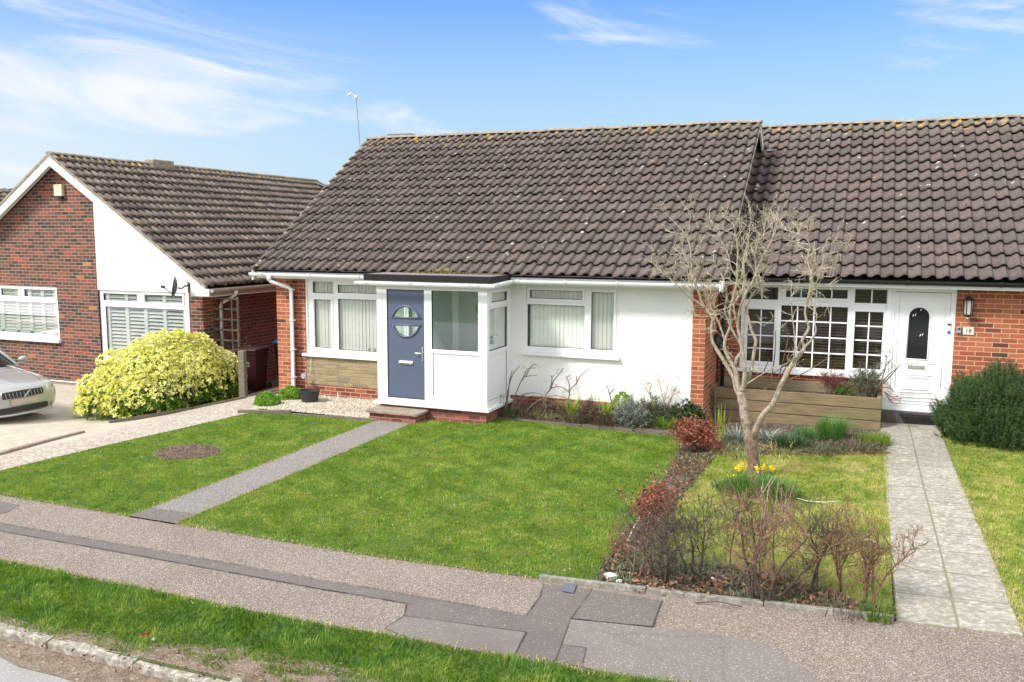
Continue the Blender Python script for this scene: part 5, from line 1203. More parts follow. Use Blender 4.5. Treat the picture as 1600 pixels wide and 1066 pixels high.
# base plinth line and drive apron along the left house
mb = MB(); mb.box(-22,-13.6,YL-.06,YL-.005,-.6,-.27); mb.build('plinth', M['step_top'], Lh); mb = MB(); mb.box(-22,-13.6,YL-.075,YL-.06,-.29,-.262); mb.build('damp_course', M['fascia'], Lh)
# house further left, only its roof tip shows
Fh = thing('bungalow', 'distant brown roofed bungalow beyond the left picture edge', 'house', (-33, 21, -.5))
mb = MB(); mb.box(-37,-29,17,26,-.6,2.1); mb.build('wall', M['brick_mixed'], Fh)
tiles(Fh, (-28.6,16.7,2.1), (0,1,0), Vector((-4.4,0,3.0)), 9.6, 16, math.hypot(4.4,3)/16, .30, M['tile_left'], seed=12); tiles(Fh, (-37.4,16.7,2.1), (0,1,0), Vector((4.4,0,3.0)), 9.6, 16, math.hypot(4.4,3)/16, .30, M['tile_left'], seed=13, name='left_roof')
MB().prism(FY(17), [(-37,2.1),(-29,2.1),(-33,4.9)], 0, .02).build('gable', M['render'], Fh)
# ------------------------------------------------------------------ plants
def grow(mb, p, d, L, r, depth, R, n=4, wander=.25, kids=(2,4), ang=.7, up=.15, ratio=.62, sides=5, tips=None, start=.25, rr=.6):
    """one branch and its side branches"""
    p = Vector(p); d = Vector(d).normalized(); pts = [p]; dirs = [d]
    for i in range(n):
        d = (d + Vector((R.gauss(0,1), R.gauss(0,1), R.gauss(0,1)))*wander + Vector((0,0,up))).normalized(); p = p+d*L/n; pts.append(p); dirs.append(d)
    mb.tube(pts, [max(r*(1-.55*i/n), .0012) for i in range(n+1)], sides if r > .006 else 3, cap=False)
    if tips is not None and depth <= 1: tips.append((pts[-1], d)); 
    if tips is not None and depth == 0: tips.append((pts[n//2], dirs[n//2]))
    if depth <= 0: return
    for k in range(R.randint(*kids)):
        t = R.uniform(start, 1)*n; i = min(int(t), n-1); q = pts[i].lerp(pts[i+1], t-i)
        a = dirs[i].orthogonal().normalized(); a.rotate(Matrix.Rotation(R.uniform(0, 2*math.pi), 3, dirs[i])); th = ang*R.uniform(.6, 1.3)
        nd = dirs[i]*math.cos(th)+a*math.sin(th)
        grow(mb, q, nd, L*ratio*R.uniform(.7, 1.15), r*rr, depth-1, R, max(3, n-1), wander, kids, ang, up, ratio, sides, tips, start, rr)
def limb(mb, pts, y0, dy=0., sides=9, jit=.02, seed=1, bumps=.05, rsc=1.):
    """pts: (px, py, radius px, y offset)"""
    R = random.Random(seed); P = []; rs = []
    for q in pts:
        yy = y0+(q[3] if len(q) > 3 else 0)+dy; v = Yp(q[0], q[1], yy); P.append(v); dpt = (v-CAMP).dot(CF); rs.append((q[2]*rsc if q[2] > 3 or rsc == 1 else q[2]*(rsc+.16))*dpt/F_PX*(1+R.uniform(-bumps, bumps)))
    # resample smoothly
    Q = []; rq = []; n = len(P)
    for i in range(n-1):
        p0, p1, p2, p3 = P[max(i-1,0)], P[i], P[i+1], P[min(i+2,n-1)]
        for k in range(3):
            t = k/3; Q.append(.5*((2*p1)+(p2-p0)*t+(2*p0-5*p1+4*p2-p3)*t*t+(3*p1-p0-3*p2+p3)*t**3) + Vector((R.gauss(0,1), R.gauss(0,1), R.gauss(0,1)))*rs[i]*.05); rq.append((rs[i]*(1-t)+rs[i+1]*t)*(1+R.uniform(-bumps, bumps)))
    Q.append(P[-1]); rq.append(rs[-1]); mb.tube(Q, rq, sides); return Q, rq
# --- the bare multi-stemmed tree
tb = G(1179, 747); TY = tb.y
T = thing('magnolia_tree', 'bare pale barked multi-stemmed tree rising from the daffodils in the yellow green lawn', 'tree', tb)
tr = MB()
limb(tr, [(1181,752,20,0),(1180,742,16,0),(1178,728,13.5,0),(1176,712,12.5,0),(1174,698,13,0),(1172,686,14.5,0),(1168,672,11,0),(1165,655,10.5,0),(1162,638,10,0),(1160,625,10.5,0),(1157,612,9,0)], TY, sides=14, seed=3, rsc=.70, bumps=.03)
for k in range(6):
    a = k*1.05; b = Vector((tb.x+.06*math.cos(a), TY+.06*math.sin(a), tb.z+.10)); tr.tube([b, b+Vector((.09*math.cos(a), .09*math.sin(a), -.13))], [.045,.02], 6)
tr.build('trunk', M['bark_low'], T, smooth=True)
lm = MB(); LIMBS = [
 [(1172,690,11,0),(1180,676,9.5,-.05),(1186,660,9,-.08),(1194,646,8.5,-.1),(1206,634,8,-.12),(1214,618,7.5,-.13),(1220,602,7.2,-.14),(1231,582,7,-.16),(1241,565,6.6,-.18),(1251,553,6.2,-.2),(1257,543,5.4,-.2),(1253,533,4.6,-.2),(1258,524,4.4,-.2),(1264,512,4,-.2),(1260,500,3.4,-.2),(1258,485,3.2,-.2),(1262,470,2.9,-.2),(1266,450,2.6,-.2),(1268,432,2.6,-.2)],
 [(1268,432,2.4,-.2),(1260,416,2,-.2),(1262,402,1.9,-.22),(1266,386,1.7,-.22),(1262,376,1.3,-.22),(1254,368,1,-.2)],
 [(1268,432,2.2,-.2),(1277,424,1.8,-.2),(1284,416,1.7,-.2),(1287,402,1.5,-.2),(1286,388,1.2,-.2),(1298,382,.9,-.2)],
 [(1262,470,2.2,-.2),(1272,450,1.8,-.15),(1280,432,1.5,-.12),(1286,415,1.2,-.1)],
 [(1257,543,4,-.2),(1266,534,2.6,-.26),(1275,518,2,-.3),(1273,505,1.4,-.3)],
 [(1160,628,8.5,.05),(1151,608,8,.05),(1147,592,6.4,.05),(1136,572,6,.05),(1121,548,5.6,.05),(1113,533,4.6,.05),(1112,515,4.2,.05),(1113,498,3.8,.05),(1106,486,3.6,.05),(1097,474,3.4,.05),(1093,460,3.2,.05),(1087,445,3,.05),(1081,425,2.4,.06),(1080,400,2,.06),(1076,378,1.7,.08),(1064,358,1.3,.08),(1046,340,1,.08)],
 [(1103,482,2.6,.05),(1086,470,2.2,.0),(1070,458,1.9,-.05),(1058,445,1.6,-.1),(1040,430,1.2,-.12),(1026,418,.9,-.12)],
 [(1158,616,8,.0),(1152,598,7,.02),(1150,582,6.2,.03),(1142,566,5.4,.03),(1134,550,4.9,.03),(1132,536,4.4,.03),(1137,520,4,.03),(1142,505,3.6,.03),(1140,490,3.5,.03),(1143,475,3.3,.03),(1148,455,3,.03),(1152,435,2.6,.05),(1152,415,2.3,.05),(1153,392,2,.05),(1150,370,1.6,.05),(1146,350,1.1,.05)],
 [(1133,534,3.2,.03),(1127,515,2.6,.1),(1120,498,2.2,.12),(1110,478,1.9,.15),(1104,462,1.5,.15),(1098,448,1.2,.15)],
 [(1148,575,4.4,.1),(1151,560,4.4,.16),(1158,550,4.2,.2),(1155,535,3.4,.22),(1146,520,3,.22),(1138,502,2.6,.22),(1132,485,2.2,.22),(1136,468,2,.22),(1134,448,1.7,.2),(1128,430,1.3,.2)],
 [(1160,612,7.5,-.1),(1163,592,6.2,-.12),(1163,572,5.4,-.13),(1160,550,4.8,-.13),(1157,530,4.2,-.13),(1153,512,3.9,-.13),(1153,495,3.6,-.13),(1158,476,3.2,-.13),(1166,458,3,-.13),(1176,440,2.7,-.13),(1182,424,2.5,-.13),(1191,404,2.2,-.13),(1201,385,2,-.13),(1210,366,1.6,-.13),(1214,350,1.1,-.13)],
 [(1163,604,6.5,-.02),(1171,586,5.6,-.05),(1176,565,5,-.06),(1179,545,4.8,-.06),(1181,532,4.6,-.06),(1174,516,3.4,-.06),(1170,500,2.9,-.06),(1166,484,2.4,-.06),(1172,466,2,-.04),(1184,450,1.6,-.04),(1192,436,1.2,-.04)],
 [(1153,512,2.6,-.1),(1149,495,2.3,-.16),(1147,475,2.1,-.2),(1160,455,1.9,-.22),(1163,430,1.7,-.22),(1162,405,1.5,-.22),(1168,380,1.2,-.22),(1172,355,.9,-.22)],
 [(1191,404,1.8,-.13),(1203,398,1.4,-.1),(1222,390,1.1,-.08),(1240,372,.8,-.05)],
 [(1182,424,2,-.13),(1180,400,1.8,-.05),(1184,380,1.5,0),(1196,366,1.2,0),(1206,362,1,0)],
 [(1240,566,2.4,-.2),(1242,545,1.8,-.28),(1241,520,1.5,-.3),(1238,495,1.3,-.3),(1236,467,1,-.3)],
 [(1168,600,2,-.2),(1186,588,1.6,-.3),(1205,576,1.3,-.35),(1225,570,1,-.38)],
 [(1081,425,1.8,.06),(1072,405,1.5,.1),(1066,385,1.2,.14),(1072,365,1,.16),(1078,345,.8,.16)],
 [(1152,435,1.9,.05),(1142,418,1.6,.1),(1138,398,1.4,.14),(1128,380,1.2,.16),(1124,360,.9,.16)],
]
R = random.Random(21); tips = []; ends = []
LQ = []
for i, L_ in enumerate(LIMBS):
    Q, rq = limb(lm, L_, TY, sides=9 if L_[0][2] > 4 else 6, seed=40+i, rsc=.55); LQ.append((Q, rq))
lm.build('limbs', M['bark'], T, smooth=True)
tw = MB()
for (Q, rq), L_ in zip(LQ, LIMBS):
    n = len(Q)
    for i in range(1, n):
        frac = i/n; zz = Q[i].z
        if zz < 2.05: pr = .05 if zz > 1.3 else 0
        else: pr = .38 if zz > 2.5 else .14
        if L_ is LIMBS[0]: pr = .5 if frac > .9 else 0
        for rep in range(2):
            if R.random() < pr:
                d = (Q[i]-Q[i-1]).normalized(); a = Vector((R.gauss(0,1), R.gauss(0,.8), R.gauss(.35,.7))).normalized()
                grow(tw, Q[i], d*.45+a*.9, R.uniform(.16,.34), min(rq[i]*.55, .006), 2, R, 4, .26, (2,3), .75, .10, .66, 4, tips, .2, .72)
    d = (Q[-1]-Q[-3]).normalized(); grow(tw, Q[-1], d, R.uniform(.18,.3), rq[-1], 2, R, 4, .3, (3,4), .7, .1, .68, 4, tips, .1, .75)
tw.build('twigs', M['twig_pale'], T)
P = np.array([tuple(t[0]) for t in tips]); N = np.array([tuple(t[1]) for t in tips])
leaf_mesh('buds', P-N*.008, N, .022, .012, leaf_mat('downy_buds', [(0,(.20,.20,.10)),(1,(.46,.44,.28))], .8, .1), 9, T, jit=.25, kind='stuff')
print('tips', len(tips))

# --- bare hedge shrubs
HS = 1.22
HEDGE = [ # base px, height m, spread, stems, twig material, label, lean
 ((1037,908), .72, .30, 4, 'twig_dark', 'dark fine twigged hedge shrub at the left end of the bare hedge', -.05, 3),
 ((1084,896), .74, .26, 3, 'twig_dark', 'slim dark hedge shrub with arching stems, second from the left of the bare hedge', .0, 3),
 ((1141,920), .84, .24, 2, 'twig_dark', 'dark hedge shrub with a dense knot of twigs at its top', .0, 3),
 ((1190,940), .98, .46, 7, 'twig_brown', 'largest multi-stemmed bare shrub in the middle of the hedge', .0, 3),
 ((1272,925), .88, .20, 2, 'twig_dark', 'thin bare shrub with tufted top right of the largest hedge shrub', .05, 3),
 ((1325,928), .78, .18, 3, 'twig_brown', 'upright reddish brown shrub second from the slab path', .05, 3),
 ((1352,945), .76, .13, 4, 'twig_brown', 'reddish brown straggly shrub leaning over the slab path', .06, 3),
 ((1000,900), .40, .20, 4, 'twig_grey', 'short grey twiggy shrub at the corner by the front lawn', .0, 2),
]
for i, (bp, h, sp_, ns, mt, lab, lean, dep) in enumerate(HEDGE):
    h *= HS; sp_ *= 1.25; b = G(*bp); R = random.Random(60+i); H_ = thing('hedge_shrub', lab, 'shrub', b, 'bare hedge shrubs by the pavement')
    st = MB(); tw = MB(); tips = []
    for k in range(ns):
        a = R.uniform(0, 6.28); off = Vector((math.cos(a), math.sin(a)*.6, 0)); s0 = b+off*.03*ns**.5+Vector((0,0,-.03))
        tilt = sp_*R.uniform(.5, 1.3)*(.45 if i in (5, 6) else 1)
        d = Vector((math.cos(a)*tilt+lean, math.sin(a)*tilt*.7, 1)).normalized(); Ls = h*R.uniform(.55, .72); r0 = R.uniform(.009, .017) if mt == 'twig_dark' else R.uniform(.008, .016)
        if i == 3 and k == 0: r0 = .026
        n = 6; p = s0; pts = [p]
        for j in range(n):
            d = (d+Vector((R.gauss(0,.16), R.gauss(0,.16), .05))).normalized(); p = p+d*Ls/n; pts.append(p)
        st.tube(pts, [r0*(1-.5*j/n) for j in range(n+1)], 6)
        for j in range(2, n+1):
            for rep in range(2 if j < 4 else 4):
                if R.random() < .85:
                    q = pts[j]; aa = R.uniform(0, 6.28); nd = Vector((math.cos(aa)*(.5 if i in (5, 6) else .9), math.sin(aa)*.9, R.uniform(.25, 1.1)))
                    grow(tw, q, nd, h*R.uniform(.16, .30), .0042, dep-1, R, 4, .28, (3,5) if mt == 'twig_dark' else (2,4), .8, .14, .62, 3, tips, .15, .66)
    st.build('stems', M['twig_dark' if mt == 'twig_dark' or i == 3 else mt], H_, smooth=True); tw.build('twigs', M[mt], H_)
    P = np.array([tuple(t[0]) for t in tips]); N = np.array([tuple(t[1]) for t in tips]); k = np.random.default_rng(i).random(len(P)) < .35
    leaf_mesh('buds', P[k], N[k], .014, .008, M['olive_leaf'] if mt == 'twig_dark' else M['copper_leaf'], i, H_, jit=.3, kind='stuff')
# pale bare canes standing behind the hedge
b = G(1226, 822); CN = thing('cane_clump', 'clump of pale upright bare canes between daffodils and hedge', 'plant', b); mb = MB(); R = random.Random(5)
for k in range(13):
    p = b+Vector((R.uniform(-.42,.22), R.uniform(-.1,.1), -.02)); grow(mb, p, (R.gauss(0,.12), R.gauss(0,.08), 1), R.uniform(.30,.62), .007, 1, R, 5, .07, (0,2), .6, .06, .4, 5)
mb.build('canes', M['twig_pale'], CN)
# --- copper beech bushes
def ell_pts(n, c, ax, seed, shell=.75, flat=-.9):
    r = np.random.default_rng(seed); v = r.normal(0, 1, (n*2, 3)); v /= np.linalg.norm(v, axis=1)[:,None]; v = v[v[:,2] > flat][:n]
    rad_ = shell+(1-shell)*r.random(len(v)); lump = 1+.10*np.sin(v[:,0]*5+1)*np.cos(v[:,1]*6)+.07*np.sin(v[:,2]*9+v[:,0]*7)
    return np.array(c)+v*np.array(ax)*(rad_*lump)[:,None], v
for (bp, h, w_, lab, n, nb) in (((1092,705), .44, .24, 'copper leaved beech bush at the corner of the white wall bed', 2300, 16), ((1016,830), .46, .24, 'small copper leaved beech sapling in the border halfway to the pavement', 950, 12)):
    b = G(*bp); H_ = thing('beech_bush', lab, 'shrub', b); mb = MB(); R = random.Random(n); tips = []
    for k in range(nb): a = R.uniform(0,6.28); grow(mb, b+Vector((0,0,-.02)), (math.cos(a)*.55, math.sin(a)*.5, 1), h*.75, .006, 2, R, 4, .2, (2,4), .6, .1, .6, 4, tips)
    mb.build('stems', M['twig_brown'], H_)
    tp = np.array([tuple(t[0]) for t in tips]); r = np.random.default_rng(n); P = tp[r.integers(0, len(tp), n)]+r.normal(0, 1, (n,3))*np.array([.06,.06,.05]); P[:,2] = np.maximum(P[:,2], b.z+.10)
    leaf_mesh('leaves', P, r.normal(0,1,(n,3))+[0,0,-.2], .042, .026, M['copper_leaf'], n, H_, fold=.5)
# --- golden choisya
bc = Vector((-13.25, 13.75, -.28)); CH = thing('golden_bush', 'large golden leaved rounded bush beside the driveway', 'shrub', (bc.x, bc.y, g(bc.x, bc.y)))
def rosettes(n, C_, AX, seed, m, name, par, L=.052, Wd=.026, k=6, flat=-.15, shell=.86, tint=None, sel=None, jitn=.25, zmin=None):
    P, V = ell_pts(n, C_, AX, seed, shell, flat); r = np.random.default_rng(seed+1)
    Nn = V/np.array(AX); Nn /= np.linalg.norm(Nn, axis=1)[:,None]; Nn = Nn+[0,0,.35]+r.normal(0, jitn, Nn.shape); Nn /= np.linalg.norm(Nn, axis=1)[:,None]
    if zmin is not None: q = P[:,2] > zmin; P = P[q]; Nn = Nn[q]; V = V[q]
    if sel is not None: q = sel(P, V, r); P = P[q]; Nn = Nn[q]; V = V[q]
    PP = np.repeat(P, k, 0); NN = np.repeat(Nn, k, 0); ref = r.normal(0,1,NN.shape); T_ = np.cross(NN, ref); T_ /= np.linalg.norm(T_, axis=1)[:,None]
    base = np.repeat(r.random(len(P)), k); rnd = np.clip(base*.7+.3*r.random(len(PP)), 0, 1)
    return leaf_mesh(name, PP, T_*.8+NN*.55, L, Wd, m, seed, par, jit=.12, rnd=rnd)
lobes = [((-13.35,13.65,.0),(1.02,1.50,1.20)), ((-12.98,14.35,-.04),(.74,.95,1.14)), ((-13.12,14.0,-.02),(.75,.85,1.22)), ((-13.75,12.85,-.12),(.66,.85,.80)), ((-13.1,12.85,-.1),(.75,.70,.72))]
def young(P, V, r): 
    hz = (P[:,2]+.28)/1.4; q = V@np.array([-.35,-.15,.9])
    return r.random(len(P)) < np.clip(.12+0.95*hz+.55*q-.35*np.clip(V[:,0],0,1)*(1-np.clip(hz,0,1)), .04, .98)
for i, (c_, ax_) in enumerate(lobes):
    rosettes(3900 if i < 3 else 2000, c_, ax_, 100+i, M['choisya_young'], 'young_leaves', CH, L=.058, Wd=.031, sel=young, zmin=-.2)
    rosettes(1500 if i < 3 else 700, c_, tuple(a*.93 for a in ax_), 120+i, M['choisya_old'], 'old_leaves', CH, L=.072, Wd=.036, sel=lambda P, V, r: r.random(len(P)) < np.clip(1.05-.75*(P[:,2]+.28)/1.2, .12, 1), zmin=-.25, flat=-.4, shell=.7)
mb = MB(); R = random.Random(4)
for k in range(34):
    s0 = Vector((-13.3+R.uniform(-.5,.5), 13.4+R.uniform(-.9,1.0), g(-13.3,13.4)-.02)); a = R.uniform(0,6.28); grow(mb, s0, (math.cos(a)*.7, math.sin(a)*.7, 1), .85, .014, 1, R, 5, .2, (2,4), .7, .1, .6, 5)
mb.build('stems', M['twig_dark'], CH)
# --- two small bright mounds
for (bp, w_, lab) in (((411,634), .23, 'bright green mound plant left of the pair beside the gravel'), ((449,624), .24, 'bright green mound plant right of the pair, next to the black pot')):
    b = G(*bp)+Vector((0, .12, 0)); H_ = thing('mound_plant', lab, 'plant', b); rosettes(800, (b.x,b.y,b.z), (w_,w_,.23), int(bp[0]), M['green_bright'], 'leaves', H_, L=.034, Wd=.019, k=5, flat=-.05)
    rosettes(260, (b.x,b.y,b.z), (w_*.85,w_*.85,.19), int(bp[0])+5, M['choisya_old'], 'inner_leaves', H_, L=.04, Wd=.02, k=4, flat=-.05)
# --- big dark rosemary bush on the right
b = G(1530, 712); b = Vector((2.12, 15.05, g(2.1, 15.0)))
RB = thing('rosemary_bush', 'large dark green needle leaved bush against the red brick wall on the right', 'shrub', b)
def spires(name, C_, AX, n, per, seed, m, par, hl=.16, L=.028, Wd=.0045, flat=-.1, zmin=None, up=1.1, shell=.8):
    P, V = ell_pts(n, C_, AX, seed, shell, flat); r = np.random.default_rng(seed+3)
    if zmin is not None: q = P[:,2] > zmin; P = P[q]; V = V[q]
    D_ = V*np.array([.75,.75,.3])+[0,0,up]+r.normal(0,.18,V.shape); D_ /= np.linalg.norm(D_, axis=1)[:,None]
    t = r.random((len(P), per, 1)); H__ = (hl*(.6+.8*r.random(len(P))))[:,None,None]
    PP = (P[:,None,:]+D_[:,None,:]*(t-.4)*H__).reshape(-1,3); NN = np.repeat(D_, per, 0)
    rd = r.normal(0,1,NN.shape); rd /= np.linalg.norm(rd,axis=1)[:,None]; NN = NN*.75+rd*.75
    base = np.repeat(r.random(len(P)), per); rnd = np.clip(base*.55+.3*t.reshape(-1)+.15*r.random(len(PP)), 0, 1)
    return leaf_mesh(name, PP, NN, L, Wd, m, seed, par, jit=.1, rnd=rnd)
spires('foliage', (2.10,15.02,.30), (.88,.80,.96), 2800, 46, 31, M['rosemary'], RB, L=.030, Wd=.006, zmin=.14, hl=.22)
spires('foliage', (2.75,14.95,.30), (.85,.75,.92), 1800, 40, 33, M['rosemary'], RB, L=.030, Wd=.006, zmin=.14, hl=.22)
rosettes(1500, (2.3,15.0,.30), (1.05,.62,.80), 35, M['rosemary'], 'inner_foliage', RB, L=.08, Wd=.03, k=5, flat=-.3, shell=.6, zmin=.12)
# --- strap leaved clumps
def strap(parent, name, c, n, L, Wd, m, seed, spread=.5, rad_=.08, arch=.6, stiff=1.):
    r = random.Random(seed); V = []; Fc = []; rn = []; K = 5
    for i in range(n):
        a = r.uniform(0, 6.28); q = rad_*math.sqrt(r.random()); p = Vector((c[0]+q*math.cos(a), c[1]+q*math.sin(a), c[2]-.02)); a += r.gauss(0,.7)
        out = Vector((math.cos(a), math.sin(a), 0)); sp = spread*r.uniform(.2, 1.2); l = L*r.uniform(.6, 1.15); w_ = Wd*r.uniform(.7,1.2); side = Vector((-out.y, out.x, 0))
        b0 = len(V)
        for k in range(K+1):
            t = k/K; ww = w_*(1-t**2.2)*.5+.0006; pos = p+Vector((0,0,1))*l*(t*stiff-arch*.55*t*t*sp)+out*l*sp*(t*.6+arch*.7*t*t)
            V += [tuple(pos-side*ww), tuple(pos+side*ww)]
        for k in range(K): Fc.append((b0+2*k, b0+2*k+1, b0+2*k+3, b0+2*k+2)); rn.append(min(1, r.random()*.5+.5*k/K))
    return np_mesh(name, np.array(V), np.array(Fc), m, parent=parent, rnd=rn)
def clump(px, py, n, L, Wd, m, lab, seed, spread=.6, rad_=.1, arch=.6, name='leafy_clump', cat='plant', dy=0.):
    b = G(px, py); b.y += dy; o = thing(name, lab, cat, b); strap(o, 'leaves', b, n, L, Wd, M[m], seed, spread, rad_, arch); return o, b
DC, b = clump(1178, 770, 1000, .23, .010, 'daff_leaf', 'ring of dark green daffodil leaves around the foot of the bare tree', 1, .5, .34, .5, name='daffodil_leaves')
strap(DC, 'leaves', G(1212,776), 520, .22, .010, M['daff_leaf'], 2, .55, .28, .5); strap(DC, 'leaves', G(1140,765), 200, .16, .009, M['daff_leaf'], 3, .55, .22, .5)
strap(DC, 'dead_leaves', G(1163,778), 60, .16, .008, M['straw'], 4, .9, .18, .9)
FL = [((1152,729),'in the top left cluster, leftmost'),((1160,725),'at the very top of the left cluster'),((1157,732),'in the middle of the top left cluster'),((1142,744),'standing alone at the far left of the clump'),((1162,744),'left one of the pair just below the top cluster'),((1170,747),'right one of the pair just below the top cluster'),((1150,751),'small one under the far left bloom'),((1184,732),'right beside the trunk foot'),((1193,730),'second to the right of the trunk'),((1207,731),'farthest right of the trunk'),((1179,763),'facing front in the middle of the leaves'),((1188,780),'lowest of all, in front of the leaves')]
for i, (q, lab) in enumerate(FL):
    yb = TY-.12-(q[1]-730)*.012; hd = Yp(q[0], q[1], yb); gz_ = g(hd.x, hd.y); o = thing('daffodil', 'yellow daffodil '+lab, 'flower', (hd.x, hd.y, gz_), 'daffodils around the tree foot'); R = random.Random(i)
    mb = MB(); mb.tube([(hd.x+R.uniform(-.03,.03), hd.y+.03, gz_-.01), (hd.x+.005, hd.y+.03, (gz_+hd.z)/2), (hd.x, hd.y+.025, hd.z+.005), (hd.x, hd.y, hd.z)], .004, 5); mb.build('stem', M['strap_green'], o)
    fd = Vector((R.uniform(-.6,.6), -1, R.uniform(-.3,.35))).normalized(); a = fd.orthogonal().normalized(); bb = fd.cross(a); P = []; N = []
    for k in range(6): an = k*math.pi/3+R.uniform(-.1,.1); v = a*math.cos(an)+bb*math.sin(an); P.append(hd+fd*.004); N.append(v+fd*.12)
    leaf_mesh('petals', [tuple(p) for p in P], [tuple(n) for n in N],   .052, .040, M['daff'], i, o, jit=.05)
    mb = MB(); mb.lathe(hd, [(.008,0),(.013,.012),(.017,.027)], 8, ax=fd); mb.build('trumpet', M['daff_cup'], o)
clump(1300, 688, 620, .40, .010, 'strap_green', 'tall green grassy clump in front of the timber planter', 11, .55, .17, .4, name='grassy_clump')
clump(1238, 700, 420, .25, .010, 'dark_leaf', 'low dark green clump left of the tall grassy clump', 12, .7, .24, .6, name='grassy_clump')
clump(1366, 693, 420, .20, .009, 'grass', 'low bright green tuft at the corner of planter and slab path', 13, .6, .24, .5, name='grassy_clump')
clump(1150, 690, 60, .32, .022, 'silver_leaf', 'arching pale striped leaf clump left of the tree trunk', 14, .9, .07, .9)
clump(1198, 690, 46, .30, .022, 'silver_leaf', 'arching pale striped leaf clump right of the tree trunk', 15, .9, .07, .9)
clump(1124, 690, 22, .62, .012, 'strap_yel', 'thin yellow green shoots beside the planter corner', 16, .25, .10, .4, name='tall_shoots')
# --- plants in the bed under the white wall
def bed(px, py): b = Yp(px, py, 14.3); b.z = g(b.x, 14.3)+.05; return b
def bclump(px, dy, n, L, Wd, m, lab, seed, spread=.6, rad_=.1, arch=.6, name='leafy_clump'):
    b = bed(px, 640); b.y += dy; o = thing(name, lab, 'plant', b); strap(o, 'leaves', b, n, L, Wd, M[m], seed, spread, rad_, arch); return o, b
bclump(893, 0, 70, .48, .026, 'strap_yel', 'yellow green strap leaved plant under the right window', 20, .6, .06, .8)
bclump(948, 0, 75, .46, .024, 'strap_yel', 'upright yellow green plant right of the window middle', 21, .45, .07, .6)
for k_, (px_, dy_, lab_) in enumerate(((832, .0, 'dry brown stalky plant between the rose stems'), (1000, -.05, 'dull green and brown bushy plant right of the silver grey shrub'), (948, -.12, 'dead bracken like foliage in front of the yellow green plant'), (1058, .12, 'olive grey bushy plant behind the fresh green clump'))):
    bclump(px_, dy_, 260, .34, .008, ('brown_leaf','olive_leaf','brown_leaf','olive_leaf')[k_], lab_, 200+k_, 1.0, .28, .7, name='dry_plant')
o, b = bclump(972, .05, 8, .4, .02, 'strap_yel', 'lime green leafy plant left of the fluffy seed heads', 22)
rosettes(150, (b.x,b.y,b.z+.28), (.16,.14,.22), 23, M['strap_yel'], 'heads', o, L=.05, Wd=.02, k=6)
bclump(1046, -.15, 170, .26, .014, 'green_bright', 'fresh green strap leaf clump at the front of the wall bed', 24, .8, .14, .8)
bclump(806, -.1, 90, .16, .012, 'strap_green', 'small green clump by the porch corner', 26, .7, .16, .7)
bclump(857, -.1, 80, .22, .010, 'straw', 'dry pale grass clump left of the strap leaved plant', 27, .9, .22, .9, name='dry_grass_clump')
bclump(905, -.12, 160, .26, .009, 'brown_leaf', 'brown dead foliage tuft at the foot of the yellow green plant', 28, .9, .24, .9, name='dry_grass_clump')
def fuzz(px, dy, ax, n, lab, m, seed, name='low_shrub', L=.05, Wd=.012, stems='twig_grey', lift=.0, kind='sp'):
    b = bed(px, 640); b.y += dy; o = thing(name, lab, 'plant', b); ax = (ax[0]*1.15, ax[1]*1.1, ax[2]*1.3); n = int(n*1.5)
    if kind == 'sp': spires('foliage', (b.x,b.y,b.z+lift), ax, n, 14, seed, M[m], o, hl=.12, L=L, Wd=Wd, up=.8, shell=.5)
    else: rosettes(n, (b.x,b.y,b.z+lift), ax, seed, M[m], 'foliage', o, L=L, Wd=Wd, shell=.5)
    mb = MB(); R = random.Random(seed)
    for k in range(16): a = R.uniform(0,6.28); grow(mb, b+Vector((0,0,-.03)), (math.cos(a)*ax[0]*2, math.sin(a)*ax[1]*2, 1), ax[2]*1.0, .005, 1, R, 4, .2, (2,4), .6, .1, .6, 3)
    mb.build('stems', M[stems], o); return o
fuzz(990, -.16, (.28,.16,.32), 150, 'silver grey lavender like shrub in the wall bed', 'silver_leaf', 30)
fuzz(1022, .05, (.34,.16,.36), 170, 'brownish grey twiggy shrub below the fluffy seed heads', 'olive_leaf', 31)
fuzz(925, -.08, (.26,.16,.24), 130, 'reddish brown dry shrub in the middle of the wall bed', 'brown_leaf', 32)
fuzz(872, .02, (.26,.14,.18), 90, 'low brown dry plant under the berry twigs', 'brown_leaf', 33)
fuzz(1075, .0, (.30,.18,.34), 260, 'dark glossy green shrub against the brick pier', 'dark_leaf', 34, kind='ro', L=.07, Wd=.024)
# bare branched shrubs against the white wall
def bare(lab, chains, y, m, seed, r0=.008, name='bare_shrub', tipm=None, twp=.5, tl=.13, base=None, dep=1, cat='shrub'):
    P0 = Yp(chains[0][0][0], chains[0][0][1], y); o = thing(name, lab, cat, (P0.x, P0.y, g(P0.x, P0.y)))
    mb = MB(); tw = MB(); tips = []; R = random.Random(seed)
    for ch in chains:
        n = len(ch); pts = [(a+R.uniform(-1.5,1.5), b+R.uniform(-1,1), 1.05-.6*i/n, R.uniform(-.05,.05)) for i, (a, b) in enumerate(ch)]
        Q, rq = limb(mb, pts, y, sides=5, seed=seed+n)
        for i in range(len(Q)//3, len(Q)):
            if R.random() < twp: grow(tw, Q[i], (R.gauss(0,1), R.gauss(0,.5), R.uniform(0,1)), tl*R.uniform(.6,1.3), .0024, dep, R, 4, .3, (2,3), .7, .05, .6, 3, tips)
    mb.build('stems', M[m], o, smooth=True); tw.build('twigs', M[m], o)
    if tipm and tips:
        P = np.array([tuple(t[0]) for t in tips]); leaf_mesh('seed_heads', P, np.array([tuple(t[1]) for t in tips]), .018, .014, M[tipm], seed, o, jit=.6, kind='stuff')
    return o
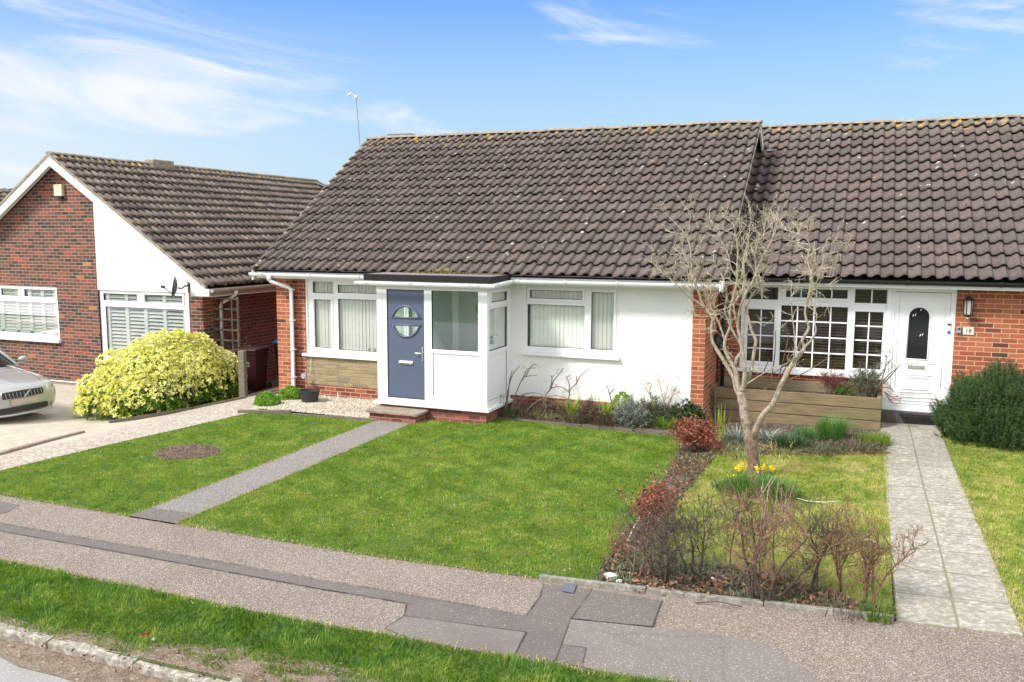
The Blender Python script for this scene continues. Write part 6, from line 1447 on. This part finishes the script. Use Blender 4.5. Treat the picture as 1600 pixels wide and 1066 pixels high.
bare('arching bare rose stems springing from beside the porch', [[(788,648),(792,625),(796,605),(803,585),(811,572)],[(797,642),(806,618),(815,594),(822,588),(840,587)],[(815,594),(824,577),(838,575)],[(797,645),(812,622),(828,614),(846,618),(856,640)],[(800,650),(820,622),(850,620),(872,618),(893,625)],[(820,655),(824,642),(838,628),(856,620)],[(846,652),(852,640),(855,622)],[(790,650),(796,600),(800,580)],[(822,588),(832,570),(840,572)],[(855,652),(838,652),(822,648)]], 14.15, 'twig_grey', 50, twp=.22, tl=.10)
bare('spindly bare branch with dark berries against the white wall left of the window', [[(848,640),(850,622),(862,606),(880,606),(892,618)],[(890,640),(890,612),(902,600),(906,590),(912,582),(920,576)],[(862,606),(866,594),(876,584),(880,576)],[(890,612),(889,600),(884,590)],[(902,600),(900,588)],[(858,612),(862,592),(860,586)]], 14.38, 'twig_grey', 51, tipm='copper_leaf', twp=.4, tl=.09)
bare('fluffy pale seed head shrub against the white wall beside the brick pier', [[(1040,650),(1036,622),(1030,602),(1026,592)],[(1030,652),(1018,625),(1008,605),(1000,598)],[(1040,652),(1048,625),(1056,605),(1060,600)],[(1034,640),(1042,612),(1044,596)],[(1024,640),(1016,612),(1020,596)],[(1040,640),(1052,618),(1062,612)]], 14.35, 'twig_pale', 52, tipm='seed_head', twp=.85, tl=.13, dep=2)
bare('single dark bare stem right of the yellow green plant', [[(958,640),(952,616),(948,602)],[(952,616),(958,608)]], 14.3, 'twig_dark', 53, twp=.1)
for (q, lab) in (((783,622),'small wire plant support by the porch corner'), ((931,625),'small wire plant support in the middle of the wall bed')):
    y = 14.05 if q[0] < 800 else 14.4; p = Yp(*q, y); mb = MB(); o = thing('wire_support', lab, 'plant support', (p.x, y, g(p.x, y)))
    for k in range(3): mb.tube([(p.x-.06+.06*k, y, g(p.x,y)), (p.x-.07+.06*k, y, p.z+.04+.03*(k%2))], .0035, 4)
    for k in range(2): mb.tube([(p.x-.1, y-.004, p.z-.10*k), (p.x+.1, y-.004, p.z+.03-.10*k)], .0035, 4)
    mb.build('wires', M['gut_black'], o)
# --- planter of sleepers
PLY = 15.33
pl0 = Yp(1108, 603, PLY); pl1 = Yp(1383, 625, PLY); PT = thing('timber_planter', 'raised planter of weathered timber sleepers under the neighbouring window', 'planter', ((pl0.x+pl1.x)/2, PLY, g(-1, PLY)))
zt = (pl0.z+pl1.z)/2+.0; xa, xb = -2.42, .40
hh = .185
for k in range(4):
    z1_ = zt-k*(hh+.011); mb = MB(); mb.box(xa, xb, PLY, PLY+.07, z1_-hh, z1_); mb.build('sleeper', M['sleeper'], PT, bevel=.008)
    mb = MB(); mb.box(xb-.07, xb, PLY+.073, YB-.01, z1_-hh, z1_); mb.build('sleeper', M['sleeper_end'], PT, bevel=.008)
    mb = MB(); mb.box(xa, xa+.07, PLY+.073, YB-.01, z1_-hh, z1_); mb.build('sleeper', M['sleeper_end'], PT, bevel=.008)
mb = MB(); mb.box(xa+.08, xb-.08, YB-.09, YB-.02, zt-.3, zt+.12); mb.build('back_board', M['sleeper_end'], PT, bevel=.006)
mb = MB(); mb.box(xa+.06, xb-.06, PLY+.06, YB-.08, zt-.3, zt-.05); mb.build('soil', M['soil'], PT)
mb = MB(); mb.tube([(-2.30,PLY-.05,zt-.62),(-2.32,PLY-.04,zt-.02)], .018, 6); o = mb.build('timber_stake', M['timber']); tag(o, 'short timber stake at the left corner of the sleeper planter', 'stake')
def pfuzz(px, ax, n, lab, m, seed, lift, name='planter_shrub', L=.05, Wd=.012, stems='twig_grey', y=15.62, ns=20, sm_='olive_leaf'):
    b = Yp(px, 600, y); b.z = zt-.04; o = thing(name, lab, 'plant', b)
    spires('foliage', (b.x,b.y,b.z+lift), ax, n, 16, seed, M[m], o, hl=.14, L=L, Wd=Wd, up=.9, shell=.35, flat=-.8)
    mb = MB(); R = random.Random(seed)
    for k in range(ns): a = R.uniform(0,6.28); grow(mb, b+Vector((R.gauss(0,.06),R.gauss(0,.04),-.02)), (math.cos(a)*ax[0]*1.8, math.sin(a)*ax[1]*1.8, 1), (ax[2]+lift)*.95, .005, 2, R, 4, .2, (2,3), .6, .1, .55, 3)
    mb.build('stems', M[stems], o); return o
pfuzz(1352, (.26,.17,.22), 170, 'grey green twiggy shrub at the right end of the timber planter', 'olive_leaf', 70, .24, stems='twig_grey', L=.04, Wd=.010)
pfuzz(1300, (.24,.13,.17), 90, 'reddish leaved twiggy shrub in the planter below the window', 'pink_leaf', 71, .22, stems='twig_brown', L=.03, Wd=.010)
pfuzz(1318, (.14,.10,.10), 50, 'bright green low plant between the planter shrubs', 'strap_green', 72, .08, stems='twig_brown', L=.04, Wd=.012)
bare('wispy branches arching over the white door from the planter', [[(1362,612),(1376,585),(1388,568),(1396,560)],[(1366,615),(1384,590),(1400,575)],[(1370,610),(1382,580),(1386,555)],[(1380,600),(1392,585),(1408,570)]], 15.55, 'twig_grey', 73, tipm='silver_leaf', twp=.7, tl=.13, dep=2)
bare('red leaved trailing stem hanging off the planter end in front of the white door', [[(1380,612),(1390,618),(1398,624),(1410,622)],[(1384,616),(1394,630),(1402,632)],[(1378,604),(1388,606),(1398,612)]], 15.28, 'twig_brown', 74, tipm='pink_leaf', twp=.95, tl=.09, dep=1, name='trailing_plant', cat='plant')
bare('thin bare upright rods in the planter in front of the window', [[(1204,600),(1208,570),(1212,540),(1211,518)],[(1214,596),(1222,565),(1230,535),(1232,520)],[(1220,590),(1228,570),(1233,545)],[(1160,600),(1185,590),(1210,582),(1240,560)],[(1230,596),(1262,580),(1290,562),(1300,552)],[(1200,606),(1194,585),(1202,560)],[(1190,612),(1205,600),(1222,603)]], 15.5, 'twig_brown', 75, twp=.15, tl=.06)
# trailing debris tangles in the planter front bed
for k, (px, py, n, L, m, lab) in enumerate(((1225,706,130,.22,'straw','pale dead leaf tangle right of the trunk'), (1340,702,180,.20,'brown_leaf','brown dead leaf heap in front of the low green tuft'), (1278,706,160,.20,'olive_leaf','grey green straggly plant in front of the tall grassy clump'), (1140,708,90,.16,'straw','dry pale tangle between copper bush and trunk'))):
    clump(px, py, n, L, .012, m, lab, 80+k, 1.3, .26, 1.1, name='dead_foliage')
clump(1160, 712, 150, .16, .009, 'olive_leaf', 'low straggly weeds at the back of the tree trunk', 96, 1.1, .3, .9)
clump(1270, 686, 260, .24, .010, 'daff_leaf', 'dark green grassy leaves at the foot of the planter middle', 97, .8, .26, .7, name='grassy_clump')
clump(1215, 690, 200, .20, .010, 'olive_leaf', 'grey green weedy patch under the planter left of its middle', 98, .9, .28, .8)
clump(1322, 958, 70, .28, .005, 'brown_leaf', 'thin dry stalky tuft under the hedge beside the slab path', 90, .9, .2, .8, name='dry_grass_clump')
clump(1370, 965, 120, .20, .007, 'grass_deep', 'dark green grass tuft at the corner of pavement and slab path', 91, .7, .12, .7, name='grassy_clump')
clump(1100, 905, 260, .13, .009, 'olive_leaf', 'low green ground plant under the dark hedge shrubs', 92, 1.0, .40, .8)
clump(1050, 885, 240, .12, .009, 'olive_leaf', 'low grey green ground plant at the left of the hedge', 93, 1.0, .36, .8)
clump(1232, 915, 220, .16, .008, 'brown_leaf', 'brown stalky tangle around the foot of the largest hedge shrub', 94, 1.0, .36, .8, name='dry_grass_clump')
for k, (px, py, lab, m_) in enumerate(((1066,742,'low brown twiggy plant below the copper beech bush in the border','twig_brown'), (1044,775,'grey twiggy plant between the two copper leaved bushes','twig_grey'), (985,868,'small brown twiggy plant near the pavement end of the border','twig_brown'), (1005,852,'grey brown twig tuft below the beech sapling','twig_grey'))):
    b = G(px, py); o = thing('twiggy_plant', lab, 'plant', b); mb = MB(); R = random.Random(300+k); tips = []
    for q in range(12): a = R.uniform(0, 6.28); grow(mb, b+Vector((.14*math.cos(a), .14*math.sin(a), -.02)), (math.cos(a)*.5, math.sin(a)*.5, 1), .22, .004, 2, R, 4, .25, (2,4), .7, .1, .6, 3, tips)
    mb.build('stems', M[m_], o); P = np.array([tuple(t[0]) for t in tips])[::3]; leaf_mesh('dead_leaves', P, np.random.default_rng(k).normal(0,1,P.shape), .032, .018, M['litter'], k, o)
# --- trellis with climber in front of the left bungalow's side wall
TX = -13.48
def tp_(px, py, y=15.55): return Yp(px, py, y)
tl0 = tp_(318, 465); tl1 = tp_(371, 466); TRL = thing('trellis', 'old wooden trellis with a dry climber beside the left bungalow', 'trellis', (tl0.x, 15.55, g(-13.4,15.5)))
zg = g(-13.3,15.5); zt1 = tl1.z
mb = MB(); mb.box(tl1.x-.02, tl1.x+.025, 15.53, 15.57, zg-.1, zt1+.02); mb.build('post', M['timber'], TRL)
mb = MB()
for k in range(7): z_ = zt1-.02-k*.235; mb.box(tl0.x, tl1.x+.02, 15.515, 15.528, z_-.018, z_+.018)
for k in range(1, 4): x_ = tl0.x+(tl1.x-tl0.x)*k/3.6; mb.box(x_-.016, x_+.016, 15.53, 15.545, zg, zt1)
mb.build('slats', M['timber'], TRL)
mb = MB(); R = random.Random(8); tips = []
CL = thing('climber', 'thin straggly climber on the wooden trellis', 'plant', (tl0.x+.3, 15.48, zg))
for k in range(9): grow(mb, Vector((tl0.x+R.uniform(.05,.7), 15.48, zg)), (R.gauss(0,.2), 0, 1), R.uniform(1.0,1.8), .007, 2, R, 6, .2, (3,5), .8, .1, .4, 3, tips)
mb.build('stems', M['twig_brown'], CL); P = np.array([tuple(t[0]) for t in tips]); r = np.random.default_rng(3); P = np.repeat(P, 2, 0)+r.normal(0,.03,(len(P)*2,3)); P[:,1] = np.minimum(P[:,1], 15.6)
leaf_mesh('leaves', P, r.normal(0,1,P.shape), .035, .022, M['olive_leaf'], 3, CL)
fp = G(378, 622); mb = MB(); mb.box(fp.x-.075, fp.x+.075, fp.y, fp.y+.10, g(fp.x,fp.y)-.1, g(fp.x,fp.y)+.98); o = mb.build('fence_post', M['timber'], bevel=.01); tag(o, 'short square timber post between the golden bush and the wheelie bins', 'post')
# --- wheelie bins
def bin_(p, rot, body, lid, lab, marks=False, h=1.05):
    o = thing('wheelie_bin', lab, 'bin', p); o.rotation_euler = (0,0,0); cs, sn = math.cos(rot), math.sin(rot)
    T_ = lambda x, y, z: (p[0]+x*cs-y*sn, p[1]+x*sn+y*cs, p[2]+z)
    mb = MB(); w0, w1, d0, d1 = .18, .245, .20, .30
    vs = []
    for z, w_, d_ in ((.06,w0,d0),(.10,w0+.01,d0+.01),(h-.16,w1-.015,d1-.02),(h-.15,w1,d1),(h-.08,w1,d1)): vs += [T_(-w_,-d_,z),T_(w_,-d_,z),T_(w_,d_,z),T_(-w_,d_,z)]
    mb.add(vs, [(3,2,1,0),(16,17,18,19)]+[(4*i+k,4*i+(k+1)%4,4*i+4+(k+1)%4,4*i+4+k) for i in range(4) for k in range(4)]); mb.build('body', M[body], o, bevel=.015)
    mb = MB(); vs = []
    for z, w_, f, bk in ((h-.08,w1+.015,-d1-.03,d1),(h-.05,w1+.015,-d1-.03,d1+.02),(h-.0,w1-.03,-d1+.05,d1-.03)): vs += [T_(-w_,f,z),T_(w_,f,z),T_(w_,bk,z),T_(-w_,bk,z)]
    mb.add(vs, [(3,2,1,0),(8,9,10,11)]+[(4*i+k,4*i+(k+1)%4,4*i+4+(k+1)%4,4*i+4+k) for i in range(2) for k in range(4)]); mb.build('lid', M[lid], o, bevel=.012)
    mb = MB(); mb.tube([T_(-.19,d1+.05,h-.13), T_(.19,d1+.05,h-.13)], .017, 8); mb.tube([T_(-.22,d1-.01,h-.13), T_(-.22,d1+.05,h-.13)], .015, 6); mb.tube([T_(.22,d1-.01,h-.13), T_(.22,d1+.05,h-.13)], .015, 6); mb.build('handle', M[body], o)
    for s_ in (-1, 1): mb = MB(); c_ = T_(s_*.25,d0+.03,.10); mb.lathe(c_, [(.10,-.025),(.10,.025)], 16, ax=(cs,sn,0)); mb.build('wheel', M['tyre'], o)
    if marks:
        mb = MB()
        for k, (a, b_, zz) in enumerate(((-.10,-.03,h-.32),(-.02,.06,h-.335),(-.06,.01,h-.36),(.015,.08,h-.37),(-.08,.07,h-.42))): 
            yf = -(d1-.018-(h-.16-zz)*(d1-.03-d0)/(h-.26))-.004; mb.add([T_(a,yf,zz-.010),T_(b_,yf,zz-.010),T_(b_,yf-.0005,zz+.008),T_(a,yf-.0005,zz+.008)], [(0,1,2,3)])
        mb.build('label_marks', M['grey_plastic'], o)
    return o
bp_ = G(402, 608); bin_((-12.72, 15.75, g(-12.7,15.5)), .15, 'bin_red', 'bin_red', 'burgundy wheelie bin in the shady passage beside the brick pier', True)
bin_((-12.45, 16.75, g(-12.4,16.5)), .1, 'bin_dark', 'bin_blue', 'dark wheelie bin with blue lid half hidden behind the brick pier')
# --- pot, spotlight, pebbles
pp = G(484, 628); PO = thing('plant_pot', 'wide black plastic pot standing on the cream gravel', 'pot', pp)
mb = MB(); mb.lathe(pp, [(.165,-.01),(.185,.10),(.205,.20),(.215,.215),(.215,.235),(.198,.235),(.19,.18),(.17,.12)], 28, sx=1, sy=.8); mb.build('tub', M['dark_pot'], PO, smooth=False)
mb = MB(); mb.lathe(pp, [(.18,.10),(.185,.15)], 20, sy=.8); mb.build('soil', M['soil'], PO)
sp_ = Yp(475, 588, 14.42); SPT = thing('garden_spotlight', 'small round grey spotlight on a stake behind the black pot', 'garden light', (sp_.x, 14.42, .1))
mb = MB(); mb.tube([(sp_.x,14.42,.0),(sp_.x,14.42,sp_.z-.03)], .008, 5); mb.build('stake', M['gut_black'], SPT); mb = MB(); mb.lathe(sp_, [(.02,-.05),(.05,-.03),(.055,.03),(.045,.032)], 14, ax=(.2,-1,.2)); mb.build('lamp_head', M['grey_plastic'], SPT)
mb = MB(); mb.tube([(sp_.x+.02,14.45,sp_.z-.02),(sp_.x+.09,14.50,sp_.z+.05),(sp_.x+.08,14.575,sp_.z+.4),(sp_.x+.07,14.575,.87)], .004, 4); mb.build('cable', M['clay_white'], SPT)
mk = G(528, 625); mb = MB(); mb.box(mk.x-.008,mk.x+.008,mk.y,mk.y+.004,mk.z-.02,mk.z+.16); o = mb.build('plant_marker', M['clay_white']); tag(o, 'white plastic plant marker stuck in the cream gravel', 'plant marker')
def pebbles(name, poly, n, s, m, seed, lab, off=.0, cat='gravel'):
    r = np.random.default_rng(seed); xs = [p[0] for p in poly]; ys = [p[1] for p in poly]; P = np.stack([r.uniform(min(xs),max(xs),n), r.uniform(min(ys),max(ys),n)],1); P = P[inpoly(P, poly)]; n = len(P)
    base = np.array([[1,0,0],[0,1,0],[-1,0,0],[0,-1,0],[0,0,1],[0,0,-1]])*1.0; S_ = s*(.5+.9*r.random((n,1,1)))*(.7+.6*r.random((n,1,3)))*np.array([1,1,.6]); a = r.uniform(0,6.28,n)
    V = base[None]*S_+r.normal(0,s*.14,(n,6,3)); c, s_ = np.cos(a)[:,None], np.sin(a)[:,None]; X = V[:,:,0]*c-V[:,:,1]*s_; Y = V[:,:,0]*s_+V[:,:,1]*c
    V = np.stack([X+P[:,0:1], Y+P[:,1:2], V[:,:,2]+(gv(P[:,0],P[:,1])+off)[:,None]+s*.3*r.random((n,1))], 2).reshape(-1,3)
    f = np.array([[0,1,4],[1,2,4],[2,3,4],[3,0,4],[1,0,5],[2,1,5],[3,2,5],[0,3,5]]); Fc = (np.arange(n)[:,None,None]*6+f[None]).reshape(-1,3)
    o = np_mesh(name, V, Fc, m, rnd=np.repeat(r.random(n), 8)); tag(o, lab, cat, kind='stuff'); return o
pebbles('gravel', grav, 15000, .017, M['pebble'], 1, 'cream pebbles under the left window')
pebbles('soil_clods', [(CIRC[0]+.46*math.cos(a_)*1.1,CIRC[1]+.42*math.sin(a_)) for a_ in np.linspace(0,6.2,14)], 1500, .013, M['brown_leaf'], 2, 'crumbs of bare soil and bark in the round bed', cat='soil')
# --- fallen leaves
def litter(name, poly, n, m, seed, lab, L=.05, Wd=.035, off=.01, w_=None, up=.25):
    r = np.random.default_rng(seed); poly = [tuple(p[:2]) for p in poly]; xs = [p[0] for p in poly]; ys = [p[1] for p in poly]; P = np.stack([r.uniform(min(xs),max(xs),n*3), r.uniform(min(ys),max(ys),n*3)],1); P = P[inpoly(P, poly)]
    if w_ is not None: P = P[r.random(len(P)) < w_(P)]
    P = P[:n]; P3 = np.concatenate([P, (gv(P[:,0],P[:,1])+off+.02*r.random(len(P)))[:,None]],1)
    return leaf_mesh(name, P3, r.normal(0,1,P3.shape)*[1,1,up], L, Wd, M[m], seed, jit=.2, label=lab, cat='leaves', kind='stuff', fold=.6)
bord = gp((925,912),(935,893),(958,852),(1003,797),(1050,725),(1062,700),(1130,697),(1100,735),(1058,790),(1010,845),(1000,870),(1090,880),(1200,893),(1300,925),(1393,952),(1393,972),(1200,945),(1000,925))
litter('fallen_leaves', bord, 2600, 'litter', 1, 'brown fallen leaves along the border and under the hedge', .052, .034, w_=lambda P: .35+.65*(np.sin(P[:,0]*4+1)*np.cos(P[:,1]*5) > -.2))
litter('fallen_leaves', gp((1130,700),(1190,712),(1386,712),(1386,690),(1200,688)), 1100, 'litter', 2, 'dead leaves in the bed in front of the planter')
litter('fallen_leaves', [(-6,14.05),(-2.8,14.05),(-2.8,14.55),(-6,14.55)], 900, 'litter', 3, 'dead leaves and stalks in the wall bed', .05, .02, .05)
litter('fallen_leaves', [(-6.4,4.55),(-2.6,4.55),(-2.6,5.35),(-6.4,5.3)], 260, 'litter', 4, 'scraps of dead leaf in the muddy kerb edge', .035, .018, .0)
blades('ground_plants', bord, 2600, .05, .012, M['olive_leaf'], 40, .0, lean=1.3, thin=lambda P: np.where(np.sin(P[:,0]*3.3)*np.sin(P[:,1]*2.9+1) > -.1, .8, .12), label='sparse low weeds growing in the leafy border', cat='ground cover')
blades('ground_plants', [(-6,14.05),(-2.5,14.05),(-2.5,14.55),(-6,14.55)], 2200, .16, .010, M['olive_leaf'], 41, .0, lean=1.3, label='low mixed growth filling the wall bed', cat='ground cover')
blades('ground_plants', gp((1110,705),(1190,712),(1386,708),(1386,680),(1110,680)), 1200, .10, .010, M['olive_leaf'], 42, .0, lean=1.2, label='low mixed growth in front of the planter', cat='ground cover')
r = np.random.default_rng(77)
pl = [(-7.1,7.5),(-2.3,7.5),(-2.8,13.9),(-7.1,13.3)]; P = np.stack([r.uniform(-11,-2.3,420), r.uniform(7.5,13.8,420)],1); P3 = np.concatenate([P, (gv(P[:,0],P[:,1])+.03)[:,None]],1)
leaf_mesh('daisies', P3, r.normal(0,1,P3.shape)*[1,1,.3], .018, .014, M['seed_head'], 7, label='tiny pale flecks of daisies scattered over the lawn', cat='daisies', kind='stuff')
# --- flints, stick, hose, cover
def stone(px, py, s, lab, seed, m='litter_white', name='stone'):
    p = G(px, py); bm = bmesh.new(); bmesh.ops.create_icosphere(bm, subdivisions=2, radius=s); R = random.Random(seed); ph = [R.uniform(0,6) for _ in range(4)]
    for v in bm.verts: c = v.co.normalized(); v.co *= 1+.22*math.sin(c.x*4+ph[0])*math.cos(c.y*5+ph[1])+.12*math.sin(c.z*8+ph[2]); v.co.z *= .6; v.co.x *= 1.3
    me = bpy.data.meshes.new(name); bm.to_mesh(me); bm.free(); me.materials.append(M[m]); o = bpy.data.objects.new(name, me); COL.objects.link(o); o.location = (p.x, p.y, p.z+s*.35); tag(o, lab, 'stone')
stone(954, 903, .052, 'largest white flint at the corner of the border by the pavement', 1); stone(968, 910, .028, 'small white flint right of the largest flint', 2); stone(978, 916, .022, 'small grey white flint by the edging strip', 3); stone(1115, 905, .02, 'tiny pale stone under the hedge', 4)
stone(240, 1001, .022, 'small white stone in the verge mud beside the orange leaf', 5)
p = G(219, 1000); leaf_mesh('fallen_leaf', [tuple(p+Vector((0,0,.03))), tuple(p+Vector((.02,.01,.03)))], [(.5,.4,.3),(.3,.6,.1)], .07, .035, M['red_leaf'], 3, jit=.05, label='single orange red leaf on the verge', cat='leaf')
q0 = [G(a, b_, .03) for a, b_ in ((1243,778),(1262,783),(1290,785),(1314,783))]; mb = MB(); mb.tube(q0, .006, 6); o = mb.build('white_cord', M['plant_marker_w'] if 'plant_marker_w' in M else M['litter_white'], smooth=True); tag(o, 'pale curved cord lying on the yellow green lawn right of the daffodils', 'cord')
for (a, b_, lab, rr_, mm) in (((980,848),(1000,822),'pale weathered stick slanting up behind the border leaves',.010,'twig_pale'), ((1345,845),(1374,866),'pale broken stick hanging in the reddish hedge shrub',.007,'twig_pale'), ((1160,950),(1086,942),'thin dark twig lying on the pavement by the edging',.005,'twig_dark')):
    p0 = G(*a); p1 = G(*b_); 
    if mm == 'twig_pale': p1.z += .10
    mb = MB(); mb.tube([p0+Vector((0,0,.01)), (p0+p1)/2+Vector((0,.01,.03)), p1], rr_, 5); o = mb.build('stick', M[mm]); tag(o, lab, 'stick')
cv_ = gp((878,924),(882,912),(901,914),(896,927)); sheet('access_cover', cv_, .0, M['cover'], kind=None, thick=.006, label='small blue grey plastic access cover in the pavement', cat='cover')

# ------------------------------------------------------------------ silver car
CX, CY = -14.42, 11.45            # nose centre on the ground; the car faces +X
cg = g(-15.5, 11.5)
CAR = thing('parked_car', 'silver parked car with black grille facing right on the pale driveway', 'car', (CX-2.25, CY, cg)); CAR.rotation_euler = (0,0,rad(-4))
def sect(x, w_, zb, zs, zh, top):   # half section points from underside centre to top centre: local x back from nose
    return [(x,0,zb),(x,w_*.80,zb),(x,w_*.97,zb+.07),(x,w_,zs*.72+zb*.28),(x,w_*.985,zs),(x,w_*.90,zh),(x,w_*.62,top-.02),(x,w_*.30,top),(x,0,top+.005)]
SEC = [sect(2.26,.46,.25,.42,.55,.60), sect(2.22,.66,.20,.47,.60,.66), sect(2.10,.80,.18,.53,.68,.73), sect(1.92,.87,.17,.58,.735,.785), sect(1.6,.885,.17,.62,.79,.85), sect(1.2,.89,.18,.66,.84,.905), sect(.85,.89,.19,.70,.88,.95),
       sect(.4,.89,.19,.72,.90,.965), sect(-.4,.89,.19,.73,.91,.97), sect(-1.3,.89,.19,.74,.92,.98), sect(-1.9,.87,.22,.74,.92,.98), sect(-2.15,.80,.28,.70,.88,.94), sect(-2.25,.62,.34,.62,.78,.84)]
V = []; Fc = []; K = 17
for s_ in SEC: V += [(a,b,c) for a,b,c in s_]+[(a,-b,c) for a,b,c in s_[-2:0:-1]]
K = 16
for i in range(len(SEC)-1):
    for k in range(K): Fc.append((i*K+k, (i+1)*K+k, (i+1)*K+(k+1)%K, i*K+(k+1)%K))
Fc += [tuple(range(K)), tuple((len(SEC)-1)*K+k for k in range(K-1,-1,-1))]
def carmesh(name, V, Fc, m, sub=0, parent=CAR, bevel=0, smooth=True):
    me = bpy.data.meshes.new(name); me.from_pydata(V, [], Fc); bm = bmesh.new(); bm.from_mesh(me); bmesh.ops.recalc_face_normals(bm, faces=bm.faces); bm.to_mesh(me); bm.free()
    if smooth: me.polygons.foreach_set('use_smooth', [True]*len(me.polygons))
    me.materials.append(M[m]); o = bpy.data.objects.new(name, me); COL.objects.link(o); o.parent = parent
    if sub: s_ = o.modifiers.new('sub', 'SUBSURF'); s_.levels = sub; s_.render_levels = sub
    return o
body = carmesh('body', V, Fc, 'car', 2)
G1 = [[(1.05,.74,.93),(.35,.60,1.36),(-1.0,.58,1.40),(-2.0,.62,1.02)]]
V = [(1.08,0,.95),(1.0,.72,.92),(.30,.56,1.36),(.34,0,1.42),(-.9,.56,1.41),(-.9,0,1.46),(-2.05,.66,.96),(-2.1,0,.98)]
V2 = V+[(a,-b,c) for a,b,c in V]
gh = carmesh('windscreen_and_windows', V2, [(0,1,2,3),(1,6,4,2),(6,7,5,4),(8,11,10,9),(9,10,12,14),(14,12,13,15)], 'car_glass', 0, smooth=False)
rf = carmesh('roof', [(.36,-.57,1.375),(.36,.57,1.375),(-.92,.57,1.425),(-.92,-.57,1.425),(.38,0,1.435),(-.9,0,1.475)], [(0,4,5,3),(4,1,2,5)], 'car', 0); sd = rf.modifiers.new('s','SOLIDIFY'); sd.thickness = .02
mb = MB()
def ctube(name, pts, r_, m, n=6, closed=False, parent=CAR):
    mb = MB(); mb.tube(pts, r_, n); return carmesh(name, mb.v, mb.f, m, parent=parent)
for s_ in (-1, 1): ctube('pillar', [(1.04,s_*.73,.92),(.33,s_*.58,1.385),(-.92,s_*.575,1.43),(-2.08,s_*.67,.97)], .03, 'car')
def nose_x(y): y = abs(y); return 2.262-.02*(y/.45)**2 if y < .45 else 2.242-.14*((y-.45)/.25)**1.5 if y < .7 else 2.10-.30*((y-.7)/.15)
def panel(name, ys, z0f, z1f, m, d=.012, parent=CAR, xo=0.0):
    V = []; n = len(ys)
    for y in ys:
        for z in (z0f(y), z1f(y)): V.append((nose_x(y)+d+xo-(max(0, z-.56)*.55), y, z))
    V += [(a-.05, b, c) for a, b, c in V]; F_ = [(2*i,2*i+2,2*i+3,2*i+1) for i in range(n-1)]+[(2*n+2*i,2*n+2*i+1,2*n+2*i+3,2*n+2*i+2) for i in range(n-1)]
    F_ += [(2*i,2*n+2*i,2*n+2*i+2,2*i+2) for i in range(n-1)]+[(2*i+1,2*i+3,2*n+2*i+3,2*n+2*i+1) for i in range(n-1)]+[(0,1,2*n+1,2*n),(2*n-2,4*n-2,4*n-1,2*n-1)]
    return carmesh(name, V, F_, m, parent=parent, smooth=False)
ysg = np.linspace(-.40,.40,9)
gr_ = panel('grille', ysg, lambda y: .50, lambda y: .615-.02*abs(y), 'car_black', .022)
for k in range(11):
    y = -.35+.07*k; ctube('slat', [(nose_x(y)+.04,y,.51),(nose_x(y)+.005,y,.60)], .006, 'rim', 4, parent=gr_)
ctube('emblem_bar', [(nose_x(.2)+.05,-.02,.50),(nose_x(0)+.0,.14,.615)], .012, 'chrome', 5, parent=gr_)
ctube('grille_surround', [(nose_x(.41)+.012,-.43,.56),(nose_x(.4)-.02,-.40,.625),(nose_x(0)-.01,0,.635),(nose_x(.4)-.02,.40,.625),(nose_x(.41)+.012,.43,.56)], .016, 'chrome')
panel('number_plate', np.linspace(-.26,.26,5), lambda y: .375, lambda y: .48, 'plate', .034)
panel('lower_grille', np.linspace(-.48,.48,9), lambda y: .235, lambda y: .335, 'car_black', .02)
for s_ in (-1, 1):
    panel('fog_intake', [s_*q for q in np.linspace(.56,.74,5)], lambda y: .26, lambda y: .35, 'car_black', .03)
    ys = [s_*q for q in np.linspace(.50,.84,8)]
    hl = panel('headlight', ys, lambda y: .525+.10*(abs(y)-.5)/.34, lambda y: .635+.075*(abs(y)-.5)/.34, 'lamp_lens', .028)
    mb = MB(); mb.lathe((nose_x(.66)+.02,s_*.64,.60), [(.055,-.02),(.055,.012),(.04,.016)], 14, ax=(1,s_*.3,.2)); carmesh('lamp_bowl', mb.v, mb.f, 'rim', parent=hl)
ctube('bumper_lip', [(nose_x(.8)-.02,-.80,.205),(nose_x(.6)+.03,-.60,.20),(nose_x(.3)+.045,-.3,.195),(nose_x(0)+.05,0,.195),(nose_x(.3)+.045,.3,.195),(nose_x(.6)+.03,.60,.20),(nose_x(.8)-.02,.80,.205)], .022, 'car', 8)
for (x_, s_) in ((1.38,1),(1.38,-1),(-1.3,1),(-1.3,-1)):
    mb = MB(); mb.lathe((x_, s_*.80, .315), [(.20,-.10),(.30,-.09),(.315,-.05),(.315,.06),(.30,.095),(.21,.10)], 28, ax=(0,1,0)); wh = carmesh('wheel', mb.v, mb.f, 'tyre')
    mb = MB(); mb.lathe((x_, s_*.905, .315), [(.21,-.01),(.215,.005),(.19,.0),(.05,-.01)], 24, ax=(0,1,0)); carmesh('rim', mb.v, mb.f, 'rim', parent=wh)
    mb = MB(); mb.lathe((x_, s_*.80, .34), [(.36,-.10),(.36,.085)], 28, ax=(0,1,0)); carmesh('wheel_arch', mb.v, mb.f, 'car_black')
for s_ in (-1, 1): mb = MB(); mb.lathe((.95, s_*.93, 1.0), [(.02,-.1),(.08,-.06),(.09,.02),(.06,.06)], 12, ax=(0,1,0), sx=1, sy=.7); carmesh('wing_mirror', mb.v, mb.f, 'car')
for s_ in (-1, 1): mb = MB(); mb.tube([(2.05,s_*.50,.735),(1.6,s_*.60,.825),(1.05,s_*.68,.90)], .004, 4); carmesh('bonnet_seam', mb.v, mb.f, 'seal', parent=body)
